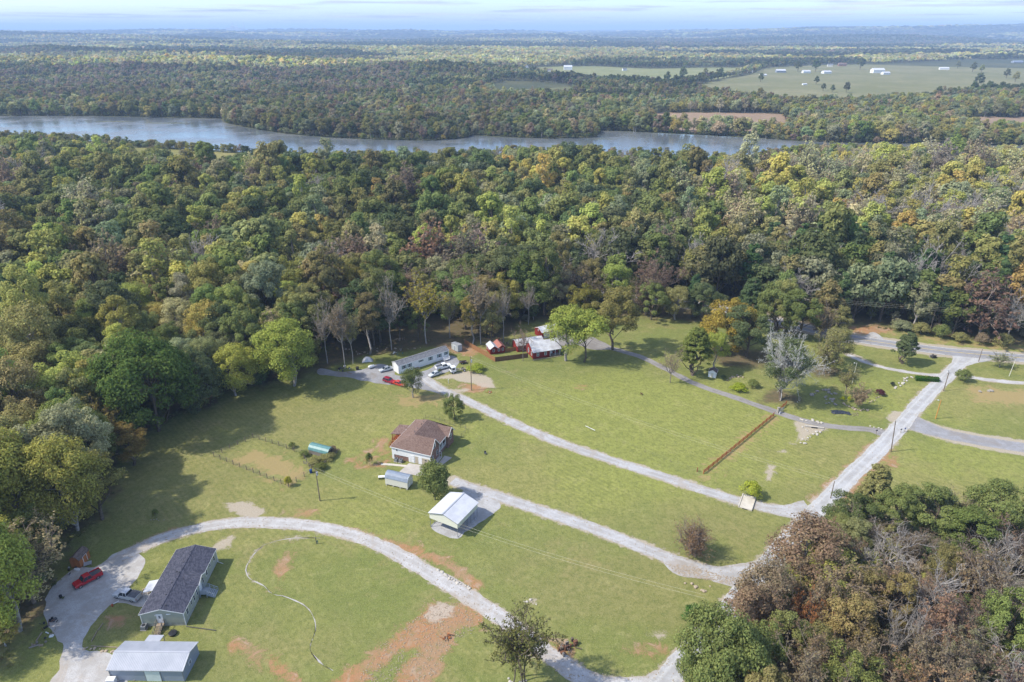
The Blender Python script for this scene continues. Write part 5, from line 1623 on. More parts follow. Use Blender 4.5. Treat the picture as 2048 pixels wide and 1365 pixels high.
# ------------------------------------------------------------------ grey metal garage (bottom left corner)
gr = thing('metal_garage', 'grey ribbed metal garage with a pale roll-up door at the bottom left', 'garage', (-71.0, 85.15, 0), math.radians(-.8))
gable_shell(gr, 13.1, 5.9, 2.75, .95, 'grey_metal_siding', 'grey_metal_roof', .25, .2, .05, 'x', seam=.3, trim='galvanised')
MB().boxf((0, 0, 0), X1, Y_1, 6.35, 9.0, 0, 2.45, -.02, .06).build('roll_up_door', MATS['pale_green_door'], gr)
ft = MB()
for aa in (0.02, 6.22, 9.0, 12.98): ft.boxf((0, 0, 0), X1, Y_1, aa, aa + .13, 0, 2.68, -.02, .07)
ft.build('corner_trim', MATS['mid_grey'], gr)
window(gr, Vector((13.1, 0, 0)), Y1, X1, 2.3, 1.3, .7, .7)
MB().slab([(3.2, 5.9, 2.62), (6.0, 5.9, 2.62), (6.0, 8.0, 2.3), (3.2, 8.0, 2.3)], .05).build('lean_to_roof', MATS['grey_metal_roof'], gr)
lp = MB()
for xx in (3.3, 5.9): lp.bar((xx, 7.9, 0), (xx, 7.9, 2.25), .09)
lp.build('lean_to_post', MATS['galvanised'], gr)

# ------------------------------------------------------------------ orange board shed
sh = thing('board_shed', 'orange board shed with brown barn roof at the edge of the gravel yard', 'shed', (-94.5, 113.1, 0), math.radians(-3))
def barn_shell(root, W_, L_, h, wallmat, roofmat, prof=((0, 0), (.14, .55), (.5, .95), (.86, .55), (1, 0)), scale=1.0, oh=.12, zb=0.0, seam=0, axis='y', ov=.08):
    """barn or arched roof: profile points as (share of width, height above the eave)"""
    f = lambda a, t_, z: (a, t_, z) if axis == 'y' else (t_, a, z)
    Wx, Lx = (W_, L_) if axis == 'y' else (L_, W_)
    pr = [(0, zb), (Wx, zb)] + [(p[0] * Wx, h + p[1] * scale) for p in reversed(prof)]
    MB().prism(pr, 'y' if axis == 'y' else 'x', 0, Lx).build('wall', MATS[wallmat], root)
    rf = MB()
    q = [(p[0] * Wx + (-ov if i == 0 else (ov if i == len(prof) - 1 else 0)), h + p[1] * scale + (-.1 if i in (0, len(prof) - 1) else .05)) for i, p in enumerate(prof)]
    for (a0, z0), (a1, z1) in zip(q[:-1], q[1:]):
        rf.slab([f(a0, -oh, z0 + .05), f(a1, -oh, z1 + .05), f(a1, Lx + oh, z1 + .05), f(a0, Lx + oh, z0 + .05)], .05)
        if seam:
            ribs(rf, f(a0, -oh, z0 + .05), f(a0, Lx + oh, z0 + .05), f(a1, -oh, z1 + .05), f(a1, Lx + oh, z1 + .05), seam, .03, .05)
    return rf.build('roof', MATS[roofmat], root)
barn_shell(sh, 2.1, 3.3, 1.95, 'orange_boards', 'dark_brown_shingle')
door(sh, Vector((2.1, 0, 0)), Y1, X1, 1.2, .1, 1.1, 1.75, 'orange_boards')
MB().boxf((0, 0, 0), X1, Y_1, .75, 1.35, .9, 1.5, 0, .04).build('hatch', MATS['orange_boards'], sh)

# ------------------------------------------------------------------ brick house
bh = thing('brick_house', 'brick house with brown shingle roof and white garage side, in mid lawn', 'house', (-32.15, 154.2, 0), math.radians(-20))
E_, Rz = 4.0, 7.1
br = MB()
br.prism([(0, -.05), (5.2, -.05), (5.2, E_), (2.6, Rz - .12), (0, E_)], 'x', 5.5, 11.4)
br.box(.03, 9.2, .06, 14.2, -.05, E_)
br.prism([(9.6, -.05), (13.1, -.05), (13.1, E_), (11.35, 5.7), (9.6, E_)], 'x', 6.0, 12.05)
br.build('brick_wall', MATS['red_brick'], bh)
sw = MB()
sw.box(-.03, 11.42, -.06, .0, 1.45, E_); sw.box(4.9, 11.42, -.055, .0, -.05, 1.45); sw.box(-.03, .6, -.055, .0, -.05, 1.45)
sw.build('white_siding', MATS['white_siding'], bh)
rf = MB(); th = .14
rf.slab([(-.35, -.35, E_ - .18), (-.35, 14.5, E_ - .18), (5.5, 10.8, Rz), (5.5, 2.6, Rz)][::-1], th)
rf.slab([(-.35, 14.5, E_ - .18), (11.3, 14.5, E_ - .18), (5.5, 10.8, Rz)][::-1], th)
rf.slab([(11.6, 5.0, E_ - .1), (11.6, 13.6, E_ - .1), (5.5, 10.8, Rz), (5.5, 2.6, Rz)], th)
rf.slab([(-.35, -.35, E_ - .18), (11.75, -.35, E_ - .35), (11.75, 2.6, Rz + .02), (5.5, 2.6, Rz + .02)], th)
rf.slab([(11.75, 5.5, E_ - .3), (11.75, 2.6, Rz + .02), (5.5, 2.6, Rz + .02), (7.0, 5.5, E_ - .3)][::-1], th)
rf.slab([(12.4, 9.3, E_ - .2), (12.4, 11.35, 5.78), (8.0, 11.35, 5.78), (8.0, 9.3, E_ - .2)], th)
rf.slab([(12.4, 13.4, E_ - .2), (12.4, 11.35, 5.78), (8.0, 11.35, 5.78), (8.0, 13.4, E_ - .2)], th)
ro_ = rf.build('roof', MATS['brown_shingle'], bh)
fa = MB()
for a, b in (((-.36, -.37, E_ - .3), (11.76, -.37, E_ - .47)), ((11.77, -.35, E_ - .47), (11.77, 2.6, Rz - .12)), ((11.77, 5.5, E_ - .42), (11.77, 2.6, Rz - .12)),
             ((12.42, 9.3, E_ - .3), (12.42, 11.35, 5.66)), ((12.42, 13.4, E_ - .3), (12.42, 11.35, 5.66)), ((11.62, 5.3, E_ - .22), (11.62, 9.5, E_ - .22)), ((-.37, -.35, E_ - .3), (-.37, 14.5, E_ - .3))):
    fa.bar(a, b, .06, .2)
fa.build('fascia', MATS['white_paint'], bh)
for yy in (4.2, 6.0, 8.2, 9.6):
    MB().tube((4.9, yy, 6.6), (4.9, yy, 7.15), .09, .09, 8).build('roof_vent', MATS['dark_grey'], bh)
oG = Vector((11.4, 0, 0))
window(bh, oG, Y1, X1, 2.2, 4.35, .75, 1.2, shutter='white_paint')
window(bh, oG, Y1, X1, .95, 1.3, .7, 1.15); window(bh, oG, Y1, X1, 3.6, 1.3, .7, 1.3)
o2 = Vector((12.05, 9.6, 0))
window(bh, o2, Y1, X1, 1.4, 2.1, .8, 1.35); MB().boxf(o2, Y1, X1, .6, 1.0, .25, .5, 0, .03).build('foundation_vent', MATS['black_plastic'], bh)
ow = Vector((0, -.06, 0))
window(bh, ow, X1, Y_1, 1.3, 2.7, .45, .5, bars=False)
door(bh, ow, X1, Y_1, 5.55, 0.05, .95, 2.15)
MB().boxf(ow, X1, Y_1, 6.85, 7.9, 0, 2.2, -.02, .03).build('sliding_door', MATS['tan_paint'], bh)
door(bh, ow, X1, Y_1, 7.95, 0.05, .85, 2.15)
gd = MB().boxf(ow, X1, Y_1, 8.95, 11.0, 0, 2.15, -.02, .05).build('garage_door', MATS['tan_paint'], bh)
MB().boxf(ow, X1, Y_1, 9.75, 10.35, 1.4, 1.75, .0, .06).build('pane', MATS['glass'], gd)
MB().box(9.2, 11.45, 5.25, 9.55, 1.1, 1.28).build('porch_floor', MATS['concrete'], bh)
MB().box(9.2, 11.3, 5.25, 9.55, -.05, 1.1).build('porch_base', MATS['red_brick'], bh)
pr_ = MB()
for zq in (1.45, 2.15): pr_.bar((11.35, 5.3, zq), (11.35, 9.5, zq), .06, .08)
for q in range(15): pr_.bar((11.35, 5.35 + q * .295, 1.28), (11.35, 5.35 + q * .295, 2.15), .04)
pr_.build('porch_railing', MATS['white_paint'], bh)
for yy in (5.45, 7.4, 9.4): MB().box(11.22, 11.42, yy - .1, yy + .1, 1.28, E_ - .2).build('porch_column', MATS['white_paint'], bh)
window(bh, Vector((9.2, 5.3, 0)), Y1, X1, .8, 2.0, .8, 1.3); door(bh, Vector((9.2, 5.3, 0)), Y1, X1, 2.3, 1.3, .95, 2.1)
# rear deck with its own roof
MB().slab([(-3.9, 6.3, 3.2), (.1, 6.3, 3.75), (.1, 11.4, 3.75), (-3.9, 11.4, 3.2)], .14).build('deck_roof', MATS['brown_shingle'], bh)
MB().box(-3.7, 0, 6.5, 11.2, 1.15, 1.28).build('deck', MATS['red_stained_wood'], bh)
dp = MB()
for xx, yy in ((-3.6, 6.6), (-3.6, 8.9), (-3.6, 11.1), (-1.6, 6.6)): dp.bar((xx, yy, -.05), (xx, yy, 3.1), .14)
dp.build('deck_post', MATS['red_stained_wood'], bh)
drl = MB()
for a, b in (((-3.62, 6.6), (-3.62, 11.1)), ((-2.4, 6.58), (-.2, 6.58))):
    for zq in (1.5, 1.8, 2.15): drl.bar((*a, zq), (*b, zq), .05, .09)
drl.build('deck_railing', MATS['red_stained_wood'], bh)
stairs(bh, (-3.0, 6.4, 0), (0, -1, 0), 1.1, 1.2, 6, 'red_stained_wood', tread=.34)
ch = thing_part('rear_walkway', bh)
MB().box(11.45, 12.4, 1.9, 4.8, 0.0, .35).build('step', MATS['concrete'], ch)
sr = MB()
for xx in (11.6, 12.35): sr.bar((xx, 4.7, .3), (xx, 4.7, 1.9), .08)
sr.bar((11.6, 4.7, 1.85), (12.35, 4.7, 1.85), .05, .08); sr.bar((11.6, 4.7, 1.2), (12.35, 4.7, 1.2), .05, .08)
sr.build('stair_rail', MATS['white_paint'], bh)

# ------------------------------------------------------------------ cream barn-roof shed, carport, teal shed
cs = thing('barn_shed', 'cream barn-roof shed on blocks near the brick house patio', 'shed', (-32.05, 142.2, 0), math.radians(-19.5))
barn_shell(cs, 6.3, 2.9, 2.35, 'cream_siding', 'blue_grey_roof', ((0, 0), (.12, .55), (.3, .95), (.5, 1.1), (.7, .95), (.88, .55), (1, 0)), 1.0, .1, .42, .32, 'x')
for i in range(4):
    for yy in (.2, 2.7):
        MB().box(.1 + i * 1.93, .42 + i * 1.93, yy - .18, yy + .18, 0, .42).build('block', MATS['concrete'], cs)
door(cs, Vector((6.3, 0, 0)), Y1, X1, .9, .5, 1.2, 1.75, 'cream_siding')
window(cs, Vector((0, 2.9, 0)), X_1, Y1, -3.6, 1.3, .7, .7)

cpt = thing('carport', 'open metal carport with white roof and cream upper panels on gravel', 'carport', (-19.0, 126.3, 0), math.radians(-29.5))
cw, cl = 7.7, 8.5
pz, rz_ = 4.1, 5.35
rr_ = MB()
A_ = [(-.25, -.25, pz), (-.25, cl + .25, pz), (cw / 2, cl + .25, rz_), (cw / 2, -.25, rz_)]
B_ = [(cw + .25, -.25, pz), (cw + .25, cl + .25, pz), (cw / 2, cl + .25, rz_), (cw / 2, -.25, rz_)]
# ridge runs away from the camera, gables front and back
rr_.slab(A_, .05).slab(B_, .05)
ribs(rr_, A_[0], A_[1], A_[3], A_[2], .33, .022); ribs(rr_, B_[0], B_[1], B_[3], B_[2], .33, .022)
cro = rr_.build('roof', MATS['white_metal_roof'], cpt)
MB().bar((cw / 2, -.27, rz_ + .03), (cw / 2, cl + .27, rz_ + .03), .35, .05).build('ridge_cap', MATS['grey_metal_roof'], cro)
gp = lambda t_: MB().prism([(0, 2.55), (cw, 2.55), (cw, pz - .03), (cw / 2, rz_ - .1), (0, pz - .03)], 'y', t_, t_ + .05)
gp(-.0).build('gable_panel', MATS['cream_metal'], cpt); gp(cl - .05).build('gable_panel', MATS['cream_metal'], cpt)
MB().box(cw - .05, cw, .06, cl - .06, 2.55, pz - .06).build('side_panel', MATS['cream_metal'], cpt)
MB().box(0, .05, .06, cl - .06, 2.55, pz - .06).build('side_panel', MATS['cream_metal'], cpt)
tm = MB()
for a, b in ((A_[0], A_[3]), (B_[0], A_[3]), (A_[1], A_[2]), (B_[1], A_[2])): tm.bar(Vector(a) - UP * .06, Vector(b) - UP * .06, .05, .12)
tm.build('edge_trim', MATS['mid_grey'], cpt)
for yy in np.linspace(.1, cl - .1, 7):
    for xx in (.1, cw - .1):
        MB().box(xx - .04, xx + .04, yy - .04, yy + .04, 0, 2.6).build('post', MATS['mid_grey'], cpt)
br2 = MB()
for xx in (.1, cw - .1): br2.bar((xx, .1, .06), (xx, cl - .1, .06), .08)
br2.build('base_rail', MATS['galvanised'], cpt)

ts = thing('arched_shed', 'low arched shed with teal metal roof beside the fenced garden', 'shed', (-55.3, 156.4, 0), math.radians(-22.5))
barn_shell(ts, 6.2, 2.8, 1.35, 'grey_wood', 'teal_metal_roof', ((0, 0), (.08, .5), (.25, .95), (.5, 1.15), (.75, .95), (.92, .5), (1, 0)), 1.0, .12, 0, .32, 'x')
MB().boxf((6.2, 0, 0), Y1, X1, .5, 2.3, .1, 1.8, 0, .03).build('doorway', MATS['charred'], ts)

# ------------------------------------------------------------------ white mobile home, grey shed
wa = math.atan2(216.0 - 203.4, -22.2 + 37.9)
wm = thing('mobile_home', 'white single-wide mobile home with grey roof and green shutters', 'house', (-37.9, 203.4, 0), wa)
gable_shell(wm, 20.2, 4.0, 3.0, .75, 'white_siding', 'grey_shingle', .12, .12, .1, 'x', zb=.45)
MB().box(.05, 20.15, .05, 3.95, -.05, .46).build('skirting', MATS['white_siding'], wm)
o0 = Vector((0, 0, 0))
for aa, ww, hh, sh_ in ((1.7, .95, 1.15, 'green_paint'), (3.9, .8, 1.15, 'green_paint'), (8.3, 1.0, .6, 'green_paint'), (12.2, .8, 1.15, 'green_paint'), (15.8, .9, 1.15, 'green_paint'), (18.7, .7, 1.0, 'green_paint')):
    window(wm, o0, X1, Y_1, aa, 2.6 - hh, ww, hh, shutter=sh_)
door(wm, o0, X1, Y_1, 14.1, .5, .9, 2.0); door(wm, o0, X1, Y_1, 6.3, .5, .9, 2.0)
MB().box(6.0, 7.5, -1.3, -.02, 0, .45).build('porch_step', MATS['weathered_wood'], wm)
pw = MB().box(17.2, 19.6, -1.6, -.03, .35, .47); pw.build('porch_deck', MATS['white_paint'], wm)
pr_ = MB()
for a, b in (((17.25, -1.55), (19.55, -1.55)), ((17.25, -1.55), (17.25, -.1)), ((19.55, -1.55), (19.55, -.1))):
    for zq in (.75, 1.3): pr_.bar((*a, zq), (*b, zq), .06, .1)
    for q in range(7): pr_.bar((a[0] + (b[0] - a[0]) * q / 6, a[1] + (b[1] - a[1]) * q / 6, .0), (a[0] + (b[0] - a[0]) * q / 6, a[1] + (b[1] - a[1]) * q / 6, 1.3), .05)
pr_.build('porch_railing', MATS['white_paint'], wm)
for xx in (3.2, 6.6, 12.0, 17.5): MB().tube((xx, 1.6, 3.55), (xx, 1.6, 3.95), .09, .09, 8).build('roof_vent', MATS['galvanised'], wm)

gs = thing('utility_shed', 'grey metal utility shed behind the right end of the white mobile home', 'shed', (-21.8, 222.9, 0), math.radians(-45))
MB().box(0, 3.5, 0, 2.0, .15, 2.55).build('wall', MATS['grey_shed_metal'], gs)
MB().slab([(-.08, -.08, 2.72), (3.58, -.08, 2.72), (3.58, 2.08, 2.55), (-.08, 2.08, 2.55)], .08).build('roof', MATS['galvanised'], gs)
door(gs, Vector((0, 0, 0)), X1, Y_1, 1.2, .2, 1.0, 1.95, 'grey_paint')
MB().box(.2, 3.3, .1, 1.9, 0, .15).build('skid', MATS['charred'], gs)

# ------------------------------------------------------------------ red cabin, red house, red garage
ca = math.atan2(220.3 - 218.4, -2.4 + 7.7)
rc_ = thing('red_cabin', 'small red cabin with twin gables behind the wooden fence', 'cabin', (-7.7, 218.5, 0), ca)
for k, (x0, x1, rm, dy) in enumerate(((0, 2.9, 'white_metal_roof', 4.6), (2.95, 5.6, 'rust_metal_roof', 5.2))):
    w = x1 - x0
    MB().prism([(x0, -.05), (x1, -.05), (x1, 2.2), ((x0 + x1) / 2, 3.1), (x0, 2.2)], 'y', k * .02, dy).build('wall', MATS['red_siding'], rc_)
    m = MB()
    a_ = [(x0 - .2, -.3, 2.12), (x0 - .2, dy + .2, 2.12), ((x0 + x1) / 2, dy + .2, 3.22), ((x0 + x1) / 2, -.3, 3.22)]
    b_ = [(x1 + .2, -.3, 2.12), (x1 + .2, dy + .2, 2.12), ((x0 + x1) / 2, dy + .2, 3.225), ((x0 + x1) / 2, -.3, 3.225)]
    m.slab(a_, .06).slab(b_, .06)
    ribs(m, a_[0], a_[1], a_[3], a_[2], .3, .025, .05); ribs(m, b_[0], b_[1], b_[3], b_[2], .3, .025, .05)
    m.build('roof', MATS[rm], rc_)
for aa in (1.0, 2.95, 4.4): window(rc_, o0, X1, Y_1, aa, .95, .6, .95)
window(rc_, o0, Y_1, X_1, -2.6, .95, .6, .9); window(rc_, o0, Y_1, X_1, -4.2, .8, .5, 1.1)
MB().box(4.5, 4.9, 4.4, 4.8, 2.4, 3.9).build('chimney', MATS['rust'], rc_)

ra = math.atan2(217.9 - 214.9, 15.8 - 7.4)
rh = thing('red_house', 'red wooden house with pale tin roof behind the light green trees', 'house', (7.4, 214.9, 0), ra)
MB().prism([(0, -.05), (7.6, -.05), (7.6, 2.75), (3.8, 4.9), (0, 2.75)], 'x', 0, 6.3).build('wall', MATS['red_siding'], rh)
MB().prism([(2.0, -.05), (7.6, -.05), (7.6, 2.75), (3.8, 4.9), (2.0, 3.85)], 'x', 6.3, 10.3).build('wall', MATS['red_siding'], rh)
m = MB()
a_ = [(-.3, -.45, 2.62), (10.6, -.45, 2.62), (10.6, 3.8, 5.0), (-.3, 3.8, 5.0)]; b_ = [(-.3, 8.0, 2.62), (10.6, 8.0, 2.62), (10.6, 3.8, 5.0), (-.3, 3.8, 5.0)]
m.slab(a_, .07).slab(b_, .07); ribs(m, a_[0], a_[1], a_[3], a_[2], .4, .025); ribs(m, b_[0], b_[1], b_[3], b_[2], .4, .025)
m.build('roof', MATS['old_tin_roof'], rh)
MB().prism([(7.2, -.05), (12.6, -.05), (12.6, 2.5), (9.9, 3.6), (7.2, 2.5)], 'x', -3.2, 7.0).build('rear_wing', MATS['red_siding'], rh)
m = MB()
a_ = [(-3.5, 6.9, 2.5), (7.2, 6.9, 2.5), (7.2, 9.9, 3.75), (-3.5, 9.9, 3.75)]; b_ = [(-3.5, 12.9, 2.5), (7.2, 12.9, 2.5), (7.2, 9.9, 3.75), (-3.5, 9.9, 3.75)]
m.slab(a_, .07).slab(b_, .07); ribs(m, a_[0], a_[1], a_[3], a_[2], .4, .025); ribs(m, b_[0], b_[1], b_[3], b_[2], .4, .025)
m.build('rear_roof', MATS['old_tin_roof'], rh)
for aa in (1.4, 4.3): window(rh, o0, X1, Y_1, aa, .9, .75, 1.35, glass='light_glass')
window(rh, o0, Y_1, X_1, -1.9, .9, .8, 1.35, glass='light_glass'); window(rh, o0, Y_1, X_1, -4.9, .9, .9, 1.5, glass='light_glass')
window(rh, Vector((6.3, 2.0, 0)), X1, Y_1, 2.2, .9, .8, 1.3); door(rh, Vector((6.3, 2.0, 0)), X1, Y_1, .8, .1, .9, 2.0)
MB().box(6.35, 10.3, .0, 2.0, -.02, .14).build('porch_floor', MATS['weathered_wood'], rh)
for xx in (6.5, 8.4, 10.2): MB().box(xx - .07, xx + .07, .05, .19, .14, 2.66).build('porch_post', MATS['white_paint'], rh)
bd = MB()
for i in range(26):
    bd.box(-.5 + i * .42, -.15 + i * .42 - random.random() * .05, -1.0 - random.random() * .1, -.72, -.05, .16 + random.random() * .08)
bd.build('bed_edging', MATS['tan_stone'], rh)

ga = math.atan2(235.9 - 232.1, 17.9 - 11.2)
rg = thing('red_garage', 'red garage with white metal roof and two pale doors behind the red house', 'garage', (11.2, 232.1, 0), ga)
gable_shell(rg, 7.7, 5.2, 2.5, 1.1, 'red_siding', 'white_metal_roof', .25, .25, .06, 'x', seam=.35, trim='red_stained_wood')
for aa in (.7, 4.2): MB().boxf(o0, X1, Y_1, aa, aa + 2.8, 0, 2.2, -.02, .05).build('garage_door', MATS['white_paint'], rg)
window(rg, o0, Y_1, X_1, -2.9, 2.3, .5, .6)

# ------------------------------------------------------------------ white garden shed
ws = thing('garden_shed', 'tiny white garden shed with brown roof behind the drive', 'shed', (*P(1416, 754), 0), math.radians(-25))
gable_shell(ws, 2.5, 2.6, 1.9, .75, 'white_siding', 'dark_brown_shingle', .15, .15, .07, 'y')
door(ws, o0, X1, Y_1, .8, .05, .85, 1.6, 'cream_paint'); window(ws, Vector((2.5, 0, 0)), Y1, X1, 1.0, .9, .5, .6)

# ------------------------------------------------------------------ houses far beyond the river
fh = [(1046, 139, 22, 9, 'white_siding', 'grey_shingle', 'pale farmhouse with grey roof, leftmost of the far houses'), (1094, 144, 26, 7, 'cream_siding', 'dark_brown_shingle', 'long low cream house with brown roof across the river'),
      (1136, 141, 20, 12, 'white_siding', 'white_metal_roof', 'bright white farmhouse among trees across the river'), (1325, 180, 10, 8, 'white_siding', 'grey_shingle', 'small white house half hidden in the far trees'),
      (1357, 182, 8, 5, 'white_siding', 'white_metal_roof', 'tiny white shed right of the half hidden house'), (1500, 146, 12, 7, 'white_siding', 'white_metal_roof', 'white house at the left end of the far hamlet'),
      (1562, 146, 22, 8, 'grey_metal_siding', 'white_metal_roof', 'wide barn with a dark front in the far hamlet'), (1614, 147, 18, 7, 'white_siding', 'white_metal_roof', 'white metal barn in the middle of the far hamlet'),
      (1656, 148, 20, 7, 'white_siding', 'white_metal_roof', 'white metal barn at the right end of the far hamlet'), (1660, 134, 12, 7, 'cream_siding', 'grey_shingle', 'cream house with grey roof above the far hamlet'),
      (1685, 133, 18, 8, 'red_brick', 'brown_shingle', 'reddish brown house above the far hamlet'), (1758, 147, 28, 12, 'white_siding', 'white_metal_roof', 'big white farmhouse alone on the far pasture'),
      (1774, 150, 18, 7, 'white_siding', 'white_metal_roof', 'white barn just right of the big lone farmhouse'), (1888, 140, 20, 6, 'white_siding', 'white_metal_roof', 'white farm building at the right of the far pasture'),
      (2036, 127, 22, 6, 'grey_metal_siding', 'blue_grey_roof', 'long grey barn at the far right edge'), (1527, 153, 16, 5, 'cream_metal', 'white_metal_roof', 'low pale shed in front of the far hamlet'),
      (1610, 171, 10, 4, 'white_siding', 'white_metal_roof', 'tiny white shed alone in the far pasture'), (1250, 142, 10, 6, 'white_siding', 'grey_shingle', 'small white house at the edge of the far meadow')]
for i, (px_, py_, wp_, hp_, wm_, rm_, lb_) in enumerate(fh):
    x, y = P(px_, py_)
    dd = depth(x, y)
    w_ = .82 * wp_ * dd / FPX; h_ = .8 * hp_ * dd / FPX
    o_ = thing('farmhouse' if 'house' in lb_ else 'barn', lb_, 'house' if 'house' in lb_ else 'barn', (x - w_ / 2, y, .3), math.radians((i * 37) % 30 - 15), 'buildings beyond the river')
    gable_shell(o_, w_, w_ * .6, h_ * .58, h_ * .36, wm_, rm_, .4, .4, .25, 'x')
pp = thing('power_plant', 'white power plant with tall chimneys near the horizon', 'factory', (*P(455, 74), 0), 0)
px0, py0 = P(455, 74)
zb_ = float(hz(px0, py0))
pp.location.z = zb_
MB().box(0, 240, 0, 90, 0, 45).box(60, 130, 0, 80, 45, 75).build('hall', MATS['white_paint'], pp)
for xx in (90, 160, 270): MB().tube((xx, 60, 0), (xx, 60, 130), 9, 6, 12).build('chimney', MATS['white_paint'], pp)
# ------------------------------------------------------------------ vehicles
def wheel(root, x, y, r, w, rim='rim_alloy'):
    wh = thing_part('wheel', root); wh.location = (x, y, r)
    t = MB(); n = 18
    rings = [(r * .62, -w / 2), (r * .94, -w / 2), (r, -w * .32), (r, w * .32), (r * .94, w / 2), (r * .62, w / 2)]
    vs = [(math.cos(2 * math.pi * k / n) * rr, yy, math.sin(2 * math.pi * k / n) * rr) for rr, yy in rings for k in range(n)]
    m_ = len(rings)
    t.add(vs, [(j * n + k, j * n + (k + 1) % n, ((j + 1) % m_) * n + (k + 1) % n, ((j + 1) % m_) * n + k) for j in range(m_) for k in range(n)])
    t.build('tyre', MATS['rubber'], wh, True)
    d = MB().tube((0, -w * .36, 0), (0, w * .36, 0), r * .63, r * .63, 16)
    for k in range(5):
        a = 2 * math.pi * k / 5
        d.bar((math.cos(a) * r * .15, -w * .4, math.sin(a) * r * .15), (math.cos(a) * r * .55, -w * .4, math.sin(a) * r * .55), .07, .04)
        d.bar((math.cos(a) * r * .15, w * .4, math.sin(a) * r * .15), (math.cos(a) * r * .55, w * .4, math.sin(a) * r * .55), .07, .04)
    d.build('rim', MATS[rim], wh)
def loft(stations):
    """closed body from cross sections (x, half width bottom, half width top, z bottom, z top)"""
    m = MB(); vs = []
    for x, wb, wt, z0, z1 in stations:
        zm = z0 + (z1 - z0) * .55
        wm = max(wb, wt) + .02
        vs += [(x, -wb, z0), (x, -wm, zm), (x, -wt, z1 - .03), (x, -wt + .08, z1), (x, wt - .08, z1), (x, wt, z1 - .03), (x, wm, zm), (x, wb, z0)]
    k = 8; n = len(stations)
    fs = [(i * k + j, i * k + (j + 1) % k, (i + 1) * k + (j + 1) % k, (i + 1) * k + j) for i in range(n - 1) for j in range(k)]
    fs += [tuple(range(k - 1, -1, -1)), tuple(range((n - 1) * k, n * k))]
    return m.add(vs, fs)
def greenhouse(root, x0, x1, x2, x3, z0, z1, wb, wt, paint, glass='glass'):
    """cab: x0 rear base, x1 rear roof, x2 front roof, x3 windscreen base"""
    g = MB()
    g.add([(x0, -wb, z0), (x3, -wb, z0), (x3, wb, z0), (x0, wb, z0), (x1, -wt, z1), (x2, -wt, z1), (x2, wt, z1), (x1, wt, z1)],
          [(3, 2, 1, 0), (4, 5, 6, 7), (0, 1, 5, 4), (1, 2, 6, 5), (2, 3, 7, 6), (3, 0, 4, 7)])
    g.build('cab_glass', MATS[glass], root)
    r = MB()
    r.add([(x1 - .06, -wt - .02, z1 - .03), (x2 + .06, -wt - .02, z1 - .03), (x2 + .06, wt + .02, z1 - .03), (x1 - .06, wt + .02, z1 - .03), (x1 + .05, -wt + .1, z1 + .05), (x2 - .05, -wt + .1, z1 + .05), (x2 - .05, wt - .1, z1 + .05), (x1 + .05, wt - .1, z1 + .05)],
          [(3, 2, 1, 0), (4, 5, 6, 7), (0, 1, 5, 4), (1, 2, 6, 5), (2, 3, 7, 6), (3, 0, 4, 7)])
    for s in (-1, 1):
        xm0, xm1 = (x0 + x3) / 2 - .1, (x1 + x2) / 2 - .05
        for a, b in (((x0, z0), (x1, z1)), ((x3, z0), (x2, z1)), ((xm0, z0), (xm1, z1))):
            r.bar((a[0], s * wb, a[1]), (b[0], s * wt, b[1]), .1, .05)
    r.build('roof', MATS[paint], root)
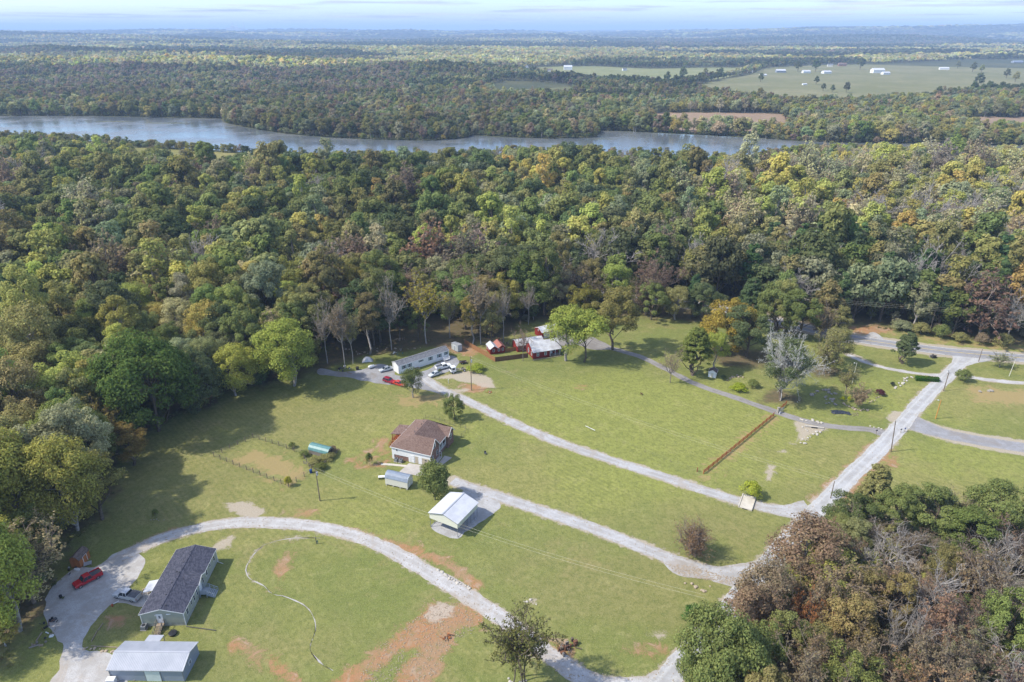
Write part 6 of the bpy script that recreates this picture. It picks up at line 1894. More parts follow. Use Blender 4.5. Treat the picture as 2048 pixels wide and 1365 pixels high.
def vehicle(name, label, cat, loc, ang, kind, paint, group=None, L=None):
    v = thing(name, label, cat, (*loc, 0.03), ang, group)
    if kind == 'pickup':
        L = L or 5.8; hw = .98; r = .39
        xf = L / 2; xr = -L / 2
        loft([(xr, hw - .04, hw - .04, .5, 1.02), (xr + .05, hw, hw, .42, 1.06), (xr + .42 * L, hw, hw, .40, 1.06), (xr + .70 * L, hw, hw - .03, .40, 1.07), (xf - .35, hw, hw - .06, .40, 1.03), (xf - .03, hw - .05, hw - .12, .45, .94), (xf, hw - .1, hw - .18, .5, .85)]).build('body', MATS[paint], v, False)
        bx0, bx1 = xr + .06, xr + .37 * L
        b = MB()
        b.box(bx0, bx1, -hw + .1, hw - .1, 1.062, 1.085)
        b.build('bed_liner', MATS['dark_grey'], v)
        bw = MB()
        bw.box(bx0, bx1, -hw + .0, -hw + .1, 1.05, 1.36); bw.box(bx0, bx1, hw - .1, hw, 1.05, 1.36); bw.box(bx0 - .05, bx0 + .04, -hw + .02, hw - .02, 1.0, 1.36)
        bw.build('bed_side', MATS[paint], v)
        greenhouse(v, bx1 + .05, bx1 + .25, xr + .63 * L, xr + .735 * L, 1.05, 1.78, hw - .06, hw - .22, paint)
        wb_ = L * .315
    elif kind == 'suv':
        L = L or 4.5; hw = .9; r = .35; xf = L / 2; xr = -L / 2
        loft([(xr, hw - .1, hw - .1, .45, .95), (xr + .1, hw, hw, .36, 1.02), (0, hw, hw, .34, 1.02), (xf - .5, hw, hw - .05, .34, .98), (xf - .05, hw - .08, hw - .14, .4, .86), (xf, hw - .14, hw - .2, .46, .76)]).build('body', MATS[paint], v)
        greenhouse(v, xr + .08, xr + .38, xf - 1.85, xf - 1.2, 1.0, 1.6, hw - .04, hw - .2, paint)
        wb_ = L * .3
    else:
        L = L or 4.6; hw = .88; r = .33; xf = L / 2; xr = -L / 2
        loft([(xr, hw - .14, hw - .16, .45, .84), (xr + .12, hw - .02, hw - .06, .34, .93), (xr + 1.0, hw, hw - .02, .3, .95), (0, hw, hw - .02, .3, .94), (xf - 1.2, hw, hw - .04, .3, .92), (xf - .15, hw - .06, hw - .14, .34, .78), (xf, hw - .16, hw - .24, .4, .68)]).build('body', MATS[paint], v)
        greenhouse(v, xr + .7, xr + 1.35, xf - 2.05, xf - 1.25, .92, 1.42, hw - .06, hw - .24, paint)
        wb_ = L * .3
    for sx in (-1, 1):
        for sy in (-1, 1):
            wheel(v, sx * wb_ + (.08 if kind == 'pickup' else 0), sy * (hw - .1), r, .24)
    for sy in (-1, 1):
        MB().box(xf - .14, xf - .01, sy * (hw - .3) - .15, sy * (hw - .3) + .15, .66, .82).build('headlight', MATS['headlight_glass'], v)
        MB().box(xr - .015, xr + .08, sy * (hw - .17) - .09, sy * (hw - .17) + .09, .72, .98).build('taillight', MATS['taillight_glass'], v)
        MB().box(xf - (2.0 if kind != 'sedan' else 1.85), xf - (1.85 if kind != 'sedan' else 1.7), sy * (hw + .1) - .1, sy * (hw + .1) + .1, 1.0, 1.14).build('mirror', MATS['black_plastic'], v)
    bp = 'galvanised' if kind == 'pickup' else paint
    MB().box(xf - .04, xf + .07, -hw + .12, hw - .12, .40, .60).build('bumper', MATS['dark_grey' if paint.startswith('red') else bp], v)
    MB().box(xr - .09, xr + .02, -hw + .1, hw - .1, .42, .62).build('bumper', MATS[bp], v)
    return v
def between(a, b):
    return ((a[0] + b[0]) / 2, (a[1] + b[1]) / 2)
rt_a = math.atan2(-3.2 * 1.0, -2.3)
vehicle('pickup_truck', 'bright red pickup truck parked on the gravel below the orange shed', 'truck', P(177, 1163), math.radians(231), 'pickup', 'red_car_paint', L=5.4)
vehicle('pickup_truck', 'silver pickup truck with covered bed beside the sage home', 'truck', P(256, 1195), math.radians(165), 'pickup', 'silver_car_paint', L=5.8)
# soft cover over the silver truck's bed
tc = [o for o in bpy.data.objects if o.name.startswith('pickup_truck')][-1]
MB().box(-2.82, -.8, -.93, .93, 1.345, 1.40).build('bed_cover', MATS['dark_grey'], tc)
vehicle('sedan', 'pale silver sedan at the left end of the white mobile home', 'car', (-42.7, 206.1), math.radians(212), 'sedan', 'pale_silver_car_paint')
vehicle('sedan', 'pale silver sedan in front of the white utility pickup', 'car', (-25.7, 202.6), math.radians(221), 'sedan', 'pale_silver_car_paint')
vehicle('compact_car', 'dark red small SUV on the parking gravel left of the orange red car', 'car', (-40.2, 197.7), math.radians(-31), 'suv', 'dark_red_car_paint', L=4.2)
vehicle('sedan', 'orange red car half hidden by the olive tree', 'car', (-36.6, 195.8), math.radians(-29), 'sedan', 'orange_red_car_paint')
vehicle('pickup_truck', 'white utility pickup in front of the mobile home porch', 'truck', (-23.4, 207.9), math.radians(30), 'pickup', 'white_car_paint', L=5.6)
# cab-over truck without a body
ct = thing('cab_truck', 'white cab-over truck with a bare chassis beside the white pickup', 'truck', (-18.4, 205.2, .03), math.radians(204))
MB().box(-3.0, 1.2, -.45, -.33, .62, .82).box(-3.0, 1.2, .33, .45, .62, .82).box(-2.9, -2.75, -.34, .34, .64, .8).box(-1.2, -1.05, -.34, .34, .64, .8).build('chassis', MATS['tan_paint'], ct)
MB().add([(.75, -1, .7), (2.55, -1, .7), (2.55, 1, .7), (.75, 1, .7), (.8, -.93, 2.35), (2.25, -.93, 2.35), (2.25, .93, 2.35), (.8, .93, 2.35)], [(3, 2, 1, 0), (4, 5, 6, 7), (0, 1, 5, 4), (1, 2, 6, 5), (2, 3, 7, 6), (3, 0, 4, 7)]).build('cab', MATS['white_car_paint'], ct)
MB().add([(2.46, -.88, 1.35), (2.46, .88, 1.35), (2.30, .84, 2.15), (2.30, -.84, 2.15), (2.51, -.88, 1.35), (2.51, .88, 1.35), (2.36, .84, 2.15), (2.36, -.84, 2.15)], [(3, 2, 1, 0), (4, 5, 6, 7), (0, 1, 5, 4), (1, 2, 6, 5), (2, 3, 7, 6), (3, 0, 4, 7)]).build('windscreen', MATS['glass'], ct)
for s in (-1, 1):
    MB().box(1.2, 2.1, s * .96 - .04, s * .96 + .04, 1.4, 2.1).build('side_window', MATS['glass'], ct)
MB().box(2.45, 2.65, -1, 1, .45, .75).build('bumper', MATS['dark_grey'], ct)
MB().tube((-.6, -.2, .95), (.5, -.2, .95), .28, .28, 10).build('tank', MATS['tan_paint'], ct)
for xx in (1.75, -2.2):
    for s in (-1, 1): wheel(ct, xx, s * .88, .44, .3, 'white_car_paint')
# small flat trailer
tl = thing('flat_trailer', 'small dark flat trailer behind the bare chassis truck', 'trailer', (-16.9, 211.5, .03), math.radians(8))
MB().box(-1.3, 1.2, -.7, .7, .5, .58).build('deck', MATS['dark_grey'], tl)
MB().box(-1.3, 1.2, -.72, -.66, .58, .85).box(-1.3, 1.2, .66, .72, .58, .85).build('side_rail', MATS['rust'], tl)
MB().bar((1.2, 0, .5), (2.2, 0, .45), .1).build('drawbar', MATS['rust'], tl)
for s in (-1, 1): wheel(tl, -.2, s * .82, .32, .2)
MB().box(-.6, .4, -.4, .4, .58, .95).build('load', MATS['charred'], tl)

# ------------------------------------------------------------------ fences
def vec2(a, b): return Vector((b[0] - a[0], b[1] - a[1], 0))
def rail_fence(name, label, a, b, step, hgt, mat, rails=(.35, .7, 1.05), postw=.14, railw=.04, railh=.13, railmat=None, group=None, cat='fence', cap=False):
    d = vec2(a, b); L = d.length; n = max(1, round(L / step)); ang = math.atan2(d.y, d.x)
    f = thing(name, label, cat, (a[0], a[1], 0), ang, group)
    s = L / n
    post = None; rl = None
    for i in range(n + 1):
        if post is None:
            post = MB().box(-postw / 2, postw / 2, -postw / 2, postw / 2, -.1, hgt).build('post', MATS[mat], f)
            o_ = post
        else:
            o_ = post.copy(); COL.objects.link(o_); o_.parent = f
        o_.location = (i * s, 0, 0)
    for i in range(n):
        for z in rails:
            if rl is None:
                rl = MB().box(postw / 2, s - postw / 2, -railw / 2, railw / 2, -railh / 2, railh / 2).build('rail', MATS[railmat or mat], f)
                o_ = rl
            else:
                o_ = rl.copy(); COL.objects.link(o_); o_.parent = f
            o_.location = (i * s, 0, z)
    return f
rail_fence('rail_fence', 'long rust red rail fence running up the lawn to the drive gate', P(1407, 948), P(1547, 833), 2.4, 1.35, 'red_stained_wood', (.3, .68, 1.06), .16, .05, .2)
rail_fence('rail_fence', 'short rust red rail fence on the far side of the drive gate', P(1559, 822), P(1572, 810), 2.4, 1.35, 'red_stained_wood', (.3, .68, 1.06), .16, .05, .2)
def panel_fence(name, label, a, b, hgt, mat, step=2.4):
    d = vec2(a, b); L = d.length; n = max(1, round(L / step)); ang = math.atan2(d.y, d.x)
    f = thing(name, label, 'fence', (a[0], a[1], 0), ang)
    s = L / n
    pm = pp_ = None
    for i in range(n):
        if pm is None:
            m = MB(); k = int(s / .15)
            for q in range(k):
                m.box(q * s / k + .006, (q + 1) * s / k - .006, -.012, .012, .03, hgt - .02 * random.random())
            m.box(.05, s - .05, .012, .06, .3, .39).box(.05, s - .05, .012, .06, hgt - .4, hgt - .31)
            pm = m.build('panel', MATS[mat], f); o_ = pm
        else:
            o_ = pm.copy(); COL.objects.link(o_); o_.parent = f
        o_.location = (i * s, 0, 0)
    for i in range(n + 1):
        if pp_ is None:
            pp_ = MB().box(-.05, .05, .013, .11, -.1, hgt + .05).build('post', MATS[mat], f); o_ = pp_
        else:
            o_ = pp_.copy(); COL.objects.link(o_); o_.parent = f
        o_.location = (i * s, 0, 0)
    return f
panel_fence('board_fence', 'tan board privacy fence running from the grey shed past the red cabin', (-17.5, 227.7), (-5.9, 212.8), 1.85, 'fence_boards')
panel_fence('board_fence', 'dark brown board fence between the tan fence and the red house', (-5.7, 212.9), (5.6, 216.2), 1.75, 'dark_fence_boards')
panel_fence('board_fence', 'low reddish fence between the red cabin and the red house', (-2.1, 220.6), (3.6, 222.6), 1.5, 'fence_boards')
# wire garden fence
gc = [P(428, 914), P(506, 876), P(558, 892), P(604, 909), P(624, 944), P(577, 974)]
def wire_fence(label, corners, step, closed, hgt=1.5, postm='pole_wood', pw_=.17, wires=(.2, .5, .8, 1.1, 1.42), r=.02):
    f = thing('wire_fence', label, 'fence', (corners[0][0], corners[0][1], 0), 0)
    off = Vector((corners[0][0], corners[0][1], 0))
    cs_ = corners + ([corners[0]] if closed else [])
    pm = None
    wr = MB()
    for a, b in zip(cs_[:-1], cs_[1:]):
        L = math.dist(a, b); n = max(1, round(L / step))
        for i in range(n):
            p = Vector((a[0] + (b[0] - a[0]) * i / n, a[1] + (b[1] - a[1]) * i / n, 0)) - off
            if pm is None:
                pm = MB().tube((0, 0, -.1), (0, 0, hgt), pw_ / 2, pw_ / 2 * .9, 6).build('post', MATS[postm], f); o_ = pm
            else:
                o_ = pm.copy(); COL.objects.link(o_); o_.parent = f
            o_.location = p
        va, vb = Vector((*a, 0)) - off, Vector((*b, 0)) - off
        for z in wires: wr.bar(va + UP * z, vb + UP * z, r)
    wr.build('wire', MATS['fence_wire'], f)
    return f
wire_fence('wire garden fence on wooden posts left of the teal shed', gc, 2.6, True)
# black yard fence behind the brick house
wire_fence('black metal yard fence behind the brick house', [P(840, 855), P(851, 836), P(870, 838), P(910, 853), P(932, 858), P(930, 868), P(916, 880)], 2.0, False, 1.25, 'black_plastic', .07, (.15, .45, .8, 1.15), .02)
# old wire fence line by the mobile home drive
wire_fence('thin wire fence line across the lawn below the tan board fence', [P(985, 725), P(1075, 790), P(1180, 862), P(1290, 905), P(1395, 945), P(1406, 947)], 9.0, False, 1.1, 'pole_wood', .09, (.5, 1.0), .012)
# drive gate with brick pillar
gt = thing('drive_gate', 'grey metal drive gate standing open between the rail fences', 'gate', (*P(1556, 826), 0), math.radians(20))
MB().box(-.3, .3, -.3, .3, -.05, 1.7).box(-.36, .36, -.36, .36, 1.7, 1.82).build('pillar', MATS['grey_stone'], gt)
gf = MB()
for z in (.25, .6, .95, 1.3): gf.bar((.3, .0, z), (2.5, .5, z), .05)
for k in range(6): gf.bar((.3 + k * .44, k * .1, .25), (.3 + k * .44, k * .1, 1.3), .04)
gf.build('gate_leaf', MATS['galvanised'], gt)
MB().box(-.2, .2, -1.0, -.6, 0, .75).build('opener_box', MATS['galvanised'], gt)

# ------------------------------------------------------------------ poles and wires
WIRE_TOPS = {}
def pole(key, label, b, topy, mat='pole_wood', lamp=None, arm=False, tr=False, r=.15, cat='utility pole', name='utility_pole', lean=0.0):
    x, y = P(*b)
    h = height_for(x, y, topy)
    p = thing(name, label, cat, (x, y, 0), 0)
    MB().tube((0, 0, -.3), (lean, 0, h), r, r * .7, 8).build('shaft', MATS[mat], p)
    if tr:
        MB().tube((.28, -.12, h - 1.9), (.28, -.12, h - 1.0), .24, .24, 12).build('transformer', MATS['galvanised'], p)
    if arm:
        MB().bar((-.9, 0, h - .35), (.9, 0, h - .35), .1, .12).build('crossarm', MATS[mat], p)
    if lamp is not None:
        la = MB().bar((0, 0, h - .25), (lamp, 0, h - .05), .06).build('lamp_arm', MATS['galvanised'], p)
        MB().add([(lamp - .1, -.14, h - .16), (lamp + .3, -.1, h - .16), (lamp + .3, .1, h - .16), (lamp - .1, .14, h - .16), (lamp - .05, -.08, h), (lamp + .2, -.06, h), (lamp + .2, .06, h), (lamp - .05, .08, h)],
                 [(3, 2, 1, 0), (4, 5, 6, 7), (0, 1, 5, 4), (1, 2, 6, 5), (2, 3, 7, 6), (3, 0, 4, 7)]).build('lamp_head', MATS['white_paint'], la)
    ins = MB().tube((0, 0, h), (0, 0, h + .18), .05, .03, 6)
    ins.build('insulator', MATS['mid_grey'], p)
    WIRE_TOPS[key] = Vector((x + lean, y, h))
    return p
pole('a', 'wooden utility pole with a transformer on the lawn above the loop drive', (640, 1002), 937, tr=True)
pole('b', 'tall wooden utility pole beside the cab truck', (943, 781), 714, tr=True)
pole('c', 'dark wooden pole where the red house drive meets the lane', (1782, 904), 842, lean=-1.0)
pole('d', 'utility pole with a lamp at the lane near the clipped hedge', (1887, 782), 744, 'pole_wood', lamp=-.5)
pole('e', 'orange wooden lamp pole beside the paved side road', (1871, 838), 800, 'orange_pole_wood', lamp=-.9)
pole('f', 'pale lamp post in the garden behind the tan wispy tree', (1704, 768), 726, 'cream_paint', lamp=-.8, r=.1, cat='lamp post', name='lamp_post')
pole('g', 'short dark pole beside the lane above the lower wood', (1661, 997), 963, r=.12)
pole('h', 'dark pole at the road junction corner', (1957, 724), 698, r=.13)
pole('i', 'pale leaning pole near the farm track', (2018, 753), 720, 'cream_paint', r=.1, lean=.3)
pole('j', 'wooden pole standing in the wood along the hidden road', (694, 545), 494, arm=True)
pole('k', 'wooden pole with a crossarm at the far left of the wood', (34, 472), 452, arm=True)
pole('l', 'brown pole at the wood edge beyond the main road', (1858, 668), 606, arm=True)
def wires(label, a, b, n=2, sag=1.2, gap=.6, r=.015):
    d = (b - a); s = d.cross(UP).normalized()
    m = MB()
    for k in range(n):
        o_ = s * (k - (n - 1) / 2) * gap * .4 - UP * k * gap
        pts = [a.lerp(b, i / 14) + o_ - UP * (sag * 4 * (i / 14) * (1 - i / 14)) for i in range(15)]
        for p, q in zip(pts[:-1], pts[1:]): m.tube(p, q, r, r, 3, False)
    o = m.build('power_line', MATS['wire_metal'])
    return tag(o, label, 'power line')
wires('power line from the cab truck pole down to the lane pole', WIRE_TOPS['b'], WIRE_TOPS['g'] + UP * .5, 2, 2.2)
wires('power line from the transformer pole across the lower lawn to the bottom trees', WIRE_TOPS['a'], Vector((*P(1400, 1262), 9.0)), 2, 2.6)
wires('overhead line between the junction pole and the lane lamp pole', WIRE_TOPS['h'], WIRE_TOPS['d'], 2, .8)
wires('overhead line between the lane lamp pole and the dark drive pole', WIRE_TOPS['d'], WIRE_TOPS['c'], 2, .8)
wires('overhead line between the dark drive pole and the short lane pole', WIRE_TOPS['c'], WIRE_TOPS['g'], 2, .9)
wires('road power line running through the wood past the hidden pole', WIRE_TOPS['j'] + Vector((-120, 6, 0)), WIRE_TOPS['j'] + Vector((120, -26, 0)), 3, .8)
wires('road power line through the trees beyond the main road', WIRE_TOPS['l'] + Vector((-70, 12, 0)), WIRE_TOPS['l'] + Vector((50, -14, 0)), 3, .8)

# ------------------------------------------------------------------ rocks, beds and small things
def rock_mesh(seed):
    R = random.Random(seed)
    bm = bmesh.new()
    bmesh.ops.create_icosphere(bm, subdivisions=1, radius=1.0)
    for v in bm.verts:
        v.co *= R.uniform(.72, 1.15); v.co.z *= .62
    me = bpy.data.meshes.new('rock'); bm.to_mesh(me); bm.free()
    return me
ROCKS = {m: [] for m in ('white_stone', 'grey_stone', 'tan_stone')}
for mm in ROCKS:
    for s in range(3):
        me_ = rock_mesh(s + len(mm)); me_.materials.append(MATS[mm]); ROCKS[mm].append(me_)
RR = random.Random(9)
def boulder(x, y, s, mat, label, group, flat=.8):
    o = link_mesh('boulder', RR.choice(ROCKS[mat]))
    o.location = (x, y, s * .25); o.scale = (s * RR.uniform(.8, 1.3), s * RR.uniform(.7, 1.1), s * flat); o.rotation_euler = (0, 0, RR.random() * 6)
    return tag(o, label, 'rock', group)
def row_of(pts, n, smin, smax, mat, lab, group, jit=.4, flat=.8):
    """rocks along a line; each is told apart by its place in the row"""
    pl_ = spline(PW(pts), .5)
    for i in range(n):
        x, y = pl_[int((i + .5) / n * len(pl_))]
        boulder(x + RR.uniform(-jit, jit), y + RR.uniform(-jit, jit), RR.uniform(smin, smax), mat, '%s, %s from its left end' % (lab, ordinal(i)), group, flat)
row_of([(876, 1140), (905, 1160), (940, 1178)], 16, .28, .5, 'white_stone', 'white boulder in the row beside the loop drive', 'stones edging the loop drive', .25)
row_of([(1622, 790), (1650, 780), (1668, 786), (1648, 798)], 14, .4, .8, 'grey_stone', 'grey boulder in the shaded rock pile', 'boulders of the shaded rock pile', .9)
row_of([(1650, 806), (1670, 800), (1668, 812)], 9, .4, .75, 'grey_stone', 'grey rock left of the yellow ball bushes', 'boulders by the yellow bushes', .8)
row_of([(1690, 808), (1705, 816), (1718, 822), (1738, 820)], 14, .3, .6, 'tan_stone', 'tan rock in the bed under the wispy tree', 'boulders under the wispy tree', .6)
row_of([(1740, 806), (1755, 796), (1772, 788)], 8, .25, .4, 'tan_stone', 'tan edging stone below the purple bush', 'edging stones below the purple bush', .2)
row_of([(1790, 776), (1800, 768), (1815, 760), (1826, 756)], 14, .35, .7, 'white_stone', 'white garden boulder near the clipped hedge', 'white boulders near the hedge', .8)
row_of([(1458, 760), (1475, 753), (1488, 756)], 10, .35, .6, 'tan_stone', 'tan log-like rock behind the low yellow bush', 'rocks behind the low yellow bush', .7)
row_of([(1600, 841), (1625, 842), (1648, 848)], 10, .35, .6, 'white_stone', 'white culvert rock on the upper side of the drive', 'rocks on the upper side of the culvert', .5)
row_of([(1604, 856), (1622, 862), (1640, 862), (1612, 876), (1604, 888)], 16, .3, .6, 'white_stone', 'white culvert rock on the lower side of the drive', 'rocks on the lower side of the culvert', .8)
row_of([(1376, 1168), (1392, 1172), (1400, 1185), (1415, 1178)], 8, .3, .55, 'tan_stone', 'tan rock beside the brick house drive entrance', 'rocks at the drive entrance', .7)
row_of([(1740, 852), (1765, 860)], 4, .25, .4, 'white_stone', 'white rock on the verge of the red house drive', 'rocks on the drive verge', .3)
row_of([(690, 700), (730, 706), (770, 698), (800, 700), (840, 694)], 16, .25, .5, 'tan_stone', 'pale stone scattered at the wood edge behind the mobile home', 'stones at the wood edge', 1.2)
row_of([(1020, 1358), (1035, 1372), (1050, 1366)], 6, .25, .45, 'white_stone', 'white stone at the foot of the multi-stemmed tree', 'stones under the multi-stemmed tree', .4)
row_of([(1052, 1200), (1072, 1205)], 4, .2, .45, 'white_stone', 'white stone lying on the lower lawn', 'stones on the lower lawn', .8, .5)
row_of([(300, 1040), (325, 1042)], 5, .15, .25, 'grey_stone', 'small stone around the lone bush on the shaded lawn', 'stones round the lone bush', .3)
row_of([(172, 1297), (230, 1305)], 10, .2, .38, 'tan_stone', 'stone edging the grass bed behind the grey garage', 'stones edging the grass bed', .3)
row_of([(1960, 784), (1985, 784)], 3, .7, .9, 'grey_stone', 'grey brush-covered rock in the rough grass by the farm track', 'rocks in the rough grass', .6)
# clipped hedge
hd = thing('hedge', 'low clipped green hedge at the corner of the lane', 'hedge', (*P(1829, 760), 0), math.atan2(P(1877, 763)[1] - P(1829, 760)[1], P(1877, 763)[0] - P(1829, 760)[0]))
hl = math.dist(P(1829, 760), P(1877, 763))
Rh = np.random.default_rng(3)
nq_ = 2600
pos_ = np.stack([Rh.uniform(0, hl, nq_), Rh.uniform(-.8, .8, nq_), Rh.uniform(.1, 1.25, nq_)], -1)
side = Rh.integers(0, 3, nq_)
pos_[side == 0, 2] = 1.2 + Rh.normal(0, .06, (side == 0).sum()); pos_[side == 1, 1] = -.8 + Rh.normal(0, .06, (side == 1).sum())
lv_ = leaf_quads(Rh, pos_, np.full(nq_, .08), np.full(nq_, 1), .24, .6, np.array([hl / 2, 0, .4]), np.array([hl / 2, .9, .8]))
hm_ = fast_mesh(bpy.data.meshes.new('foliage'), lv_, np.arange(len(lv_)).reshape(-1, 4)); hm_.materials.append(LEAF)
ho = link_mesh('foliage', hm_, hd); ho['tint'] = [0.06, 0.14, 0.02]
MB().box(.2, hl - .2, -.6, .6, -.05, 1.0).build('inner_branches', MATS['bark'], hd)
# bridge deck over the ditch
bd_ = thing('bridge_deck', 'pale concrete bridge deck where the mobile home drive crosses the ditch', 'bridge', (*P(1494, 1006), 0), math.radians(62))
MB().box(-2.8, 2.8, -1.5, 1.5, .02, .26).build('slab', MATS['lime_deck'], bd_)
for s in (-1, 1): MB().box(-2.85, 2.85, s * 1.5 - .12, s * 1.5 + .12, .0, .42).build('kerb', MATS['lime_deck'], bd_)
MB().box(-2.9, -2.7, -.6, .6, -.02, .16).build('pipe_mouth', MATS['charred'], bd_)
cv = thing('culvert', 'stone culvert with a dark mouth under the red house drive', 'culvert', (*P(1628, 856), 0), math.radians(-14))
MB().box(-2.6, 2.6, -.3, .25, 0, .5).build('headwall', MATS['white_stone'], cv)
MB().box(-.8, .9, -.34, -.29, .02, .4).build('mouth', MATS['charred'], cv)
cv2 = thing('culvert', 'dark culvert mouth in the grassy ditch by the main road', 'culvert', (*P(1869, 718), 0), 0)
MB().tube((0, .2, .35), (0, 1.6, .35), .75, .75, 14).build('pipe', MATS['charred'], cv2)
MB().box(-1.2, 1.2, 1.0, 1.5, 0, 1.0).build('headwall', MATS['grey_stone'], cv2)
# dark plastic sheets on the lawn
shp = thing('plastic_sheeting', 'crumpled dark plastic sheet lying on the garden lawn', 'tarp', (*P(1681, 826), 0), math.radians(-6))
bm = bmesh.new(); bmesh.ops.create_grid(bm, x_segments=22, y_segments=10, size=1.0)
for v in bm.verts:
    x, y = v.co.x * 2.7, v.co.y * 1.05
    v.co = Vector((x + .15 * math.sin(5 * y), y + .28 * math.sin(2.1 * x) * (1 if x > 0 else -.6), .06 + .22 * float(vnoise(x * 3 + 50, y * 3 + 50, 1.0, 4))))
me_ = bpy.data.meshes.new('sheet'); bm.to_mesh(me_); bm.free(); me_.materials.append(MATS['dark_tarp']); link_mesh('sheet', me_, shp)
MB().box(-2.3, -2.0, -.9, -.7, 0, .25).build('weight', MATS['grey_stone'], shp)
# mailboxes
def mailbox(label, b, ang, mat, n=1):
    m = thing('mailbox', label, 'mailbox', (*P(*b), 0), ang)
    MB().box(-.05, .05, -.05, .05, -.1, 1.05).build('post', MATS['weathered_wood'], m)
    MB().prism([(-.12, 1.05), (.12, 1.05), (.12, 1.2), (.08, 1.28), (-.08, 1.28), (-.12, 1.2)], 'x', -.28, .28).build('box', MATS[mat], m)
    MB().box(.1, .13, .12, .15, 1.1, 1.35).build('flag', MATS['red_stained_wood'], m)
mailbox('black mailbox at the mouth of the paved side road', (1801, 866), .5, 'black_plastic'); mailbox('blue mailbox right of the black one at the paved side road', (1809, 864), .7, 'blue_plastic')
mailbox('dark mailbox at the corner of the red house drive', (1752, 868), .2, 'black_plastic'); mailbox('white mailbox beside the lane near the bridge deck', (1591, 1042), .4, 'white_paint')
mailbox('dark mailbox at the brick house drive entrance', (1469, 1178), .3, 'black_plastic'); mailbox('mailbox by the lane below the clipped hedge', (1895, 748), .3, 'galvanised')
# air conditioners, bins, tanks
def ac_unit(label, loc, s=.8, ang=0):
    a = thing('air_conditioner', label, 'air conditioner', (*loc, 0), ang)
    MB().box(-s * .6, s * .6, -s * .6, s * .6, 0, .1).build('pad', MATS['concrete'], a)
    MB().box(-s / 2, s / 2, -s / 2, s / 2, .1, .95).build('cabinet', MATS['mid_grey'], a, bevel=.03)
    MB().tube((0, 0, .951), (0, 0, .99), s * .36, s * .34, 16).build('fan_grille', MATS['black_plastic'], a)
ac_unit('air conditioner at the front left corner of the sage home', P(289, 1258), .95)
fb = lambda u_, v_: (-32.15 + u_ * math.cos(math.radians(-20)) - v_ * math.sin(math.radians(-20)), 154.2 + u_ * math.sin(math.radians(-20)) + v_ * math.cos(math.radians(-20)))
ac_unit('left air conditioner under the white side of the brick house', fb(1.6, -.9), .9, math.radians(-20)); ac_unit('right air conditioner under the white side of the brick house', fb(3.0, -.9), .9, math.radians(-20))
def barrel(name, label, cat, loc, r, h, mat, lid=None):
    b = thing(name, label, cat, (*loc, 0), 0)
    MB().tube((0, 0, 0), (0, 0, h), r * .88, r, 14).build('body', MATS[mat], b, False)
    MB().tube((0, 0, h), (0, 0, h + .06), r * 1.05, r * .95, 14).build('lid', MATS[lid or mat], b)
barrel('trash_bin', 'black bin lying in the middle of the gravel yard', 'bin', P(122, 1196), .3, .6, 'black_plastic')
barrel('water_tub', 'round black tub right of the wooden steps', 'tub', P(346, 1269), .75, .45, 'black_plastic')
barrel('barrel', 'small red barrel at the corner of the gravel yard', 'barrel', P(225, 1213), .22, .4, 'red_stained_wood')
barrel('barrel', 'blue barrel at the corner of the fenced garden', 'barrel', P(622, 946), .38, .9, 'blue_plastic')
barrel('barrel', 'dark barrel beside the wood edge left of the mobile home', 'barrel', P(715, 740), .55, 1.0, 'black_plastic')
def tank(name, label, loc, ang, L_, r, mat):
    t_ = thing(name, label, 'tank', (*loc, 0), ang)
    bm = bmesh.new(); bmesh.ops.create_uvsphere(bm, u_segments=16, v_segments=10, radius=r)
    for v in bm.verts: v.co = Vector((v.co.z + (L_ / 2 - r) * (1 if v.co.z > 0 else -1), v.co.x, v.co.y + r + .25))
    me_ = bpy.data.meshes.new('vessel'); bm.to_mesh(me_); bm.free(); me_.materials.append(MATS[mat]); me_.polygons.foreach_set('use_smooth', [True] * len(me_.polygons)); link_mesh('vessel', me_, t_)
    for xx in (-L_ * .28, L_ * .28): MB().box(xx - .1, xx + .1, -r * .7, r * .7, 0, .4).build('foot', MATS['mid_grey'], t_)
    MB().tube((0, 0, 2 * r + .2), (0, 0, 2 * r + .4), .14, .14, 8).build('valve_cap', MATS['white_paint'], t_)
tank('propane_tank', 'white propane tank on the grass left of the mobile home', P(743, 737), math.radians(35), 2.4, .48, 'white_paint')
wt = thing('chest_freezer', 'white boxy cabinet in front of the grey garage', 'cabinet', (*P(225, 1368), 0), .05)
MB().box(-.7, .7, -.45, .45, .05, 1.25).build('cabinet', MATS['white_paint'], wt, bevel=.04); MB().box(-.72, .72, -.47, .47, 1.25, 1.35).build('lid', MATS['white_paint'], wt, bevel=.03)
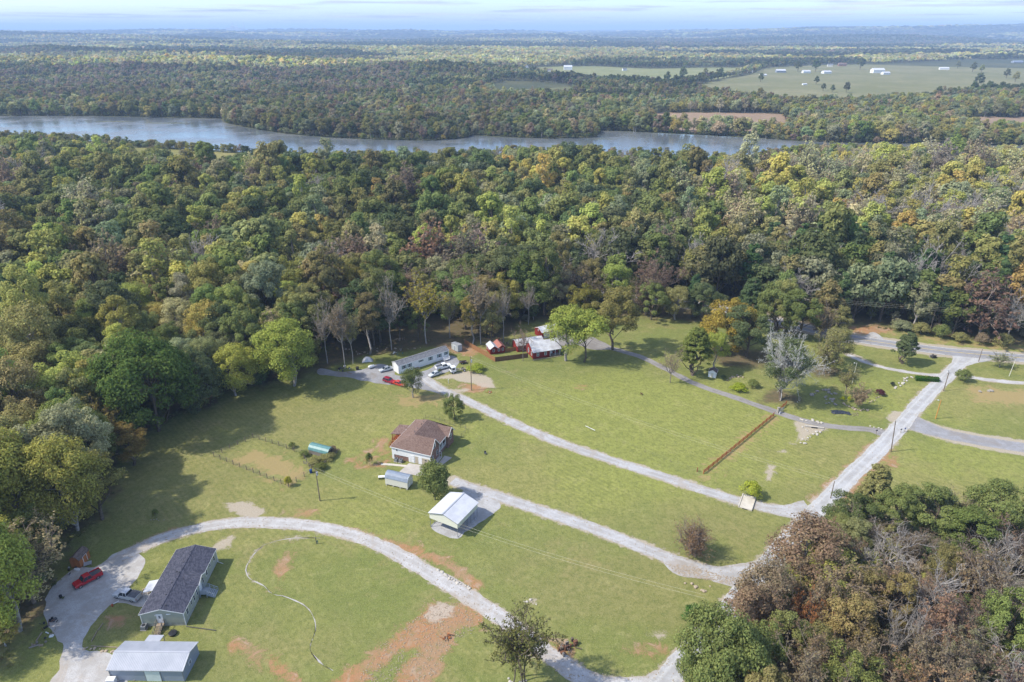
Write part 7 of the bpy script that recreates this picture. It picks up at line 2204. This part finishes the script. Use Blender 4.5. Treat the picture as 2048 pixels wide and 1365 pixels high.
# tarp-covered heap, junk and lumber near the woods
th_ = thing('covered_heap', 'pale tarp-covered heap at the wood edge left of the mobile home', 'tarp', (*P(735, 722), 0), .2)
bm = bmesh.new(); bmesh.ops.create_grid(bm, x_segments=14, y_segments=10, size=1.0)
for v in bm.verts:
    x, y = v.co.x, v.co.y
    v.co = Vector((x * 1.9, y * 1.3, 1.6 * max(0, 1 - abs(x) ** 2.2) * max(0, 1 - abs(y) ** 1.6) + .12 * float(vnoise(x * 4 + 9, y * 4 + 9, 1, 3))))
me_ = bpy.data.meshes.new('tarp'); bm.to_mesh(me_); bm.free(); me_.materials.append(MATS['galvanised']); link_mesh('tarp', me_, th_)
MB().bar((-1.7, -.9, .1), (-1.2, -.9, .9), .08).build('stake', MATS['weathered_wood'], th_)
def junk(label, b, n, spread, mats, seed, zmax=.5, name='junk_pile', cat='junk pile'):
    R = random.Random(seed)
    j = thing(name, label, cat, (*P(*b), 0), R.random())
    for i in range(n):
        m = MB(); x, y = R.uniform(-spread, spread), R.uniform(-spread * .7, spread * .7); k = R.random()
        if k < .45: m.bar((x, y, .1 + R.random() * .2), (x + R.uniform(-1, 1), y + R.uniform(-1, 1), .1 + R.random() * zmax), R.uniform(.06, .14))
        elif k < .8: m.box(x, x + R.uniform(.3, .8), y, y + R.uniform(.2, .6), 0, R.uniform(.15, zmax))
        else: m.tube((x, y, 0), (x + .1, y, R.uniform(.2, zmax)), .2, .22, 10)
        m.build(('plank' if k < .45 else ('crate' if k < .8 else 'bucket')), MATS[R.choice(mats)], j)
junk('clutter of buckets and chairs at the front of the orange shed', (142, 1142), 9, 1.3, ['dark_grey', 'white_paint', 'galvanised', 'charred'], 1)
junk('burnt trash heap with tyres at the left edge of the gravel', (92, 1252), 12, 1.6, ['charred', 'dark_grey', 'black_plastic', 'rust'], 2)
junk('scattered planks and ash below the burnt trash heap', (100, 1272), 7, 1.4, ['weathered_wood', 'white_paint', 'charred'], 3, .25)
junk('stack of logs lying on the lower left grass', (78, 1292), 5, 1.4, ['weathered_wood', 'grey_wood'], 4, .3)
junk('clutter behind the silver pickup by the white awning', (292, 1186), 8, 1.1, ['dark_grey', 'tan_stone', 'white_paint', 'grey_wood'], 5)
junk('dark scrap pile at the wood edge by the gravel parking', (685, 740), 12, 2.2, ['charred', 'rust', 'weathered_wood', 'dark_grey', 'white_paint'], 6, .7)
junk('scrap lumber in the woodland clearing', (716, 708), 10, 2.4, ['weathered_wood', 'white_stone', 'charred', 'rust'], 7)
junk('pile of pale branches under the tall bare tree', (800, 680), 12, 1.6, ['weathered_wood', 'tan_stone'], 8, 1.2)
junk('white oddments on the grass behind the mobile home', (795, 707), 8, 2.0, ['white_paint', 'galvanised', 'green_paint'], 9)
junk('woodpile and frames behind the red cabin', (1016, 688), 14, 2.2, ['galvanised', 'weathered_wood', 'grey_wood', 'charred'], 10, .9)
junk('boards and pots in front of the grey garage', (265, 1372), 6, 1.5, ['white_paint', 'red_stained_wood', 'tan_stone'], 11, .4)
junk('brown brush pile with dead branches beside the loop drive', (1135, 1300), 26, 1.7, ['rust', 'grey_wood', 'bark', 'rust'], 12, 1.1, 'brush_pile', 'brush pile')
junk('orange stump debris on the bare soil track', (893, 1276), 9, .8, ['rust', 'tan_stone', 'orange_boards'], 13, .5)
junk('orange log pile on the grass below the transformer pole', (980, 786), 8, .9, ['tan_stone', 'orange_boards', 'weathered_wood'], 14, .3)
junk('small timber bench frame on the garden lawn', (1715, 830), 5, 1.0, ['weathered_wood', 'tan_stone'], 15, .3)
# stacked pallet by the orange shed
plt = thing('pallet', 'grey pallet leaning stack beside the orange shed', 'pallet', (*P(176, 1130), 0), .5)
for i in range(7): MB().box(-.75, .75, -.6 + i * .18, -.47 + i * .18, .38, .42).build('slat', MATS['galvanised'], plt)
for yy in (-.6, 0, .55): MB().box(-.75, -.65, yy, yy + .1, .0, .38).box(.65, .75, yy, yy + .1, 0, .38).build('block', MATS['weathered_wood'], plt)
# pen rails below the teal shed
rail_fence('pen_fence', 'grey log pen rails under the vines by the teal shed', P(608, 928), P(636, 940), 1.8, 1.0, 'grey_wood', (.35, .8), .12, .08, .1, cat='fence'); rail_fence('pen_fence', 'dark pen rails along the right side of the vines', P(637, 940), P(674, 906), 2.0, 1.0, 'grey_wood', (.35, .8), .12, .08, .1, cat='fence')
# loose pipes, timbers, posts
def lying(name, label, cat, a, b, r, mat, z=.1):
    A2, B2 = P(*a), P(*b)
    o = MB().tube((*A2, z), (*B2, z), r, r, 8).build(name, MATS[mat])
    tag(o, label, cat)
lying('drain_pipe', 'black corrugated pipe lying on the grass beside the sage home', 'pipe', (373, 1254), (432, 1262), .09, 'black_plastic')
lying('pipe', 'white pipe lying on the lawn near the wire fence line', 'pipe', (1171, 854), (1190, 863), .07, 'white_paint', .3)
lying('board', 'white board lying behind the silver pickup', 'board', (227, 1209), (238, 1203), .1, 'white_paint')
lying('timber', 'upper landscape timber edging the grass bed', 'timber', (196, 1262), (206, 1248), .1, 'weathered_wood'); lying('timber', 'middle landscape timber edging the grass bed', 'timber', (183, 1284), (194, 1264), .1, 'weathered_wood')
lying('timber', 'long timber behind the grey garage', 'timber', (182, 1293), (238, 1296), .09, 'weathered_wood'); lying('log', 'leaning log at the left edge of the gravel yard', 'log', (72, 1284), (84, 1266), .12, 'weathered_wood')
lying('log', 'long grey log on the lower left grass', 'log', (58, 1297), (80, 1290), .16, 'grey_wood'); lying('board', 'pale board on the grass near the gravel parking', 'board', (694, 746), (704, 748), .12, 'weathered_wood')
def marker(label, b, h, mat, cross=False, name='post', cat='post'):
    m = thing(name, label, cat, (*P(*b), 0), 0)
    MB().box(-.07, .07, -.07, .07, -.05, h).build('upright', MATS[mat], m)
    MB().box(-.1, .1, -.1, .1, h, h + .06).build('cap', MATS[mat], m)
    if cross: MB().box(.25, .37, -.06, .06, -.05, h * .6).box(.07, .25, -.03, .03, h * .35, h * .45).build('meter_box', MATS['green_paint'], m)
marker('dark hydrant post with a meter box beside the loop drive', (633, 1088), 1.7, 'dark_grey', True, 'hydrant_post')
marker('white utility pedestal in the grass by the cab truck', (897, 767), 1.3, 'white_paint', False, 'utility_pedestal', 'pedestal')
marker('red post at the lower end of the long rail fence', (1394, 944), 1.3, 'red_stained_wood')
# picnic pieces on the lawn
def chair(label, b, ang, mat):
    c = thing('lawn_chair', label, 'chair', (*P(*b), 0), ang)
    MB().box(-.28, .28, -.28, .28, .36, .42).build('seat', MATS[mat], c); MB().box(-.28, .28, .24, .3, .42, .95).build('backrest', MATS[mat], c)
    for sx in (-.25, .25):
        for sy in (-.25, .25): MB().box(sx - .03, sx + .03, sy - .03, sy + .03, -.03, .36).build('leg', MATS[mat], c)
chair('dark lawn chair alone on the lawn right of the brick house', (971, 909), .4, 'dark_grey'); chair('brown lawn chair alone on the red house lawn', (1283, 790), 1.1, 'rust')
tb = thing('picnic_table', 'white folding table behind the cream barn-roof shed', 'table', (*P(764, 958), 0), .1)
MB().box(-.9, .9, -.4, .4, .7, .75).build('top', MATS['white_paint'], tb)
for sx in (-.8, .8): MB().box(sx - .03, sx + .03, -.35, .35, -.02, .7).build('leg', MATS['galvanised'], tb)

# loose stone spilled along the gravel edges and over the bare soil
Rl = np.random.default_rng(301)
sv, sf = [], []
oct_v = np.array([(1, 0, 0), (-1, 0, 0), (0, 1, 0), (0, -1, 0), (0, 0, 1), (0, 0, -1)], float)
oct_f = np.array([(0, 2, 4), (2, 1, 4), (1, 3, 4), (3, 0, 4), (2, 0, 5), (1, 2, 5), (3, 1, 5), (0, 3, 5)])
pts_ = []
for nm_, w_ in (('loop_drive', 3.6), ('mobile_home_drive', 3.3), ('brick_house_drive', 3.5), ('lane', 4.3)):
    for x, y in spline(ROADS[nm_][0], .5):
        for _ in range(3):
            sd_ = Rl.choice((-1, 1)); a_ = Rl.random() * 6.283
            r_ = w_ / 2 + abs(Rl.normal(0, .45)) - .25
            pts_.append((x + math.cos(a_) * r_, y + math.sin(a_) * r_))
dp = PW([(868, 1210), (935, 1202), (975, 1250), (905, 1290), (850, 1400), (780, 1410), (690, 1400), (750, 1300), (820, 1245)])
bx = np.array([p[0] for p in dp]); by = np.array([p[1] for p in dp])
qx = Rl.uniform(bx.min(), bx.max(), 2600); qy = Rl.uniform(by.min(), by.max(), 2600)
kk = in_poly(qx, qy, dp)
pts_ += list(zip(qx[kk], qy[kk]))
ap = PW([(1330, 1128), (1360, 1152), (1420, 1162), (1470, 1172), (1500, 1160), (1440, 1150), (1380, 1132)])
bx = np.array([p[0] for p in ap]); by = np.array([p[1] for p in ap])
qx = Rl.uniform(bx.min(), bx.max(), 2500); qy = Rl.uniform(by.min(), by.max(), 2500)
kk = in_poly(qx, qy, ap)
pts_ += list(zip(qx[kk], qy[kk]))
for i, (x, y) in enumerate(pts_):
    s_ = Rl.uniform(.05, .15)
    sv.append(oct_v * np.array([s_ * Rl.uniform(.8, 1.5), s_ * Rl.uniform(.8, 1.3), s_ * .7]) + np.array([x, y, .03]))
    sf.append(oct_f + i * 6)
ms_ = fast_mesh(bpy.data.meshes.new('loose_stone'), np.concatenate(sv), np.concatenate(sf)); ms_.materials.append(MATS['tan_stone'])
tag(link_mesh('loose_stone', ms_), 'loose stone spilled along the gravel drives and bare soil', 'gravel', kind='stuff')
# ------------------------------------------------------------------ air between the camera and the horizon
t = NT('haze_air')
pv = t.n('ShaderNodeVolumePrincipled')
pv.inputs['Color'].default_value = (0.52, 0.71, 1.0, 1)
pv.inputs['Density'].default_value = 0.000105
pv.inputs['Anisotropy'].default_value = 0.0
t.l(pv.outputs[0], t.out.inputs['Volume'])
hb = MB().box(-44000, 44000, -900, 47500, -1.5, float(GZf.max()) + 30.0)
hz_o = hb.build('haze', t.m)
tag(hz_o, 'thin blue haze filling the air over the countryside', 'haze', kind='stuff')
